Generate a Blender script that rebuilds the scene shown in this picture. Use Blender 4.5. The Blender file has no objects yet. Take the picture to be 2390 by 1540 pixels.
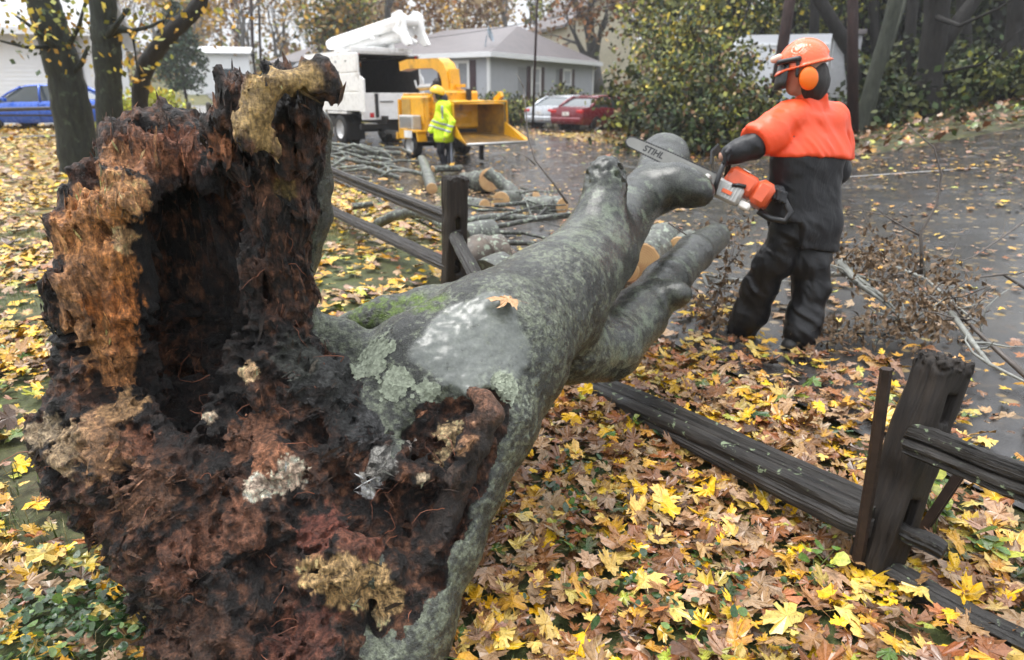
import bpy, bmesh, math, random
import numpy as np
from mathutils import Vector, Matrix, Euler

# ------------------------------------------------------------ camera, sky, sun, exposure
S = bpy.context.scene
C = S.collection
R = math.radians
PITCH, CAM_H, FPX = R(18.8), 1.55, 1593.0          # picture units: 2390 x 1540
cam_d = bpy.data.cameras.new('camera'); cam = bpy.data.objects.new('camera', cam_d); C.objects.link(cam)
cam.location = (0, 0, CAM_H); cam.rotation_euler = (R(90) - PITCH, 0, 0)
cam_d.sensor_width = 36; cam_d.lens = 24.0; cam_d.clip_start = .05; cam_d.clip_end = 2000
cam_d.dof.use_dof = True; cam_d.dof.focus_distance = 2.35; cam_d.dof.aperture_fstop = 2.8
S.camera = cam
SUN_EL, SUN_AZ = R(70), R(-75)
world = bpy.data.worlds.new('World'); S.world = world; world.use_nodes = True
wn = world.node_tree
for n in list(wn.nodes): wn.nodes.remove(n)
w_sky = wn.nodes.new('ShaderNodeTexSky'); w_sky.sky_type = 'NISHITA'; w_sky.sun_disc = False
w_sky.sun_elevation = SUN_EL; w_sky.sun_rotation = SUN_AZ
w_sky.air_density = 1.0; w_sky.dust_density = 6.0; w_sky.ozone_density = 1.0
w_hs = wn.nodes.new('ShaderNodeHueSaturation'); w_hs.inputs['Saturation'].default_value = .10   # overcast: grey cloud light
w_mix = wn.nodes.new('ShaderNodeMix'); w_mix.data_type = 'RGBA'; w_mix.inputs['Factor'].default_value = .8
# overcast cloud deck: standard overcast brightness, horizon a third of the zenith
w_co = wn.nodes.new('ShaderNodeTexCoord'); w_sep = wn.nodes.new('ShaderNodeSeparateXYZ'); w_el = wn.nodes.new('ShaderNodeMapRange'); w_sc = wn.nodes.new('ShaderNodeMix'); w_sc.data_type = 'RGBA'
w_el.inputs[1].default_value = 0; w_el.inputs[2].default_value = 1
w_sc.inputs['A'].default_value = (4.6, 4.75, 5.0, 1); w_sc.inputs['B'].default_value = (13.8, 14.2, 15.0, 1)
wn.links.new(w_co.outputs['Generated'], w_sep.inputs[0]); wn.links.new(w_sep.outputs[2], w_el.inputs[0]); wn.links.new(w_el.outputs[0], w_sc.inputs['Factor']); wn.links.new(w_sc.outputs['Result'], w_mix.inputs['B'])
w_bg = wn.nodes.new('ShaderNodeBackground'); w_bg.inputs['Strength'].default_value = .11
w_out = wn.nodes.new('ShaderNodeOutputWorld')
wn.links.new(w_sky.outputs[0], w_hs.inputs['Color']); wn.links.new(w_hs.outputs[0], w_mix.inputs['A'])
wn.links.new(w_mix.outputs['Result'], w_bg.inputs['Color']); wn.links.new(w_bg.outputs[0], w_out.inputs[0])
sun_d = bpy.data.lights.new('sun', 'SUN'); sun = bpy.data.objects.new('sun', sun_d); C.objects.link(sun)
sun_d.energy = 1.5; sun_d.angle = R(25); sun_d.color = (1, .97, .93)
sun.rotation_euler = (R(90) - SUN_EL, 0, math.pi - SUN_AZ)
sun.location = (0, 0, 30)
S.view_settings.view_transform = 'Standard'; S.view_settings.look = 'None'
S.view_settings.exposure = 1.02; S.view_settings.gamma = 1; S.view_settings.use_curve_mapping = False
S.cycles.max_bounces = 6; S.cycles.diffuse_bounces = 3; S.cycles.glossy_bounces = 3
S.cycles.transmission_bounces = 4; S.cycles.volume_bounces = 1; S.cycles.transparent_max_bounces = 8
S.cycles.caustics_reflective = False; S.cycles.caustics_refractive = False
S.cycles.use_denoising = True

# ------------------------------------------------------------ ground height and picture -> place
def sst(a, b, x):
    t = np.clip((np.asarray(x, float) - a) / (b - a), 0, 1); return t * t * (3 - 2 * t)
def terrain(x, y):
    z = .2 * sst(11, 24, y) + .13 * np.maximum(0, np.minimum(x, 30) - 5) * sst(5, 9, y)
    z = z + .3 * sst(5, 14, -np.asarray(x, float)) * sst(11, 26, y) + 2.2 * sst(30, 80, y) + 6 * sst(70, 170, y)
    z = z + 1.2 * sst(13, 24, x) * sst(10, 24, y) + .5 * sst(35, 40, y) * sst(-14, -8, x) * sst(-22, -14, -np.asarray(x, float))
    return z
def ray(px, py):
    u, v = (px - 1195) / FPX, (770 - py) / FPX
    c, s = math.cos(PITCH), math.sin(PITCH)
    return np.array([u, v * s + c, v * c - s])
def P(px, py, Y):
    """the place that lies at distance Y (metres ahead) behind a picture point"""
    d = ray(px, py); t = Y / d[1]
    return np.array([d[0] * t, Y, CAM_H + d[2] * t])
def G(px, py, far=160):
    """the ground under a picture point"""
    d = ray(px, py); t = 0.5
    while t < far:
        p = d * t; z = CAM_H + p[2]
        if z <= terrain(p[0], p[1]): break
        t += max(.01, .004 * t)
    return np.array([p[0], p[1], float(terrain(p[0], p[1]))])
def zc(Y, z): return Y * math.cos(PITCH) + (CAM_H - z) * math.sin(PITCH)

# ------------------------------------------------------------ noise
_TAB = np.random.default_rng(99).uniform(-1, 1, 64 ** 3).astype(np.float32)
def noise(p, seed=0):
    p = np.asarray(p, np.float32) + np.float32(seed * 3.717 + 200); i = np.floor(p).astype(np.int32); f = p - i
    f = f * f * (3 - 2 * f); i &= 63; j = (i + 1) & 63
    X0, X1 = i[:, 0] << 12, j[:, 0] << 12; Y0, Y1 = i[:, 1] << 6, j[:, 1] << 6; Z0, Z1 = i[:, 2], j[:, 2]
    fx, fy, fz = f[:, 0], f[:, 1], f[:, 2]
    def row(X, Y):
        b = X + Y; u = _TAB[b + Z0]; return u + (_TAB[b + Z1] - u) * fz
    a = row(X0, Y0); a = a + (row(X0, Y1) - a) * fy; c = row(X1, Y0); c = c + (row(X1, Y1) - c) * fy
    return a + (c - a) * fx
def fbm(p, o=4, seed=0, ridged=False):
    a, s, t = 1., 0, 0
    for k in range(o):
        n = noise(p, seed + k * 7)
        if ridged: n = 1 - 2 * np.abs(n)
        s = s + a * n; t += a; a *= .5; p = p * 2.03
    return s / t

# ------------------------------------------------------------ scene helpers
def tag(o, label=None, cat=None, group=None, kind=None):
    if label: o['label'] = label
    if cat: o['category'] = cat
    if group: o['group'] = group
    if kind: o['kind'] = kind
    return o
def empty(name, loc=(0, 0, 0), rz=0, label=None, cat=None, group=None):
    o = bpy.data.objects.new(name, None); C.objects.link(o); o.empty_display_size = .2
    o.location = loc; o.rotation_euler = (0, 0, rz)
    return tag(o, label, cat, group)
def link(name, me, mat=None, parent=None, world_coords=False):
    o = bpy.data.objects.new(name, me); C.objects.link(o)
    if mat is not None and not me.materials: me.materials.append(mat)
    if parent is not None:
        o.parent = parent
        if world_coords: o.matrix_parent_inverse = Matrix.LocRotScale(parent.location, parent.rotation_euler, parent.scale).inverted()
    return o
def copy_tree(o, parent=None):
    c = o.copy(); C.objects.link(c); c.parent = parent
    for ch in list(o.children): copy_tree(ch, c)
    return c

class MB:
    """collects shapes, builds ONE mesh"""
    def __init__(s): s.v = []; s.f = []; s.c = []
    def add(s, vs, fs, m=None):
        n = len(s.v)
        if m is not None: vs = [tuple(m @ Vector(v)) for v in vs]
        s.v += [tuple(map(float, v)) for v in vs]; s.f += [tuple(i + n for i in f) for f in fs]; return s
    def box(s, c, d, rot=(0, 0, 0), bev=None, taper=(1, 1)):
        x, y, z = d[0] / 2, d[1] / 2, d[2] / 2
        b = min(x, y, z) * .18 if bev is None else min(bev, min(x, y, z) * .49)
        vs, idx = [], {}
        for sx in (-1, 1):
            for sy in (-1, 1):
                for sz in (-1, 1):
                    tx, ty = (taper if sz > 0 else (1, 1))
                    for a in range(3):
                        q = [sx * x, sy * y, sz * z]
                        for k in range(3):
                            if k != a: q[k] -= (sx, sy, sz)[k] * b
                        q[0] *= tx; q[1] *= ty
                        idx[(sx, sy, sz, a)] = len(vs); vs.append(q)
        fs = []
        def face(keys):
            pts = [Vector(vs[idx[k]]) for k in keys]; n = sum((pts[i].cross(pts[(i + 1) % len(pts)]) for i in range(len(pts))), Vector())
            cen = sum(pts, Vector()) / len(pts)
            fs.append(tuple(idx[k] for k in (keys if n.dot(cen) > 0 else keys[::-1])))
        for a in range(3):
            o1, o2 = [k for k in range(3) if k != a]
            for sa in (-1, 1):
                ks = []
                for s1, s2 in ((-1, -1), (1, -1), (1, 1), (-1, 1)):
                    q = [0, 0, 0]; q[a] = sa; q[o1] = s1; q[o2] = s2; ks.append((*q, a))
                face(ks)
            for s1 in (-1, 1):
                for s2 in (-1, 1):
                    q = [0, 0, 0]; q[o1] = s1; q[o2] = s2; q0 = q[:]; q0[a] = -1; q1 = q[:]; q1[a] = 1
                    face([(*q0, o1), (*q1, o1), (*q1, o2), (*q0, o2)])
        for sx in (-1, 1):
            for sy in (-1, 1):
                for sz in (-1, 1): face([(sx, sy, sz, 0), (sx, sy, sz, 1), (sx, sy, sz, 2)])
        return s.add(vs, fs, Matrix.LocRotScale(Vector(c), Euler(rot), None))
    def tube(s, pts, rad, n=8, cap=True, flat=1.0):
        pts = [Vector(p) for p in pts]
        if not hasattr(rad, '__len__'): rad = [rad] * len(pts)
        vs, fs = [], []; up = None
        for i, p in enumerate(pts):
            t = (pts[min(i + 1, len(pts) - 1)] - pts[max(i - 1, 0)])
            t = t.normalized() if t.length > 1e-9 else Vector((0, 0, 1))
            if up is None: up = Vector((0, 0, 1)) if abs(t.z) < .9 else Vector((0, 1, 0))
            a = (up - t * up.dot(t)).normalized(); up = a; b = t.cross(a)
            for k in range(n):
                w = 2 * math.pi * k / n
                vs.append(p + (a * math.cos(w) * flat + b * math.sin(w)) * rad[i])
        for i in range(len(pts) - 1):
            for k in range(n):
                fs.append((i * n + k, i * n + (k + 1) % n, (i + 1) * n + (k + 1) % n, (i + 1) * n + k))
        if cap:
            fs.append(tuple(range(n))[::-1]); fs.append(tuple(range((len(pts) - 1) * n, len(pts) * n)))
        return s.add(vs, fs)
    def lathe(s, prof, n=24, m=None):
        vs, fs = [], []
        for r, z in prof:
            for k in range(n): w = 2 * math.pi * k / n; vs.append((r * math.cos(w), r * math.sin(w), z))
        for i in range(len(prof) - 1):
            for k in range(n): fs.append((i * n + k, i * n + (k + 1) % n, (i + 1) * n + (k + 1) % n, (i + 1) * n + k))
        return s.add(vs, fs, m)
    def prism(s, poly, d0, d1, axis=1, m=None):
        """polygon in the plane across axis, pushed from d0 to d1"""
        n = len(poly); vs = []
        for d in (d0, d1):
            for a, b in poly: vs.append({0: (d, a, b), 1: (a, d, b), 2: (a, b, d)}[axis])
        fs = [tuple(range(n)), tuple(range(n, 2 * n))[::-1]] + [(i, n + i, n + (i + 1) % n, (i + 1) % n) for i in range(n)]
        return s.add(vs, fs, m)
    def loft(s, rings, close=True, cap=True):
        n = len(rings[0]); vs = [p for r in rings for p in r]; fs = []
        for i in range(len(rings) - 1):
            for k in range(n if close else n - 1):
                fs.append((i * n + k, i * n + (k + 1) % n, (i + 1) * n + (k + 1) % n, (i + 1) * n + k))
        if cap: fs += [tuple(range(n))[::-1], tuple(range((len(rings) - 1) * n, len(rings) * n))]
        return s.add(vs, fs)
    def mesh(s, name, smooth=False, angle=None, fix=True):
        me = bpy.data.meshes.new(name); me.from_pydata(s.v, [], s.f); me.validate()
        if fix:
            bm = bmesh.new(); bm.from_mesh(me); bmesh.ops.recalc_face_normals(bm, faces=bm.faces); bm.to_mesh(me); bm.free()
        if smooth or angle:
            me.polygons.foreach_set('use_smooth', [True] * len(me.polygons))
            if angle: me.set_sharp_from_angle(angle=R(angle))
        return me
    def build(s, name, mat, parent=None, smooth=False, angle=None, fix=True, world_coords=False):
        return link(name, s.mesh(name, smooth, angle, fix), mat, parent, world_coords)

def np_mesh(name, v, f, smooth=True, col=None, colname='Col', extra=None):
    """mesh from arrays; f is (n,3) or (n,4)"""
    v = np.asarray(v, np.float32); f = np.asarray(f, np.int32); me = bpy.data.meshes.new(name)
    me.vertices.add(len(v)); me.vertices.foreach_set('co', v.ravel())
    k = f.shape[1]; me.loops.add(f.size); me.loops.foreach_set('vertex_index', f.ravel())
    me.polygons.add(len(f)); me.polygons.foreach_set('loop_start', np.arange(0, f.size, k, dtype=np.int32))
    me.polygons.foreach_set('loop_total', np.full(len(f), k, np.int32))
    me.polygons.foreach_set('use_smooth', np.full(len(f), smooth, bool))
    me.update(calc_edges=True)
    if col is not None:
        a = me.color_attributes.new(colname, 'FLOAT_COLOR', 'POINT')
        c = np.ones((len(v), 4), np.float32); c[:, :3] = col; a.data.foreach_set('color', c.ravel())
    for nm, arr in (extra or {}).items():
        a = me.attributes.new(nm, 'FLOAT', 'POINT'); a.data.foreach_set('value', np.asarray(arr, np.float32))
    return me

# ------------------------------------------------------------ solid modelling with distance fields
def seg(p, a, b, ra, rb, sq=None):
    a = np.asarray(a, np.float32); b = np.asarray(b, np.float32); ab = b - a
    pa = p - a
    t = np.clip((pa @ ab) / max(float(ab @ ab), 1e-9), 0, 1)[:, None]
    q = pa - t * ab
    if sq is not None: q = q * np.asarray(sq, np.float32)
    return np.sqrt((q * q).sum(1)) - (ra + (rb - ra) * t[:, 0])
def smin(a, b, k):
    h = np.maximum(k - np.abs(a - b), 0) / k
    return np.minimum(a, b) - h * h * k * .25
def smax(a, b, k): return -smin(-a, -b, k)
def chain(p, pts, k=.03, sq=None):
    """pts: [(xyz, r), ...] -> smooth union of cones along the chain"""
    d = None
    if sq is not None:
        for (a, ra), (b, rb) in zip(pts[:-1], pts[1:]):
            e = seg(p, a, b, ra, rb, sq); d = e if d is None else smin(d, e, k)
        return d
    o = np.asarray(pts[0][0], np.float32); p = p - o; p2 = np.einsum('ij,ij->i', p, p)
    A = np.array([q[0] for q in pts], np.float32) - o; M = p @ A.T
    for i in range(len(pts) - 1):
        a, b = A[i], A[i + 1]; ra, rb = pts[i][1], pts[i + 1][1]; ab = b - a; L = max(float(ab @ ab), 1e-9)
        s = M[:, i + 1] - M[:, i] - float(a @ ab); t = np.clip(s * np.float32(1 / L), 0, 1)
        q = p2 - 2 * M[:, i] + float(a @ a) - t * (2 * s - t * np.float32(L))
        e = np.sqrt(np.maximum(q, 1e-9)) - (np.float32(ra) + np.float32(rb - ra) * t)
        d = e if d is None else smin(d, e, k)
    return d
def surface(f, lo, hi, vox, band=.0, disp=None):
    """surface nets over a distance field (plus fine displacement near the surface) -> verts, quads"""
    c = 4; lo = np.asarray(lo, float); hi = np.asarray(hi, float)
    nc = np.maximum(1, np.ceil((hi - lo) / (vox * c)).astype(int)); n = nc * c
    g = np.stack(np.meshgrid(*[np.arange(m) for m in nc], indexing='ij'), -1).reshape(-1, 3)
    cen = (lo + (g * c + (c - 1) / 2) * vox).astype(np.float32)
    first = lambda r: r[0] if isinstance(r, tuple) else r
    cv = first(f(cen)); act = np.abs(cv) < band + vox * c * 1.0
    V = np.repeat(np.repeat(np.repeat(cv.reshape(nc), c, 0), c, 1), c, 2).astype(np.float32)
    off = np.stack(np.meshgrid(*[np.arange(c)] * 3, indexing='ij'), -1).reshape(-1, 3)
    o3 = np.stack(np.meshgrid(*[np.arange(3)] * 3, indexing='ij'), -1).reshape(-1, 3) * 2
    ga = g[act] * c
    up = np.zeros((4, 3), np.float32)
    for q in range(4):
        b0 = min(q // 2, 1); t = q / 2 - b0; up[q, b0] = 1 - t; up[q, b0 + 1] = t
    for s in range(0, len(ga), 12000):
        blk = ga[s:s + 12000]
        idx = (blk[:, None, :] + off[None]).reshape(-1, 3); pts = (lo + idx * vox).astype(np.float32)
        if disp is None: val = first(f(pts))
        else:
            b3 = (blk[:, None, :] + o3[None]).reshape(-1, 3); r = f((lo + b3 * vox).astype(np.float32))
            r = r if isinstance(r, tuple) else (r,)
            ch = [np.einsum('nabc,xa,yb,zc->nxyz', q.astype(np.float32).reshape(-1, 3, 3, 3), up, up, up, optimize=True).reshape(-1) for q in r]
            val = ch[0]; near = np.abs(val) < band
            val[near] -= disp(pts[near], *[q[near] for q in ch[1:]])
        V[idx[:, 0], idx[:, 1], idx[:, 2]] = val
    I = V < 0
    cnt = np.zeros(tuple(n - 1), np.int8)
    corners = [(i, j, k) for i in (0, 1) for j in (0, 1) for k in (0, 1)]
    for i, j, k in corners: cnt += I[i:n[0] - 1 + i, j:n[1] - 1 + j, k:n[2] - 1 + k]
    cells = np.argwhere((cnt > 0) & (cnt < 8)); del cnt
    cid = np.full(tuple(n - 1), -1, np.int32); cid[cells[:, 0], cells[:, 1], cells[:, 2]] = np.arange(len(cells))
    acc = np.zeros((len(cells), 3)); num = np.zeros(len(cells))
    vals = {q: V[cells[:, 0] + q[0], cells[:, 1] + q[1], cells[:, 2] + q[2]] for q in corners}
    for a in corners:
        for ax in range(3):
            if a[ax]: continue
            b = list(a); b[ax] = 1; b = tuple(b); va, vb = vals[a], vals[b]
            m = (va < 0) != (vb < 0); t = np.where(m, va / np.where(m, va - vb, 1), 0)
            pt = np.repeat(np.array([a], float), len(cells), 0); pt[:, ax] = t
            acc[m] += pt[m]; num[m] += 1
    verts = lo + (cells + acc / num[:, None]) * vox
    quads = []
    for ax in range(3):
        u, w = (ax + 1) % 3, (ax + 2) % 3
        sl0 = [slice(None)] * 3; sl1 = [slice(None)] * 3; sl0[ax] = slice(0, -1); sl1[ax] = slice(1, None)
        A = I[tuple(sl0)]; B = I[tuple(sl1)]
        e = np.argwhere(A != B); e = e[(e[:, u] > 0) & (e[:, w] > 0) & (e[:, u] < n[u] - 1) & (e[:, w] < n[w] - 1)]
        inside = I[e[:, 0], e[:, 1], e[:, 2]]
        def at(du, dw):
            q = e.copy(); q[:, u] -= du; q[:, w] -= dw; return cid[q[:, 0], q[:, 1], q[:, 2]]
        q = np.stack([at(1, 1), at(0, 1), at(0, 0), at(1, 0)], 1)
        q[~inside] = q[~inside][:, ::-1]; quads.append(q)
    quads = np.concatenate(quads); quads = quads[(quads >= 0).all(1)]
    return verts, quads

# ------------------------------------------------------------ materials
class NT:
    def __init__(s, name):
        s.m = bpy.data.materials.new(name); s.m.use_nodes = True; s.t = s.m.node_tree; s.t.nodes.clear()
        s.b = s.n('BsdfPrincipled'); s.o = s.n('OutputMaterial'); s.l(s.b.outputs[0], s.o.inputs[0])
    def n(s, ty, **kw):
        x = s.t.nodes.new('ShaderNode' + ty)
        for k, v in kw.items():
            if k in x.inputs.keys() and not hasattr(x, k): x.inputs[k].default_value = v
            elif k in x.inputs.keys(): x.inputs[k].default_value = v
            else: setattr(x, k, v)
        return x
    def l(s, a, b): s.t.links.new(a, b)
    def co(s, kind='Object', scale=(1, 1, 1), rot=(0, 0, 0)):
        c = s.n('TexCoord'); m = s.n('Mapping'); m.inputs['Scale'].default_value = scale; m.inputs['Rotation'].default_value = rot
        if kind == 'World': g = s.n('NewGeometry'); s.l(g.outputs['Position'], m.inputs[0])
        else: s.l(c.outputs[kind], m.inputs[0])
        return m.outputs[0]
    def noise(s, co, scale, detail=4, rough=.55, dist=0):
        x = s.n('TexNoise'); x.inputs['Scale'].default_value = scale; x.inputs['Detail'].default_value = detail
        x.inputs['Roughness'].default_value = rough; x.inputs['Distortion'].default_value = dist; s.l(co, x.inputs['Vector']); return x.outputs[0]
    def ramp(s, fac, stops):
        x = s.n('ValToRGB'); e = x.color_ramp.elements
        while len(e) < len(stops): e.new(.5)
        for i, (p, c) in enumerate(stops): e[i].position = p; e[i].color = (*c, 1) if hasattr(c, '__len__') else (c, c, c, 1)
        s.l(fac, x.inputs[0]); return x.outputs[0]
    def mix(s, f, a, b, mode='MIX'):
        x = s.n('Mix', data_type='RGBA', blend_type=mode)
        for i, v in ((0, f), (6, a), (7, b)):
            if hasattr(v, 'is_output'): s.l(v, x.inputs[i])
            else: x.inputs[i].default_value = v if i == 0 else ((*v, 1) if len(v) == 3 else v)
        return x.outputs[2]
    def math(s, op, a, b=0.0):
        x = s.n('Math', operation=op)
        for i, v in ((0, a), (1, b)):
            if hasattr(v, 'is_output'): s.l(v, x.inputs[i])
            else: x.inputs[i].default_value = v
        return x.outputs[0]
    def bump(s, h, strength=.5, dist=.01):
        x = s.n('Bump', Strength=strength, Distance=dist); s.l(h, x.inputs['Height']); s.l(x.outputs[0], s.b.inputs['Normal'])
    def set(s, **kw):
        for k, v in kw.items():
            k = {'color': 'Base Color', 'rough': 'Roughness', 'metal': 'Metallic', 'spec': 'Specular IOR Level', 'coat': 'Coat Weight', 'coatr': 'Coat Roughness', 'trans': 'Transmission Weight', 'alpha': 'Alpha', 'sss': 'Subsurface Weight'}[k]
            if hasattr(v, 'is_output'): s.l(v, s.b.inputs[k])
            else: s.b.inputs[k].default_value = (*v, 1) if hasattr(v, '__len__') and len(v) == 3 else v
        return s
MATS = {}
def mat(name, color, rough=.5, metal=0, var=.15, scale=6, bump=0, bscale=None, coat=0, dirt=None, dirt_amt=.3, spec=.5):
    """plain painted / natural surface with procedural variation, optional dirt"""
    if name in MATS: return MATS[name]
    t = NT(name); co = t.co('Object'); n = t.noise(co, scale, 5, .6)
    lo = tuple(c * (1 - var) for c in color); hi = tuple(min(1, c * (1 + var)) for c in color)
    col = t.ramp(n, [(.3, lo), (.7, hi)])
    if dirt:
        n2 = t.noise(co, scale * .4, 6, .7); m = t.ramp(n2, [(.62 - dirt_amt * .4, 0.), (.72 - dirt_amt * .2, 1.)])
        col = t.mix(t.math('MULTIPLY', m, .8), col, dirt)
    t.set(color=col, metal=metal, coat=coat, coatr=.1, spec=spec)
    t.set(rough=t.ramp(t.noise(co, scale * 2.3, 3), [(.3, max(.02, rough - .1)), (.7, min(1, rough + .1))]))
    if bump: t.bump(t.noise(co, bscale or scale * 6, 5, .65), bump, .01)
    MATS[name] = t.m; return t.m
# ============================================================ ground, street, driveways
FO = np.array([-.48, 5.43]); EU = np.array([-.436, .9]); EV = np.array([.9, .436])     # fence line: origin, away along it, across to the street
def UV2(u, v): q = FO + EU * u + EV * v; return float(q[0]), float(q[1])
def to_uv(x, y):
    dx, dy = np.asarray(x) - FO[0], np.asarray(y) - FO[1]; return dx * EU[0] + dy * EU[1], dx * EV[0] + dy * EV[1]
def grid_sheet(name, xs, ys, fn, m):
    X, Y = np.meshgrid(xs, ys, indexing='ij'); v = np.stack(fn(X.ravel(), Y.ravel()), 1); a, b = len(xs), len(ys)
    i = np.arange(a * b).reshape(a, b); f = np.stack([i[:-1, :-1], i[1:, :-1], i[1:, 1:], i[:-1, 1:]], -1).reshape(-1, 4)
    o = link(name, np_mesh(name, v, f), m); return tag(o, kind='structure')
t = NT('leafy_lawn'); co = t.co('World')
vor = t.n('TexVoronoi', Scale=7.5); t.l(co, vor.inputs['Vector'])
leafc = t.ramp(t.n('SeparateColor').outputs[0], [(0, 0.), (1, 1.)])
sc = t.n('SeparateColor'); t.l(vor.outputs['Color'], sc.inputs[0])
leafc = t.ramp(sc.outputs[0], [(.0, (.10, .05, .025)), (.2, (.26, .13, .045)), (.4, (.40, .24, .09)), (.6, (.52, .31, .045)), (.8, (.58, .42, .10)), (.95, (.16, .2, .035))])
grass = t.ramp(t.noise(co, 30, 4, .7), [(.3, (.030, .035, .012)), (.6, (.085, .105, .03)), (.75, (.16, .14, .06))])
soil = t.ramp(t.noise(co, 45, 5, .7), [(.3, (.022, .014, .009)), (.7, (.075, .045, .026))])
sx = t.n('SeparateXYZ'); t.l(co, sx.inputs[0])
fardist = t.n('MapRange'); t.l(sx.outputs[1], fardist.inputs[0]); fardist.inputs[1].default_value = 7; fardist.inputs[2].default_value = 13
patch = t.ramp(t.noise(co, .55, 4, .6), [(.28, .2), (.5, 1.)])
base = t.mix(patch, soil, grass)
lm = t.ramp(t.noise(co, 3.2, 5, .65), [(.36, 1.), (.6, .45)])
lm = t.math('MULTIPLY', lm, fardist.outputs[0])
far2 = t.n('MapRange'); t.l(sx.outputs[1], far2.inputs[0]); far2.inputs[1].default_value = 26; far2.inputs[2].default_value = 48; far2.inputs[3].default_value = 1; far2.inputs[4].default_value = .15
lm = t.math('MULTIPLY', lm, far2.outputs[0])
rgt = t.n('MapRange'); t.l(sx.outputs[0], rgt.inputs[0]); rgt.inputs[1].default_value = 2; rgt.inputs[2].default_value = 5
fl = t.ramp(t.noise(co, 2.2, 6, .7), [(.35, (.045, .032, .018)), (.5, (.05, .055, .02)), (.65, (.10, .095, .03)), (.8, (.14, .085, .035))])
wood_floor = t.math('MULTIPLY', rgt.outputs[0], fardist.outputs[0])
t.set(color=t.mix(wood_floor, t.mix(lm, base, leafc), fl), rough=.6, spec=.35); t.bump(t.noise(co, 60, 5, .7), .6, .03)
M_LAWN = t.m
ys = np.concatenate([np.arange(-6, 14, .4), np.arange(14, 34, 1.), np.arange(34, 90, 3.), np.arange(90, 421, 30.)])
xs = np.concatenate([np.arange(-400, -40, 30.), np.arange(-40, -8, 2.), np.arange(-8, 8, .4), np.arange(8, 40, 2.), np.arange(40, 421, 30.)])
lawn = grid_sheet('lawn', xs, ys, lambda x, y: (x, y, terrain(x, y) + .012 * noise(np.stack([x * 1.3, y * 1.3, 0 * x], 1), 3) - .006), M_LAWN)
# wet asphalt
t = NT('wet_asphalt'); co = t.co('World')
g = t.noise(co, 220, 3, .7); big = t.noise(co, .9, 5, .6); st = t.noise(co, 1.7, 6, .62)
colr = t.mix(t.ramp(big, [(.35, 0.), (.65, 1.)]), (.020, .020, .022), (.045, .044, .043))
colr = t.mix(t.ramp(g, [(.45, 0.), (.75, .55)]), colr, (.12, .115, .11))
colr = t.mix(t.ramp(t.noise(co, 5.5, 6, .75), [(.55, 0.), (.69, .55)]), colr, (.085, .066, .048))
vb = t.n('TexVoronoi', Scale=9.0, Randomness=1.0); t.l(co, vb.inputs['Vector']); sb = t.n('SeparateColor'); t.l(vb.outputs['Color'], sb.inputs[0])
bits = t.math('MULTIPLY', t.ramp(vb.outputs['Distance'], [(.28, 1.), (.40, 0.)]), t.ramp(t.math('ADD', t.math('MULTIPLY', sb.outputs[0], .5), t.math('MULTIPLY', t.noise(co, 1.1, 4, .6), .8)), [(.68, 0.), (.76, .75)]))
colr = t.mix(bits, colr, t.ramp(sb.outputs[1], [(0, (.09, .05, .025)), (.4, (.22, .15, .075)), (.7, (.30, .20, .06)), (1, (.26, .21, .14))]))
t.set(color=colr, rough=t.ramp(st, [(.38, .05), (.50, .15), (.68, .36)]), spec=.5)
t.bump(t.math('ADD', t.math('MULTIPLY', g, .35), t.math('MULTIPLY', st, .5)), .35, .012)
M_ROAD = t.m
us = np.concatenate([np.arange(-14, 14, .35), np.arange(14, 60, 1.)]); vs_ = np.linspace(0, 1, 40)
EDGE = np.array([(-14, 26.), (0, 24.), (2.5, 20.), (4.3, 15.), (4.9, 11.5), (6, 10.35), (14, 10.2), (27, 11.0), (60, 12.)])
def street_fn(u, s):
    vmax = np.interp(u, EDGE[:, 0], EDGE[:, 1]) + .18 * noise(np.stack([u * .9, 0 * u, 0 * u], 1), 6); vmin = .86 + .16 * noise(np.stack([u * 1.6, 0 * u, 0 * u], 1), 2) + np.maximum(0, u - 20) * .01
    v = vmin + (vmax - vmin) * s; x = FO[0] + EU[0] * u + EV[0] * v; y = FO[1] + EU[1] * u + EV[1] * v
    return x, y, terrain(x, y) + .016 + .0012 * np.maximum(y, 0)
street = grid_sheet('street', us, vs_, street_fn, M_ROAD)
def drive(name, a, b, w, m):
    a = np.array(a); b = np.array(b); n = np.array([-(b - a)[1], (b - a)[0]]); n = n / np.linalg.norm(n)
    def fn(s, q):
        x = a[0] + (b - a)[0] * s + n[0] * (q - .5) * w; y = a[1] + (b - a)[1] * s + n[1] * (q - .5) * w; return x, y, terrain(x, y) + .024 + .0016 * np.maximum(y, 0)
    return grid_sheet(name, np.linspace(0, 1, 30), np.linspace(0, 1, 8), fn, m)
drive('driveway', UV2(24.5, 10.2), UV2(20.5, 24), 7.5, M_ROAD)
m_conc = mat('pale_wet_concrete', (.30, .29, .28), .3, 0, .2, 1.2)
drive('far_driveway', (-40, 44), (-14.5, 40), 9, m_conc)
# pale worn strip across the side road
t_strip = grid_sheet('road_edge_strip', np.linspace(0, 1, 24), np.linspace(0, 1, 3), lambda s, q: (lambda x, y: (x, y, terrain(x, y) + .03 + .0012 * y))(4.9 + s * 3.0 - q * .02, 13.0 - s * 1.2 + q * .11), m_conc)
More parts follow.
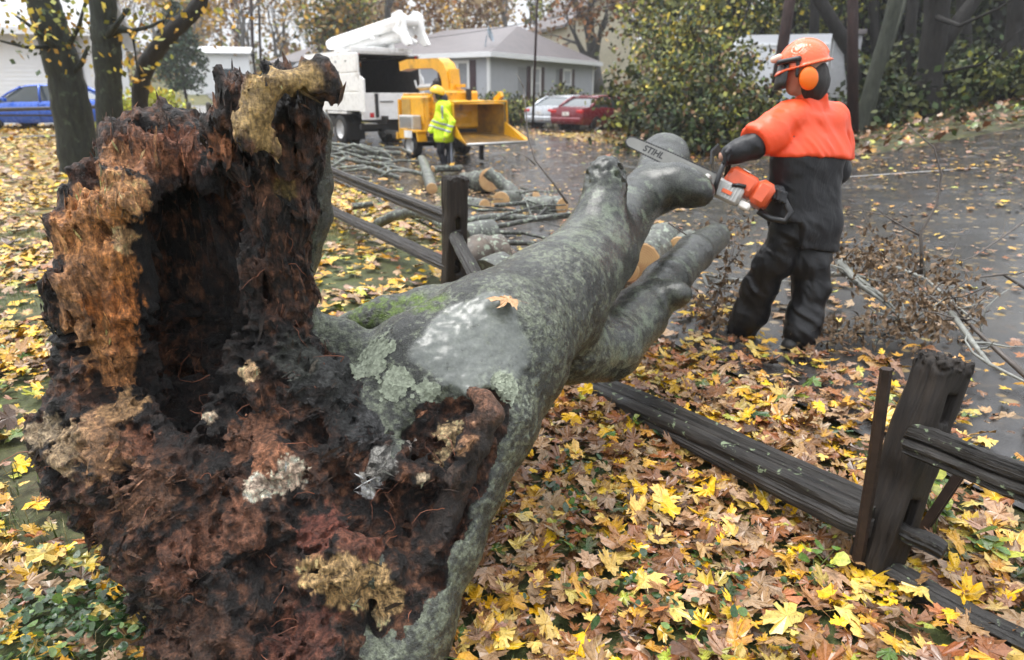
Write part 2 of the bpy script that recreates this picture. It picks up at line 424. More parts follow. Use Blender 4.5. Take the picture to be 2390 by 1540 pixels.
# ============================================================ the fallen tree
# bark-covered trunk, limb and stubs
TR = [(P(900, 1010, 2.12), .27), (P(1010, 905, 2.2), .285), (P(1150, 810, 2.38), .27), (P(1282, 704, 2.8), .25), (P(1392, 590, 3.35), .212),
      (P(1466, 488, 3.9), .172), (P(1512, 448, 4.1), .155), (P(1532, 446, 4.2), .135)]
TRB = [(P(1518, 455, 4.3), .11), (P(1530, 418, 4.75), .15), (P(1550, 368, 5.1), .175), (P(1562, 356, 5.4), .13)]
FL = [(P(1150, 830, 2.3), .25), (P(1110, 985, 2.05), .19), (P(1075, 1110, 1.9), .135), (P(1020, 1270, 1.75), .125), (P(960, 1440, 1.6), .125), (P(900, 1640, 1.47), .15)]
LB = [(P(1330, 815, 2.85), .16), (P(1420, 812, 3.05), .155), (P(1486, 738, 3.4), .148), (P(1555, 660, 3.9), .135), (P(1618, 592, 4.5), .125), (P(1672, 552, 5.1), .11)]
LBK = [(P(1530, 690, 3.5), .10), (P(1572, 688, 3.42), .078), (P(1590, 684, 3.38), .062)]
STL = [(P(1380, 590, 3.3), .17), (P(1402, 505, 3.4), .128), (P(1412, 445, 3.48), .10), (P(1413, 412, 3.5), .093)]
STR = [(P(1530, 440, 4.08), .14), (P(1580, 434, 4.0), .122), (P(1620, 442, 3.94), .095), (P(1640, 448, 3.9), .068)]
RTL = [(P(640, 735, 2.12), .05), (P(720, 752, 2.15), .052), (P(800, 785, 2.18), .06), (P(850, 830, 2.2), .09), (P(900, 880, 2.2), .1)]
BK0 = [(P(735, 300, 2.13), .05), (P(720, 420, 2.16), .07), (P(712, 500, 2.18), .075), (P(690, 600, 2.2), .07), (P(660, 730, 2.2), .07)]
RIDGE = [(P(800, 760, 2.45), .045), (P(900, 745, 2.5), .085), (P(1000, 748, 2.55), .13), (P(1100, 745, 2.6), .17)]
# rotten root mass
RT = [
    ([(P(185, 400, 2.05), .028), (P(205, 455, 2.06), .062), (P(222, 540, 2.05), .098), (P(228, 640, 2.02), .108), (P(225, 740, 2.0), .102), (P(235, 840, 1.98), .105), (P(245, 930, 1.95), .125)], .03),
    ([(P(285, 345, 2.13), .035), (P(290, 420, 2.12), .05), (P(270, 480, 2.1), .075)], .03),
    ([(P(330, 322, 2.2), .05), (P(390, 306, 2.22), .055), (P(440, 318, 2.22), .055), (P(490, 348, 2.2), .055), (P(530, 360, 2.15), .055)], .04),
    ([(P(330, 370, 2.26), .075), (P(335, 620, 2.28), .11), (P(345, 900, 2.24), .13)], .05),
    ([(P(430, 370, 2.34), .085), (P(440, 650, 2.36), .13), (P(450, 950, 2.3), .14)], .05),
    ([(P(530, 390, 2.3), .085), (P(550, 650, 2.33), .12), (P(560, 950, 2.26), .14)], .05),
    ([(P(560, 196, 2.03), .048), (P(545, 225, 2.03), .055), (P(540, 290, 2.05), .05), (P(550, 350, 2.08), .07)], .03),
    ([(P(640, 225, 2.04), .052), (P(672, 275, 2.04), .082), (P(672, 360, 2.06), .085), (P(662, 470, 2.08), .085), (P(648, 590, 2.1), .085), (P(640, 720, 2.1), .11), (P(630, 850, 2.05), .14)], .04),
    ([(P(690, 205, 2.04), .05), (P(740, 208, 2.02), .034), (P(772, 208, 2.0), .012)], .02),
    ([(P(230, 960, 1.95), .125), (P(180, 1030, 1.92), .12), (P(125, 1045, 1.92), .068)], .04),
    ([(P(240, 1000, 1.92), .16), (P(330, 1080, 1.86), .19), (P(420, 1190, 1.78), .19), (P(500, 1320, 1.7), .19), (P(560, 1440, 1.62), .19), (P(600, 1600, 1.5), .18)], .05),
    ([(P(430, 1010, 1.98), .18), (P(560, 1080, 1.92), .19), (P(680, 1150, 1.86), .2), (P(770, 1290, 1.76), .2), (P(800, 1450, 1.65), .2), (P(790, 1620, 1.52), .2)], .05),
    ([(P(640, 900, 2.06), .16), (P(740, 960, 2.02), .17), (P(850, 1060, 1.97), .17), (P(930, 1180, 1.86), .16), (P(940, 1330, 1.74), .15)], .05),
]
CAL = [(P(1105, 915, 1.9), .018), (P(1130, 935, 1.87), .034), (P(1140, 968, 1.845), .047), (P(1128, 1005, 1.83), .034), (P(1112, 1040, 1.81), .042), (P(1096, 1075, 1.80), .034), (P(1080, 1110, 1.78), .044), (P(1062, 1150, 1.76), .036), (P(1045, 1195, 1.73), .044), (P(1020, 1250, 1.69), .036), (P(990, 1310, 1.65), .04)]
LIP = [(P(780, 204, 1.955), .010), (P(738, 182, 1.93), .020), (P(690, 184, 1.90), .024), (P(650, 190, 1.88), .028), (P(622, 214, 1.87), .034), (P(606, 252, 1.865), .038), (P(590, 290, 1.865), .036), (P(596, 320, 1.875), .026), (P(640, 348, 1.90), .015)]
SHELF = [[(P(600, 1105, 1.76), .03), (P(680, 1090, 1.74), .035), (P(760, 1085, 1.76), .03)],
         [(P(700, 1330, 1.6), .05), (P(800, 1310, 1.58), .06), (P(900, 1330, 1.6), .05)],
         [(P(160, 1130, 1.82), .04), (P(260, 1180, 1.74), .05), (P(330, 1260, 1.66), .05)],
         [(P(330, 1000, 1.83), .05), (P(260, 1060, 1.8), .05)], [(P(560, 850, 1.97), .02), (P(575, 900, 1.95), .03)],
         [(P(860, 1090, 1.80), .05), (P(930, 1060, 1.80), .04), (P(975, 1100, 1.77), .03)],
         [(P(205, 600, 1.94), .04), (P(265, 590, 1.94), .035)], [(P(215, 500, 1.98), .05), (P(290, 470, 1.99), .05), (P(310, 440, 2.02), .04)]]
CUT = [([(P(690, 265, 1.88), .04), (P(695, 290, 1.95), .045)], .02), ([(P(440, 470, 1.99), .10), (P(455, 640, 2.0), .145), (P(460, 800, 1.99), .155), (P(460, 940, 1.94), .125), (P(450, 1010, 1.86), .07)], .05), ([(P(345, 560, 1.93), .05), (P(350, 900, 1.9), .05)], .03),
       ([(P(570, 460, 1.98), .06), (P(565, 700, 1.98), .07), (P(560, 820, 1.95), .05)], .03),
       ([(P(680, 1190, 1.66), .05), (P(800, 1190, 1.64), .06), (P(900, 1210, 1.62), .05)], .03),
       ([(P(600, 1300, 1.55), .05), (P(640, 1440, 1.48), .05)], .03), ([(P(820, 1060, 1.78), .035), (P(960, 960, 1.85), .04), (P(1050, 930, 1.9), .035)], .03),
       ([(P(300, 1130, 1.66), .035), (P(380, 1110, 1.66), .035)], .03), ([(P(178, 800, 1.9), .03), (P(165, 830, 1.9), .03)], .02),
       ([(P(400, 1330, 1.52), .04), (P(450, 1420, 1.46), .04)], .03), ([(P(655, 880, 1.9), .02), (P(740, 1010, 1.84), .035)], .03)]
def plank(px, py, Y, hx, hy, hz, yaw, tilt=0.): return (P(px, py, Y).astype(np.float32), np.array([hx, hy, hz], np.float32), R(yaw), R(tilt))
PLANK = [plank(268, 680, 1.955, .052, .030, .115, -14), plank(262, 850, 1.925, .050, .032, .10, -10, 3), plank(205, 560, 1.98, .060, .03, .06, 20, -8), plank(312, 560, 2.0, .016, .05, .20, -30), plank(306, 800, 1.95, .018, .05, .16, -30),
         plank(640, 560, 2.03, .030, .03, .22, 20, -3), plank(690, 600, 2.1, .035, .03, .20, 35), plank(600, 700, 2.02, .020, .03, .17, 10, 4), plank(560, 880, 1.95, .022, .02, .12, 0, -5), plank(385, 380, 2.14, .05, .03, .06, 5), plank(470, 385, 2.16, .03, .03, .07, -5), plank(175, 430, 2.03, .018, .02, .05, 0, -8), plank(720, 240, 1.99, .035, .03, .05, 30, 10)]
def plank_d(p):
    d = None
    for c, h, a, t in PLANK:
        q = p - c; x = q[:, 0] * math.cos(a) + q[:, 1] * math.sin(a); y = -q[:, 0] * math.sin(a) + q[:, 1] * math.cos(a); z = q[:, 2] * math.cos(t) + x * math.sin(t); x = x * math.cos(t) - q[:, 2] * math.sin(t)
        k = np.stack([np.abs(x) - h[0], np.abs(y) - h[1], np.abs(z) - h[2]], 1); e = np.sqrt((np.maximum(k, 0) ** 2).sum(1)) + np.minimum(k.max(1), 0); d = e if d is None else np.minimum(d, e)
    return d
WOUND = [(P(1095, 950, 1.9), .035), (P(1040, 1010, 1.84), .095), (P(1000, 1110, 1.76), .105), (P(950, 1230, 1.66), .10), (P(930, 1400, 1.55), .08)]
WOUND2 = [(P(1140, 950, 1.92), .050), (P(1125, 1020, 1.88), .062), (P(1090, 1110, 1.80), .062), (P(1045, 1220, 1.72), .055), (P(990, 1330, 1.62), .05)]
def bark_d(p):
    d = chain(p, TR, .05) + .012
    d = smin(d, chain(p, FL, .06), .12); d = smin(d, chain(p, TRB, .04), .05)
    d = smin(d, chain(p, LB, .05), .05); d = smin(d, chain(p, LBK, .03), .04)
    d = smin(d, chain(p, STL, .05), .05); d = smin(d, chain(p, STR, .06), .09)
    d = smin(d, chain(p, RTL, .02), .03); d = smin(d, chain(p, RIDGE, .05), .08)
    return d
def root_d(p):
    d = None
    for pts, k in RT:
        e = chain(p, pts, k); d = e if d is None else smin(d, e, .06)
    return d
def near_parts(p):
    b = np.minimum(bark_d(p), chain(p, BK0, .03)); r = root_d(p)
    wd = smin(chain(p, WOUND, .05) + .045 * noise(p * 11, 3), chain(p, WOUND2, .03) + .015 * noise(p * 14, 3), .03) + .02 * noise(p * 30, 4)
    return b, r, wd
def field_near(p):
    b, r, wd = near_parts(p)
    w = sst(-.02, .05, b - r)                       # 1 where the rotten mass is outermost
    wound = 1 - sst(-.02, .012, wd); w = np.maximum(w, wound)
    d = smin(b, r, .05) + .045 * wound
    for pts in SHELF: d = smin(d, chain(p, pts, .03), .04)
    for pts, k in CUT: d = smax(d, -chain(p, pts, k), .03)
    pk = plank_d(p); d = smin(d, pk, .008)
    ca = chain(p, CAL, .006); d = smin(d, ca, .006); cl = chain(p, LIP, .01); d = smin(d, cl, .008)
    w = w * (.12 + .88 * sst(-.005, .025, ca)) * (.10 + .90 * sst(-.005, .02, cl)) * (.38 + .62 * sst(-.005, .02, pk))
    return d, w
def rot_disp(p, w):
    hi = sst(.72, .95, p[:, 2])                     # upright grain above, shredded mass below
    big = fbm(p * 7, 2, 11)
    up = fbm(p * np.array([34, 34, 7], np.float32), 2, 21, True); lo = fbm(np.stack([p[:, 0] * 15 + p[:, 2] * 9, p[:, 1] * 26, p[:, 2] * 30 - p[:, 0] * 14], 1), 3, 23, True)
    fine = fbm(p * np.array([95, 95, 60], np.float32), 2, 31)
    q = fbm(np.stack([p[:, 0] * 19 + p[:, 2] * 6, p[:, 1] * 19, p[:, 2] * (15 - 11 * hi)], 1), 2, 27); ledge = np.floor(q * 5) / 5 + .5 * (q * 5 - np.floor(q * 5)) ** 3 / 5
    rough = .030 * big + .024 * (hi * up + (1 - hi) * lo) + (.055 - .015 * hi) * ledge + .009 * fine
    smooth = .008 * noise(p * 5, 41) + .003 * noise(p * 55, 42) + .003 * noise(p * 22, 43)
    return w * rough + (1 - w) * smooth
def field_far(p): return bark_d(p) + .003
def far_disp(p):
    top = P(1413, 412, 3.5); br = np.exp(-((p - top.astype(np.float32)) ** 2).sum(1) / .012)
    return .008 * noise(p * 5, 41) + .003 * noise(p * 22, 43) + br * .05 * fbm(p * 30, 2, 9, True)
vn, fn = surface(field_near, (-1.45, 1.22, -.12), (.88, 2.8, 1.78), .0062, .055, rot_disp)
vf, ff = surface(field_far, (-.1, 2.75, .1), (1.75, 5.6, 1.5), .011, .04, far_disp)
vn = vn.astype(np.float32); vf = vf.astype(np.float32)

_r = vn - np.array([0, 0, CAM_H], np.float32); _c, _s = math.cos(PITCH), math.sin(PITCH)
_dz = _r[:, 1] * _c - _r[:, 2] * _s; _pu = 1195 + FPX * _r[:, 0] / _dz; _pv = 770 - FPX * (_r[:, 1] * _s + _r[:, 2] * _c) / _dz
def hit(px, py):
    d2 = (_pu - px) ** 2 + (_pv - py) ** 2; k = np.where(d2 < max(60., d2.min() + 1))[0]
    return vn[k[np.argmin(_dz[k])]]
# colours of the wood itself
bkd, rtd, wdn = near_parts(vn)
wroot = sst(-.015, .03, bkd - rtd + .02 * noise(vn * 25, 5)); wroot = np.maximum(wroot, 1 - sst(-.01, .012, wdn))
dBK0 = chain(vn, BK0, .03); dCA = chain(vn, CAL, .006); wroot = np.maximum(wroot, 1 - sst(.004, .014, dCA))
def lerp(a, b, t): return a + (b - a) * np.asarray(t)[:, None]
def c3(*c): return np.array(c, np.float32)
n1 = fbm(vn * 14, 4, 51); n2 = fbm(vn * 45, 3, 61); n3 = fbm(vn * np.array([60, 60, 12], np.float32), 3, 71); n4 = fbm(vn * 130, 2, 77)
col = lerp(np.tile(c3(.012, .009, .008), (len(vn), 1)), c3(.11, .046, .025), sst(-.25, .4, .6 * n1 + .8 * n2))
col = lerp(col, c3(.21, .095, .05), sst(.15, .5, n2 + .4 * n3) * .8)
col = lerp(col, c3(.010, .009, .009), sst(.15, .5, -n1 + .4 * n3) * .5)
BL = [  # picture point, radius m, colour, strength, grain
    ((760, 860), .11, (.030, .031, .029), 1.0, n2), ((840, 955), .08, (.026, .027, .026), 1.0, n2), ((700, 830), .07, (.034, .036, .03), 1.0, n2), ((870, 1000), .06, (.05, .05, .05), .9, n2), ((720, 940), .06, (.028, .026, .026), .9, n2),
    ((170, 470), .06, (.5, .23, .09), 1.0, n2), ((165, 560), .06, (.42, .2, .08), 1.0, n2), ((180, 700), .07, (.34, .17, .08), .9, n2), ((175, 760), .06, (.3, .14, .06), .9, n3), ((260, 800), .07, (.36, .14, .045), 1.0, n3), ((270, 870), .06, (.32, .14, .05), 1.0, n3), ((110, 1000), .06, (.32, .24, .15), .9, n2), ((230, 980), .06, (.3, .17, .09), .9, n2), ((330, 330), .05, (.26, .11, .06), .9, n2), ((510, 350), .04, (.3, .12, .06), .8, n2), ((560, 210), .04, (.16, .09, .07), .9, n2), ((440, 1290), .08, (.14, .06, .035), .8, n2), ((560, 1230), .07, (.19, .08, .045), .8, n2), ((350, 1150), .08, (.17, .085, .05), .8, n2), ((620, 1060), .06, (.26, .11, .055), .9, n2),
    ((235, 480), .10, (.56, .25, .09), 1.0, n2), ((270, 440), .08, (.55, .27, .11), 1.0, n2), ((200, 540), .10, (.46, .2, .07), 1.0, n2), ((290, 380), .06, (.42, .2, .09), .9, n2),
    ((265, 640), .075, (.40, .16, .045), 1.1, n3), ((270, 720), .075, (.36, .13, .035), 1.1, n3), ((300, 560), .04, (.55, .33, .16), 1.0, n2), ((190, 650), .06, (.36, .17, .07), .8, n2),
    ((205, 800), .06, (.33, .16, .06), .7, n2), ((420, 345), .07, (.26, .10, .055), .7, n2), ((360, 370), .06, (.28, .12, .06), .7, n3), ((600, 270), .05, (.34, .22, .10), .8, n2),
    ((280, 930), .06, (.34, .20, .09), .7, n2), ((150, 1040), .07, (.36, .25, .14), .8, n2), ((240, 1050), .08, (.28, .15, .07), .7, n2), ((320, 1030), .05, (.22, .09, .05), .7, n2),
    ((570, 860), .035, (.55, .36, .2), 1.2, n4), ((490, 965), .02, (.6, .45, .32), 1.2, n4), ((680, 1110), .05, (.62, .46, .34), 1.0, n4), ((610, 1135), .035, (.62, .47, .36), 1.0, n4),
    ((590, 1010), .08, (.20, .09, .05), .7, n2), ((720, 1330), .05, (.60, .38, .17), 1.3, n4), ((790, 1350), .06, (.62, .40, .18), 1.3, n4), ((860, 1375), .06, (.62, .40, .18), 1.3, n4), ((880, 1440), .03, (.6, .42, .22), 1.1, n4),
    ((840, 1250), .07, (.20, .075, .045), .7, n2), ((760, 1240), .07, (.19, .06, .04), .6, n2), ((700, 1500), .1, (.13, .045, .03), .6, n2), ((450, 1480), .1, (.08, .04, .025), .6, n2),
    ((1045, 1010), .055, (.52, .37, .20), 1.2, n4), ((1020, 1070), .045, (.47, .34, .19), 1.2, n4), ((995, 1130), .025, (.42, .33, .22), 1.0, n4), ((965, 1020), .03, (.38, .33, .29), 1.0, n4),
    ((890, 1075), .05, (.24, .23, .21), 1.0, n2), ((860, 1110), .03, (.28, .26, .23), 1.0, n2), ((855, 1150), .02, (.62, .6, .55), 1.3, n4), ((870, 1130), .02, (.55, .53, .48), 1.1, n4),
    ((1140, 955), .03, (.50, .25, .15), 1.3, n4), ((1120, 985), .025, (.46, .24, .14), 1.1, n4), ((1105, 1030), .025, (.32, .17, .09), 1.0, n4), ((1075, 1060), .02, (.27, .16, .09), .9, n4),
    ((1040, 1200), .06, (.028, .022, .02), 1.0, n2), ((1060, 1120), .04, (.06, .04, .03), .8, n2), ((640, 360), .05, (.17, .085, .05), .7, n2), ((470, 380), .05, (.14, .055, .035), .6, n2),
    ((620, 470), .05, (.13, .06, .035), .5, n2), ((610, 640), .05, (.11, .05, .03), .5, n2), ((660, 450), .03, (.16, .11, .03), .6, n2)]
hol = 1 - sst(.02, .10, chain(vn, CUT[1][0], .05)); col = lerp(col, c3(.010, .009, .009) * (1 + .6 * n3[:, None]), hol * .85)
for (px, py), r, c, s, g in BL:
    q = hit(px, py); d = np.sqrt(((vn - q) ** 2).sum(1))
    mk = sst(.0, .22, (1 - d / (1.25 * r)) * 1.5 + (.25 if g is n4 else .6) * g + .2 * n4 + .45 * n2 * (g is n4) + .25 * n1 - .12) * (d < 1.9 * r) * min(1, s)
    col = lerp(col, c3(*c) * np.clip(1.3 + .7 * n2 + .9 * n4 + .5 * n3, .15, 2.)[:, None], mk)
worm = sst(.05, .16, np.abs(noise(np.stack([vn[:, 0] * 38, vn[:, 1] * 38, vn[:, 2] * 70], 1) + 2 * np.stack([n1, n2, n1], 1), 8)))
for px, py, r in ((735, 1345, .05), (800, 1345, .06), (865, 1365, .06), (905, 1400, .04), (880, 1425, .035), (790, 1385, .045)):
    d = np.sqrt(((vn - hit(px, py)) ** 2).sum(1)); mk = sst(.0, .3, (1 - d / (1.2 * r)) * 1.6 + .5 * n2 - .1) * (d < 1.6 * r); col = lerp(col, c3(.62, .40, .18) * np.clip(1.1 + .4 * n4 + .3 * n2, .4, 1.5)[:, None] * (.18 + .82 * worm)[:, None], mk)
wc = 1 - sst(.0, .012, dCA); zc_ = sst(.62, .80, vn[:, 2] + .05 * n2); cal = lerp(np.tile(c3(.030, .022, .018), (len(vn), 1)), c3(.40, .19, .11), zc_) * np.clip(1 + .5 * n2 + .3 * n1, .3, 1.8)[:, None]; col = lerp(col, cal, wc)
# tan sapwood lip at the top of the tall piece
dl = chain(vn, LIP, .01); wl = 1 - sst(.010, .026, dl)
col = lerp(col, c3(.56, .37, .15) * np.clip(1 + .6 * n2 + .5 * n4, .3, 1.6)[:, None], wl * sst(-.6, 0, n2 + .35))
col = np.clip(col, .006, .8)
# bark: grey green, darker where wet, crusted with lichen, moss on the ridge
def bark_colour(v):
    a = fbm(v * 6, 3, 81); b = fbm(v * 38, 3, 91); c = fbm(v * 95, 2, 97)
    k = lerp(np.tile(c3(.020, .022, .018), (len(v), 1)), c3(.055, .060, .049), sst(-.4, .5, a + .4 * b))
    li = sst(.02, .24, a * .45 + b * .45 + c * .75)
    far = sst(2.8, 3.9, v[:, 1])
    k = lerp(k, c3(.130, .146, .100), li * (.8 - .5 * far))
    k = lerp(k, c3(.03, .033, .028), sst(.25, .5, -b + .3 * c) * .8)
    return k, li
kb, lich = bark_colour(vn)
# pale smooth bare patch on the upper side, thick lichen along the broken lip
pq = hit(1110, 800); d = np.sqrt((((vn - pq) * np.array([.8, .75, 1], np.float32)) ** 2).sum(1)); pale = (1 - sst(.15, .18, d + .05 * noise(vn * 9, 2))) * sst(-.9, -.1, n4 + n2 + .3); kb = lerp(kb, c3(.115, .125, .113) * (1 + .12 * n4[:, None] + .10 * n2[:, None]), pale * .85)
lip_l = np.zeros(len(vn))
for px, py, r in ((870, 820, .07), (920, 890, .06), (1000, 900, .045), (880, 780, .06), (1180, 900, .08), (830, 870, .03), (1230, 930, .06)):
    q = hit(px, py); d = np.sqrt(((vn - q) ** 2).sum(1)); lip_l = np.maximum(lip_l, (1 - sst(.5 * r, 1.2 * r, d)) * sst(-.1, .2, n2 + n4 * .6 + .12))
kb = lerp(kb, c3(.22, .245, .185) * (1 + .6 * n4[:, None]), lip_l * .8 * sst(-.1, .12, n4 + .35 * n2))
mq = [hit(850, 716), hit(905, 705), hit(960, 702), hit(1000, 702)]
md = np.min([np.sqrt(((vn - q) ** 2).sum(1)) for q in mq], 0); moss = (1 - sst(.04, .085, md)) * sst(-.35, .05, n2)
kb = lerp(kb, c3(.075, .12, .012), moss)
kb = lerp(kb, c3(.032, .034, .028), (1 - sst(.0, .05, dBK0)) * .8)
colf, lichf = bark_colour(vf)
for q, c, r in ((P(1414, 396, 3.55), (.05, .045, .035), .1), (P(1645, 442, 3.88), (.02, .018, .016), .1), (P(1592, 684, 3.38), (.02, .018, .016), .075)):
    d = np.sqrt(((vf - q.astype(np.float32)) ** 2).sum(1)); colf = lerp(colf, c3(*c), (1 - sst(.4 * r, r, d)) * .9)
q = P(1475, 745, 3.25).astype(np.float32); d = np.sqrt(((vf - q) ** 2).sum(1)); colf = lerp(colf, c3(.30, .38, .22), (1 - sst(.05, .075, d + .03 * noise(vf * 30, 8))) * .85)
colf = lerp(colf, c3(.024, .026, .024), sst(2.8, 3.6, vf[:, 1]) * .6)
sp = fbm(vf * 16, 2, 33) + .5 * fbm(vf * 48, 2, 35); colf = lerp(colf, c3(.12, .145, .10), sst(.28, .42, sp) * .6); colf = lerp(colf, c3(.022, .024, .02), sst(.25, .5, fbm(vf * np.array([9, 9, 22], np.float32), 3, 36)) * .7)
for pts in ([(P(1285, 600, 3.0), .0), (P(1320, 585, 3.05), .0), (P(1345, 592, 3.05), .0), (P(1390, 600, 3.1), .0)], [(P(1410, 640, 3.0), 0), (P(1440, 680, 2.95), 0), (P(1450, 740, 2.9), 0)], [(P(1480, 440, 3.75), 0), (P(1490, 500, 3.7), 0)]):
    dc = chain(vf, pts, .001) - .10; colf = lerp(colf, c3(.018, .018, .015), (1 - sst(.0, .02, np.abs(chain(vf, pts, .001) + .05 * noise(vf * 14, 5) - .11))) * .7 * (dc < .08))

def tree_mat(name, wet, bump, fs, ramp, dist=.012, aniso=(1, 1, 1)):
    t = NT(name); at = t.n('VertexColor', layer_name='Col'); co = t.co('Object'); w = t.n('Attribute', attribute_name='sheen').outputs['Fac']
    n = t.noise(co, fs, 6, .7); m = t.noise(co, fs * 3.1, 3, .6); f = t.noise(t.co('Object', aniso), fs * 1.3, 4, .65)
    v = t.ramp(t.math('ADD', t.math('MULTIPLY', n, .5), t.math('MULTIPLY', f, .5)), ramp); v = t.mix(t.math('MULTIPLY', w, .75), v, (1, 1, 1))
    rg = t.n('MapRange'); t.l(m, rg.inputs[0]); rg.inputs[1].default_value = .3; rg.inputs[2].default_value = .7; rg.inputs[3].default_value = wet; rg.inputs[4].default_value = min(1, wet + .3)
    rr = t.n('Mix', data_type='FLOAT'); t.l(w, rr.inputs[0]); t.l(rg.outputs[0], rr.inputs[2]); rr.inputs[3].default_value = .27
    t.set(color=t.mix(1.0, at.outputs[0], v, 'MULTIPLY'), rough=rr.outputs[0], spec=.5)
    bp = t.n('Bump', Distance=dist); t.l(t.math('ADD', t.math('ADD', n, f), t.math('MULTIPLY', m, .5)), bp.inputs['Height']); t.l(t.math('MULTIPLY', t.math('SUBTRACT', 1.0, t.math('MULTIPLY', w, .9)), bump), bp.inputs['Strength']); t.l(bp.outputs[0], t.b.inputs['Normal']); return t.m
m_bark = tree_mat('wet_beech_bark', .16, .6, 85, [(.36, .22), (.47, .75), (.55, 1.2), (.66, 2.3)], .012, (1, 1, 1)); m_rot = tree_mat('rotten_wood', .38, 1.0, 75, [(.33, .12), (.48, .7), (.56, 1.25), (.7, 2.1)], .022, (1, 1, .22))
fallen = empty('fallen_tree', (0, 2.0, 0), 0, 'large uprooted hollow tree with mossy grey trunk lying across the fence', 'tree')
fw = wroot[fn].mean(1); isroot = fw > .5
def sub_mesh(name, v, f, col, m, sheen=None):
    u, inv = np.unique(f.ravel(), return_inverse=True)
    o = link(name, np_mesh(name, v[u], inv.reshape(f.shape), True, col[u], extra={'sheen': (np.zeros(len(v)) if sheen is None else sheen)[u]}), m, fallen, True); return o
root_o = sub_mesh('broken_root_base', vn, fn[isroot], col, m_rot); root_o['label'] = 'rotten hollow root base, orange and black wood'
trunk_o = sub_mesh('trunk', vn, fn[~isroot], kb, m_bark, np.clip(pale * 1.05 + .1, 0, 1))
m_up = tree_mat('wet_smooth_bark', .14, .3, 60, [(.36, .45), (.5, 1.), (.66, 1.7)], .008, (1, 1, 1)); upper_o = link('upper_trunk', np_mesh('upper_trunk', vf, ff, True, colf, extra={'sheen': np.clip(.12 + .25 * sst(3.2, 4.2, vf[:, 1]) + .15 * fbm(vf * 5, 2, 6), 0, .45)}), m_up, fallen, True)
# fibrous roots hanging out of the rotten base
rng = np.random.default_rng(5)
def fibres(src, nrm, length, rad, seed, droop=.5, segs=5):
    r = np.random.default_rng(seed); N = len(src); unit = lambda a: a / (np.linalg.norm(a, axis=1, keepdims=True) + 1e-9)
    L = length * r.uniform(.4, 1.3, (N, 1)); d = unit(nrm * .7 + r.normal(0, .55, (N, 3))); q = src - nrm * .008; V = np.zeros((N, segs + 1, 3, 3))
    for k in range(segs + 1):
        a = unit(np.cross(d, [.3, .5, .8])); b = np.cross(d, a); w = rad * (1 - .75 * k / segs)
        V[:, k, 0] = q + a * w; V[:, k, 1] = q - .5 * a * w + .87 * b * w; V[:, k, 2] = q - .5 * a * w - .87 * b * w
        d = unit(d + r.normal(0, .45, (N, 3)) + np.array([0, 0, -droop * .3])); q = q + d * L / segs
    F = [[k * 3 + e, k * 3 + (e + 1) % 3, k * 3 + 3 + (e + 1) % 3, k * 3 + 3 + e] for k in range(segs) for e in range(3)]
    F = (np.array(F)[None] + (np.arange(N) * (segs + 1) * 3)[:, None, None]).reshape(-1, 4)
    return V.reshape(-1, 3), F
me = root_o.data; nv = len(me.vertices); co = np.empty(nv * 3, np.float32); me.vertices.foreach_get('co', co); co = co.reshape(-1, 3)
no = np.empty(nv * 3, np.float32); me.vertex_normals.foreach_get('vector', no); no = no.reshape(-1, 3)
fr = np.where((no[:, 1] < .2))[0]
hairy = fbm(co[fr] * 5, 2, 17) + .35 * (co[fr][:, 2] < .75)
cand = fr[hairy > .12]
pick = rng.choice(cand, 4500, replace=False)
V, F = fibres(co[pick], no[pick], .04, .0009, 3)
link('fine_root_fibres', np_mesh('fine_root_fibres', V, F), mat('root_fibre', (.085, .034, .022), .6, 0, .5, 9), fallen, True)['kind'] = 'stuff'
pick = rng.choice(cand, 130, replace=False); V, F = fibres(co[pick], no[pick], .13, .0018, 4, .6, 7)
link('stringy_roots', np_mesh('stringy_roots', V, F), mat('red_root', (.24, .085, .045), .55, 0, .4, 7), fallen, True)['kind'] = 'stuff'
# splinters and shreds of rotten wood standing off the surface
def slivers(src, nrm, cc, seed):
    r = np.random.default_rng(seed); N = len(src); unit = lambda a: a / (np.linalg.norm(a, axis=1, keepdims=True) + 1e-9)
    up_ = sst(.7, .95, src[:, 2])[:, None]; g = up_ * np.array([0, 0, 1.]) + (1 - up_) * np.array([.75, -.1, .45]); g = unit(g + r.normal(0, .32, (N, 3))); g = unit(g - nrm * (g * nrm).sum(1, keepdims=True) * .9 + nrm * r.uniform(-.1, .2, (N, 1)))
    w = np.cross(g, nrm); w = unit(w + r.normal(0, .3, (N, 3))); t = unit(np.cross(w, g)); L = r.uniform(.010, .036, (N, 1)) * r.choice([.6, 1, 1, 1.5], (N, 1)); W_ = L * r.uniform(.08, .28, (N, 1)); T = np.full((N, 1), .0022); o = src + nrm * r.uniform(-.002, .006, (N, 1))
    V = np.stack([o - g * L + t * T, o - g * L * .4 + w * W_ + t * T, o + g * L * r.uniform(.6, 1, (N, 1)) + w * W_ * .4, o + g * L + t * T, o + g * L * .2 - w * W_ + t * T, o - t * T * 1.5], 1).reshape(-1, 3)
    F = (np.array([(0, 1, 5), (1, 2, 5), (2, 3, 5), (3, 4, 5), (4, 0, 5), (0, 4, 1), (1, 4, 2), (2, 4, 3)])[None] + (np.arange(N) * 6)[:, None, None]).reshape(-1, 3)
    k = cc * r.choice([.35, .7, 1.1, 1.5, 2.4], (N, 1)) + r.choice([0, 0, .012, .05], (N, 1)) * np.array([1, .55, .3]); return V, F, np.repeat(np.clip(k, .005, .7), 6, 0)
rc = np.empty(len(co) * 4, np.float32); root_o.data.color_attributes['Col'].data.foreach_get('color', rc); rc = rc.reshape(-1, 4)[:, :3]
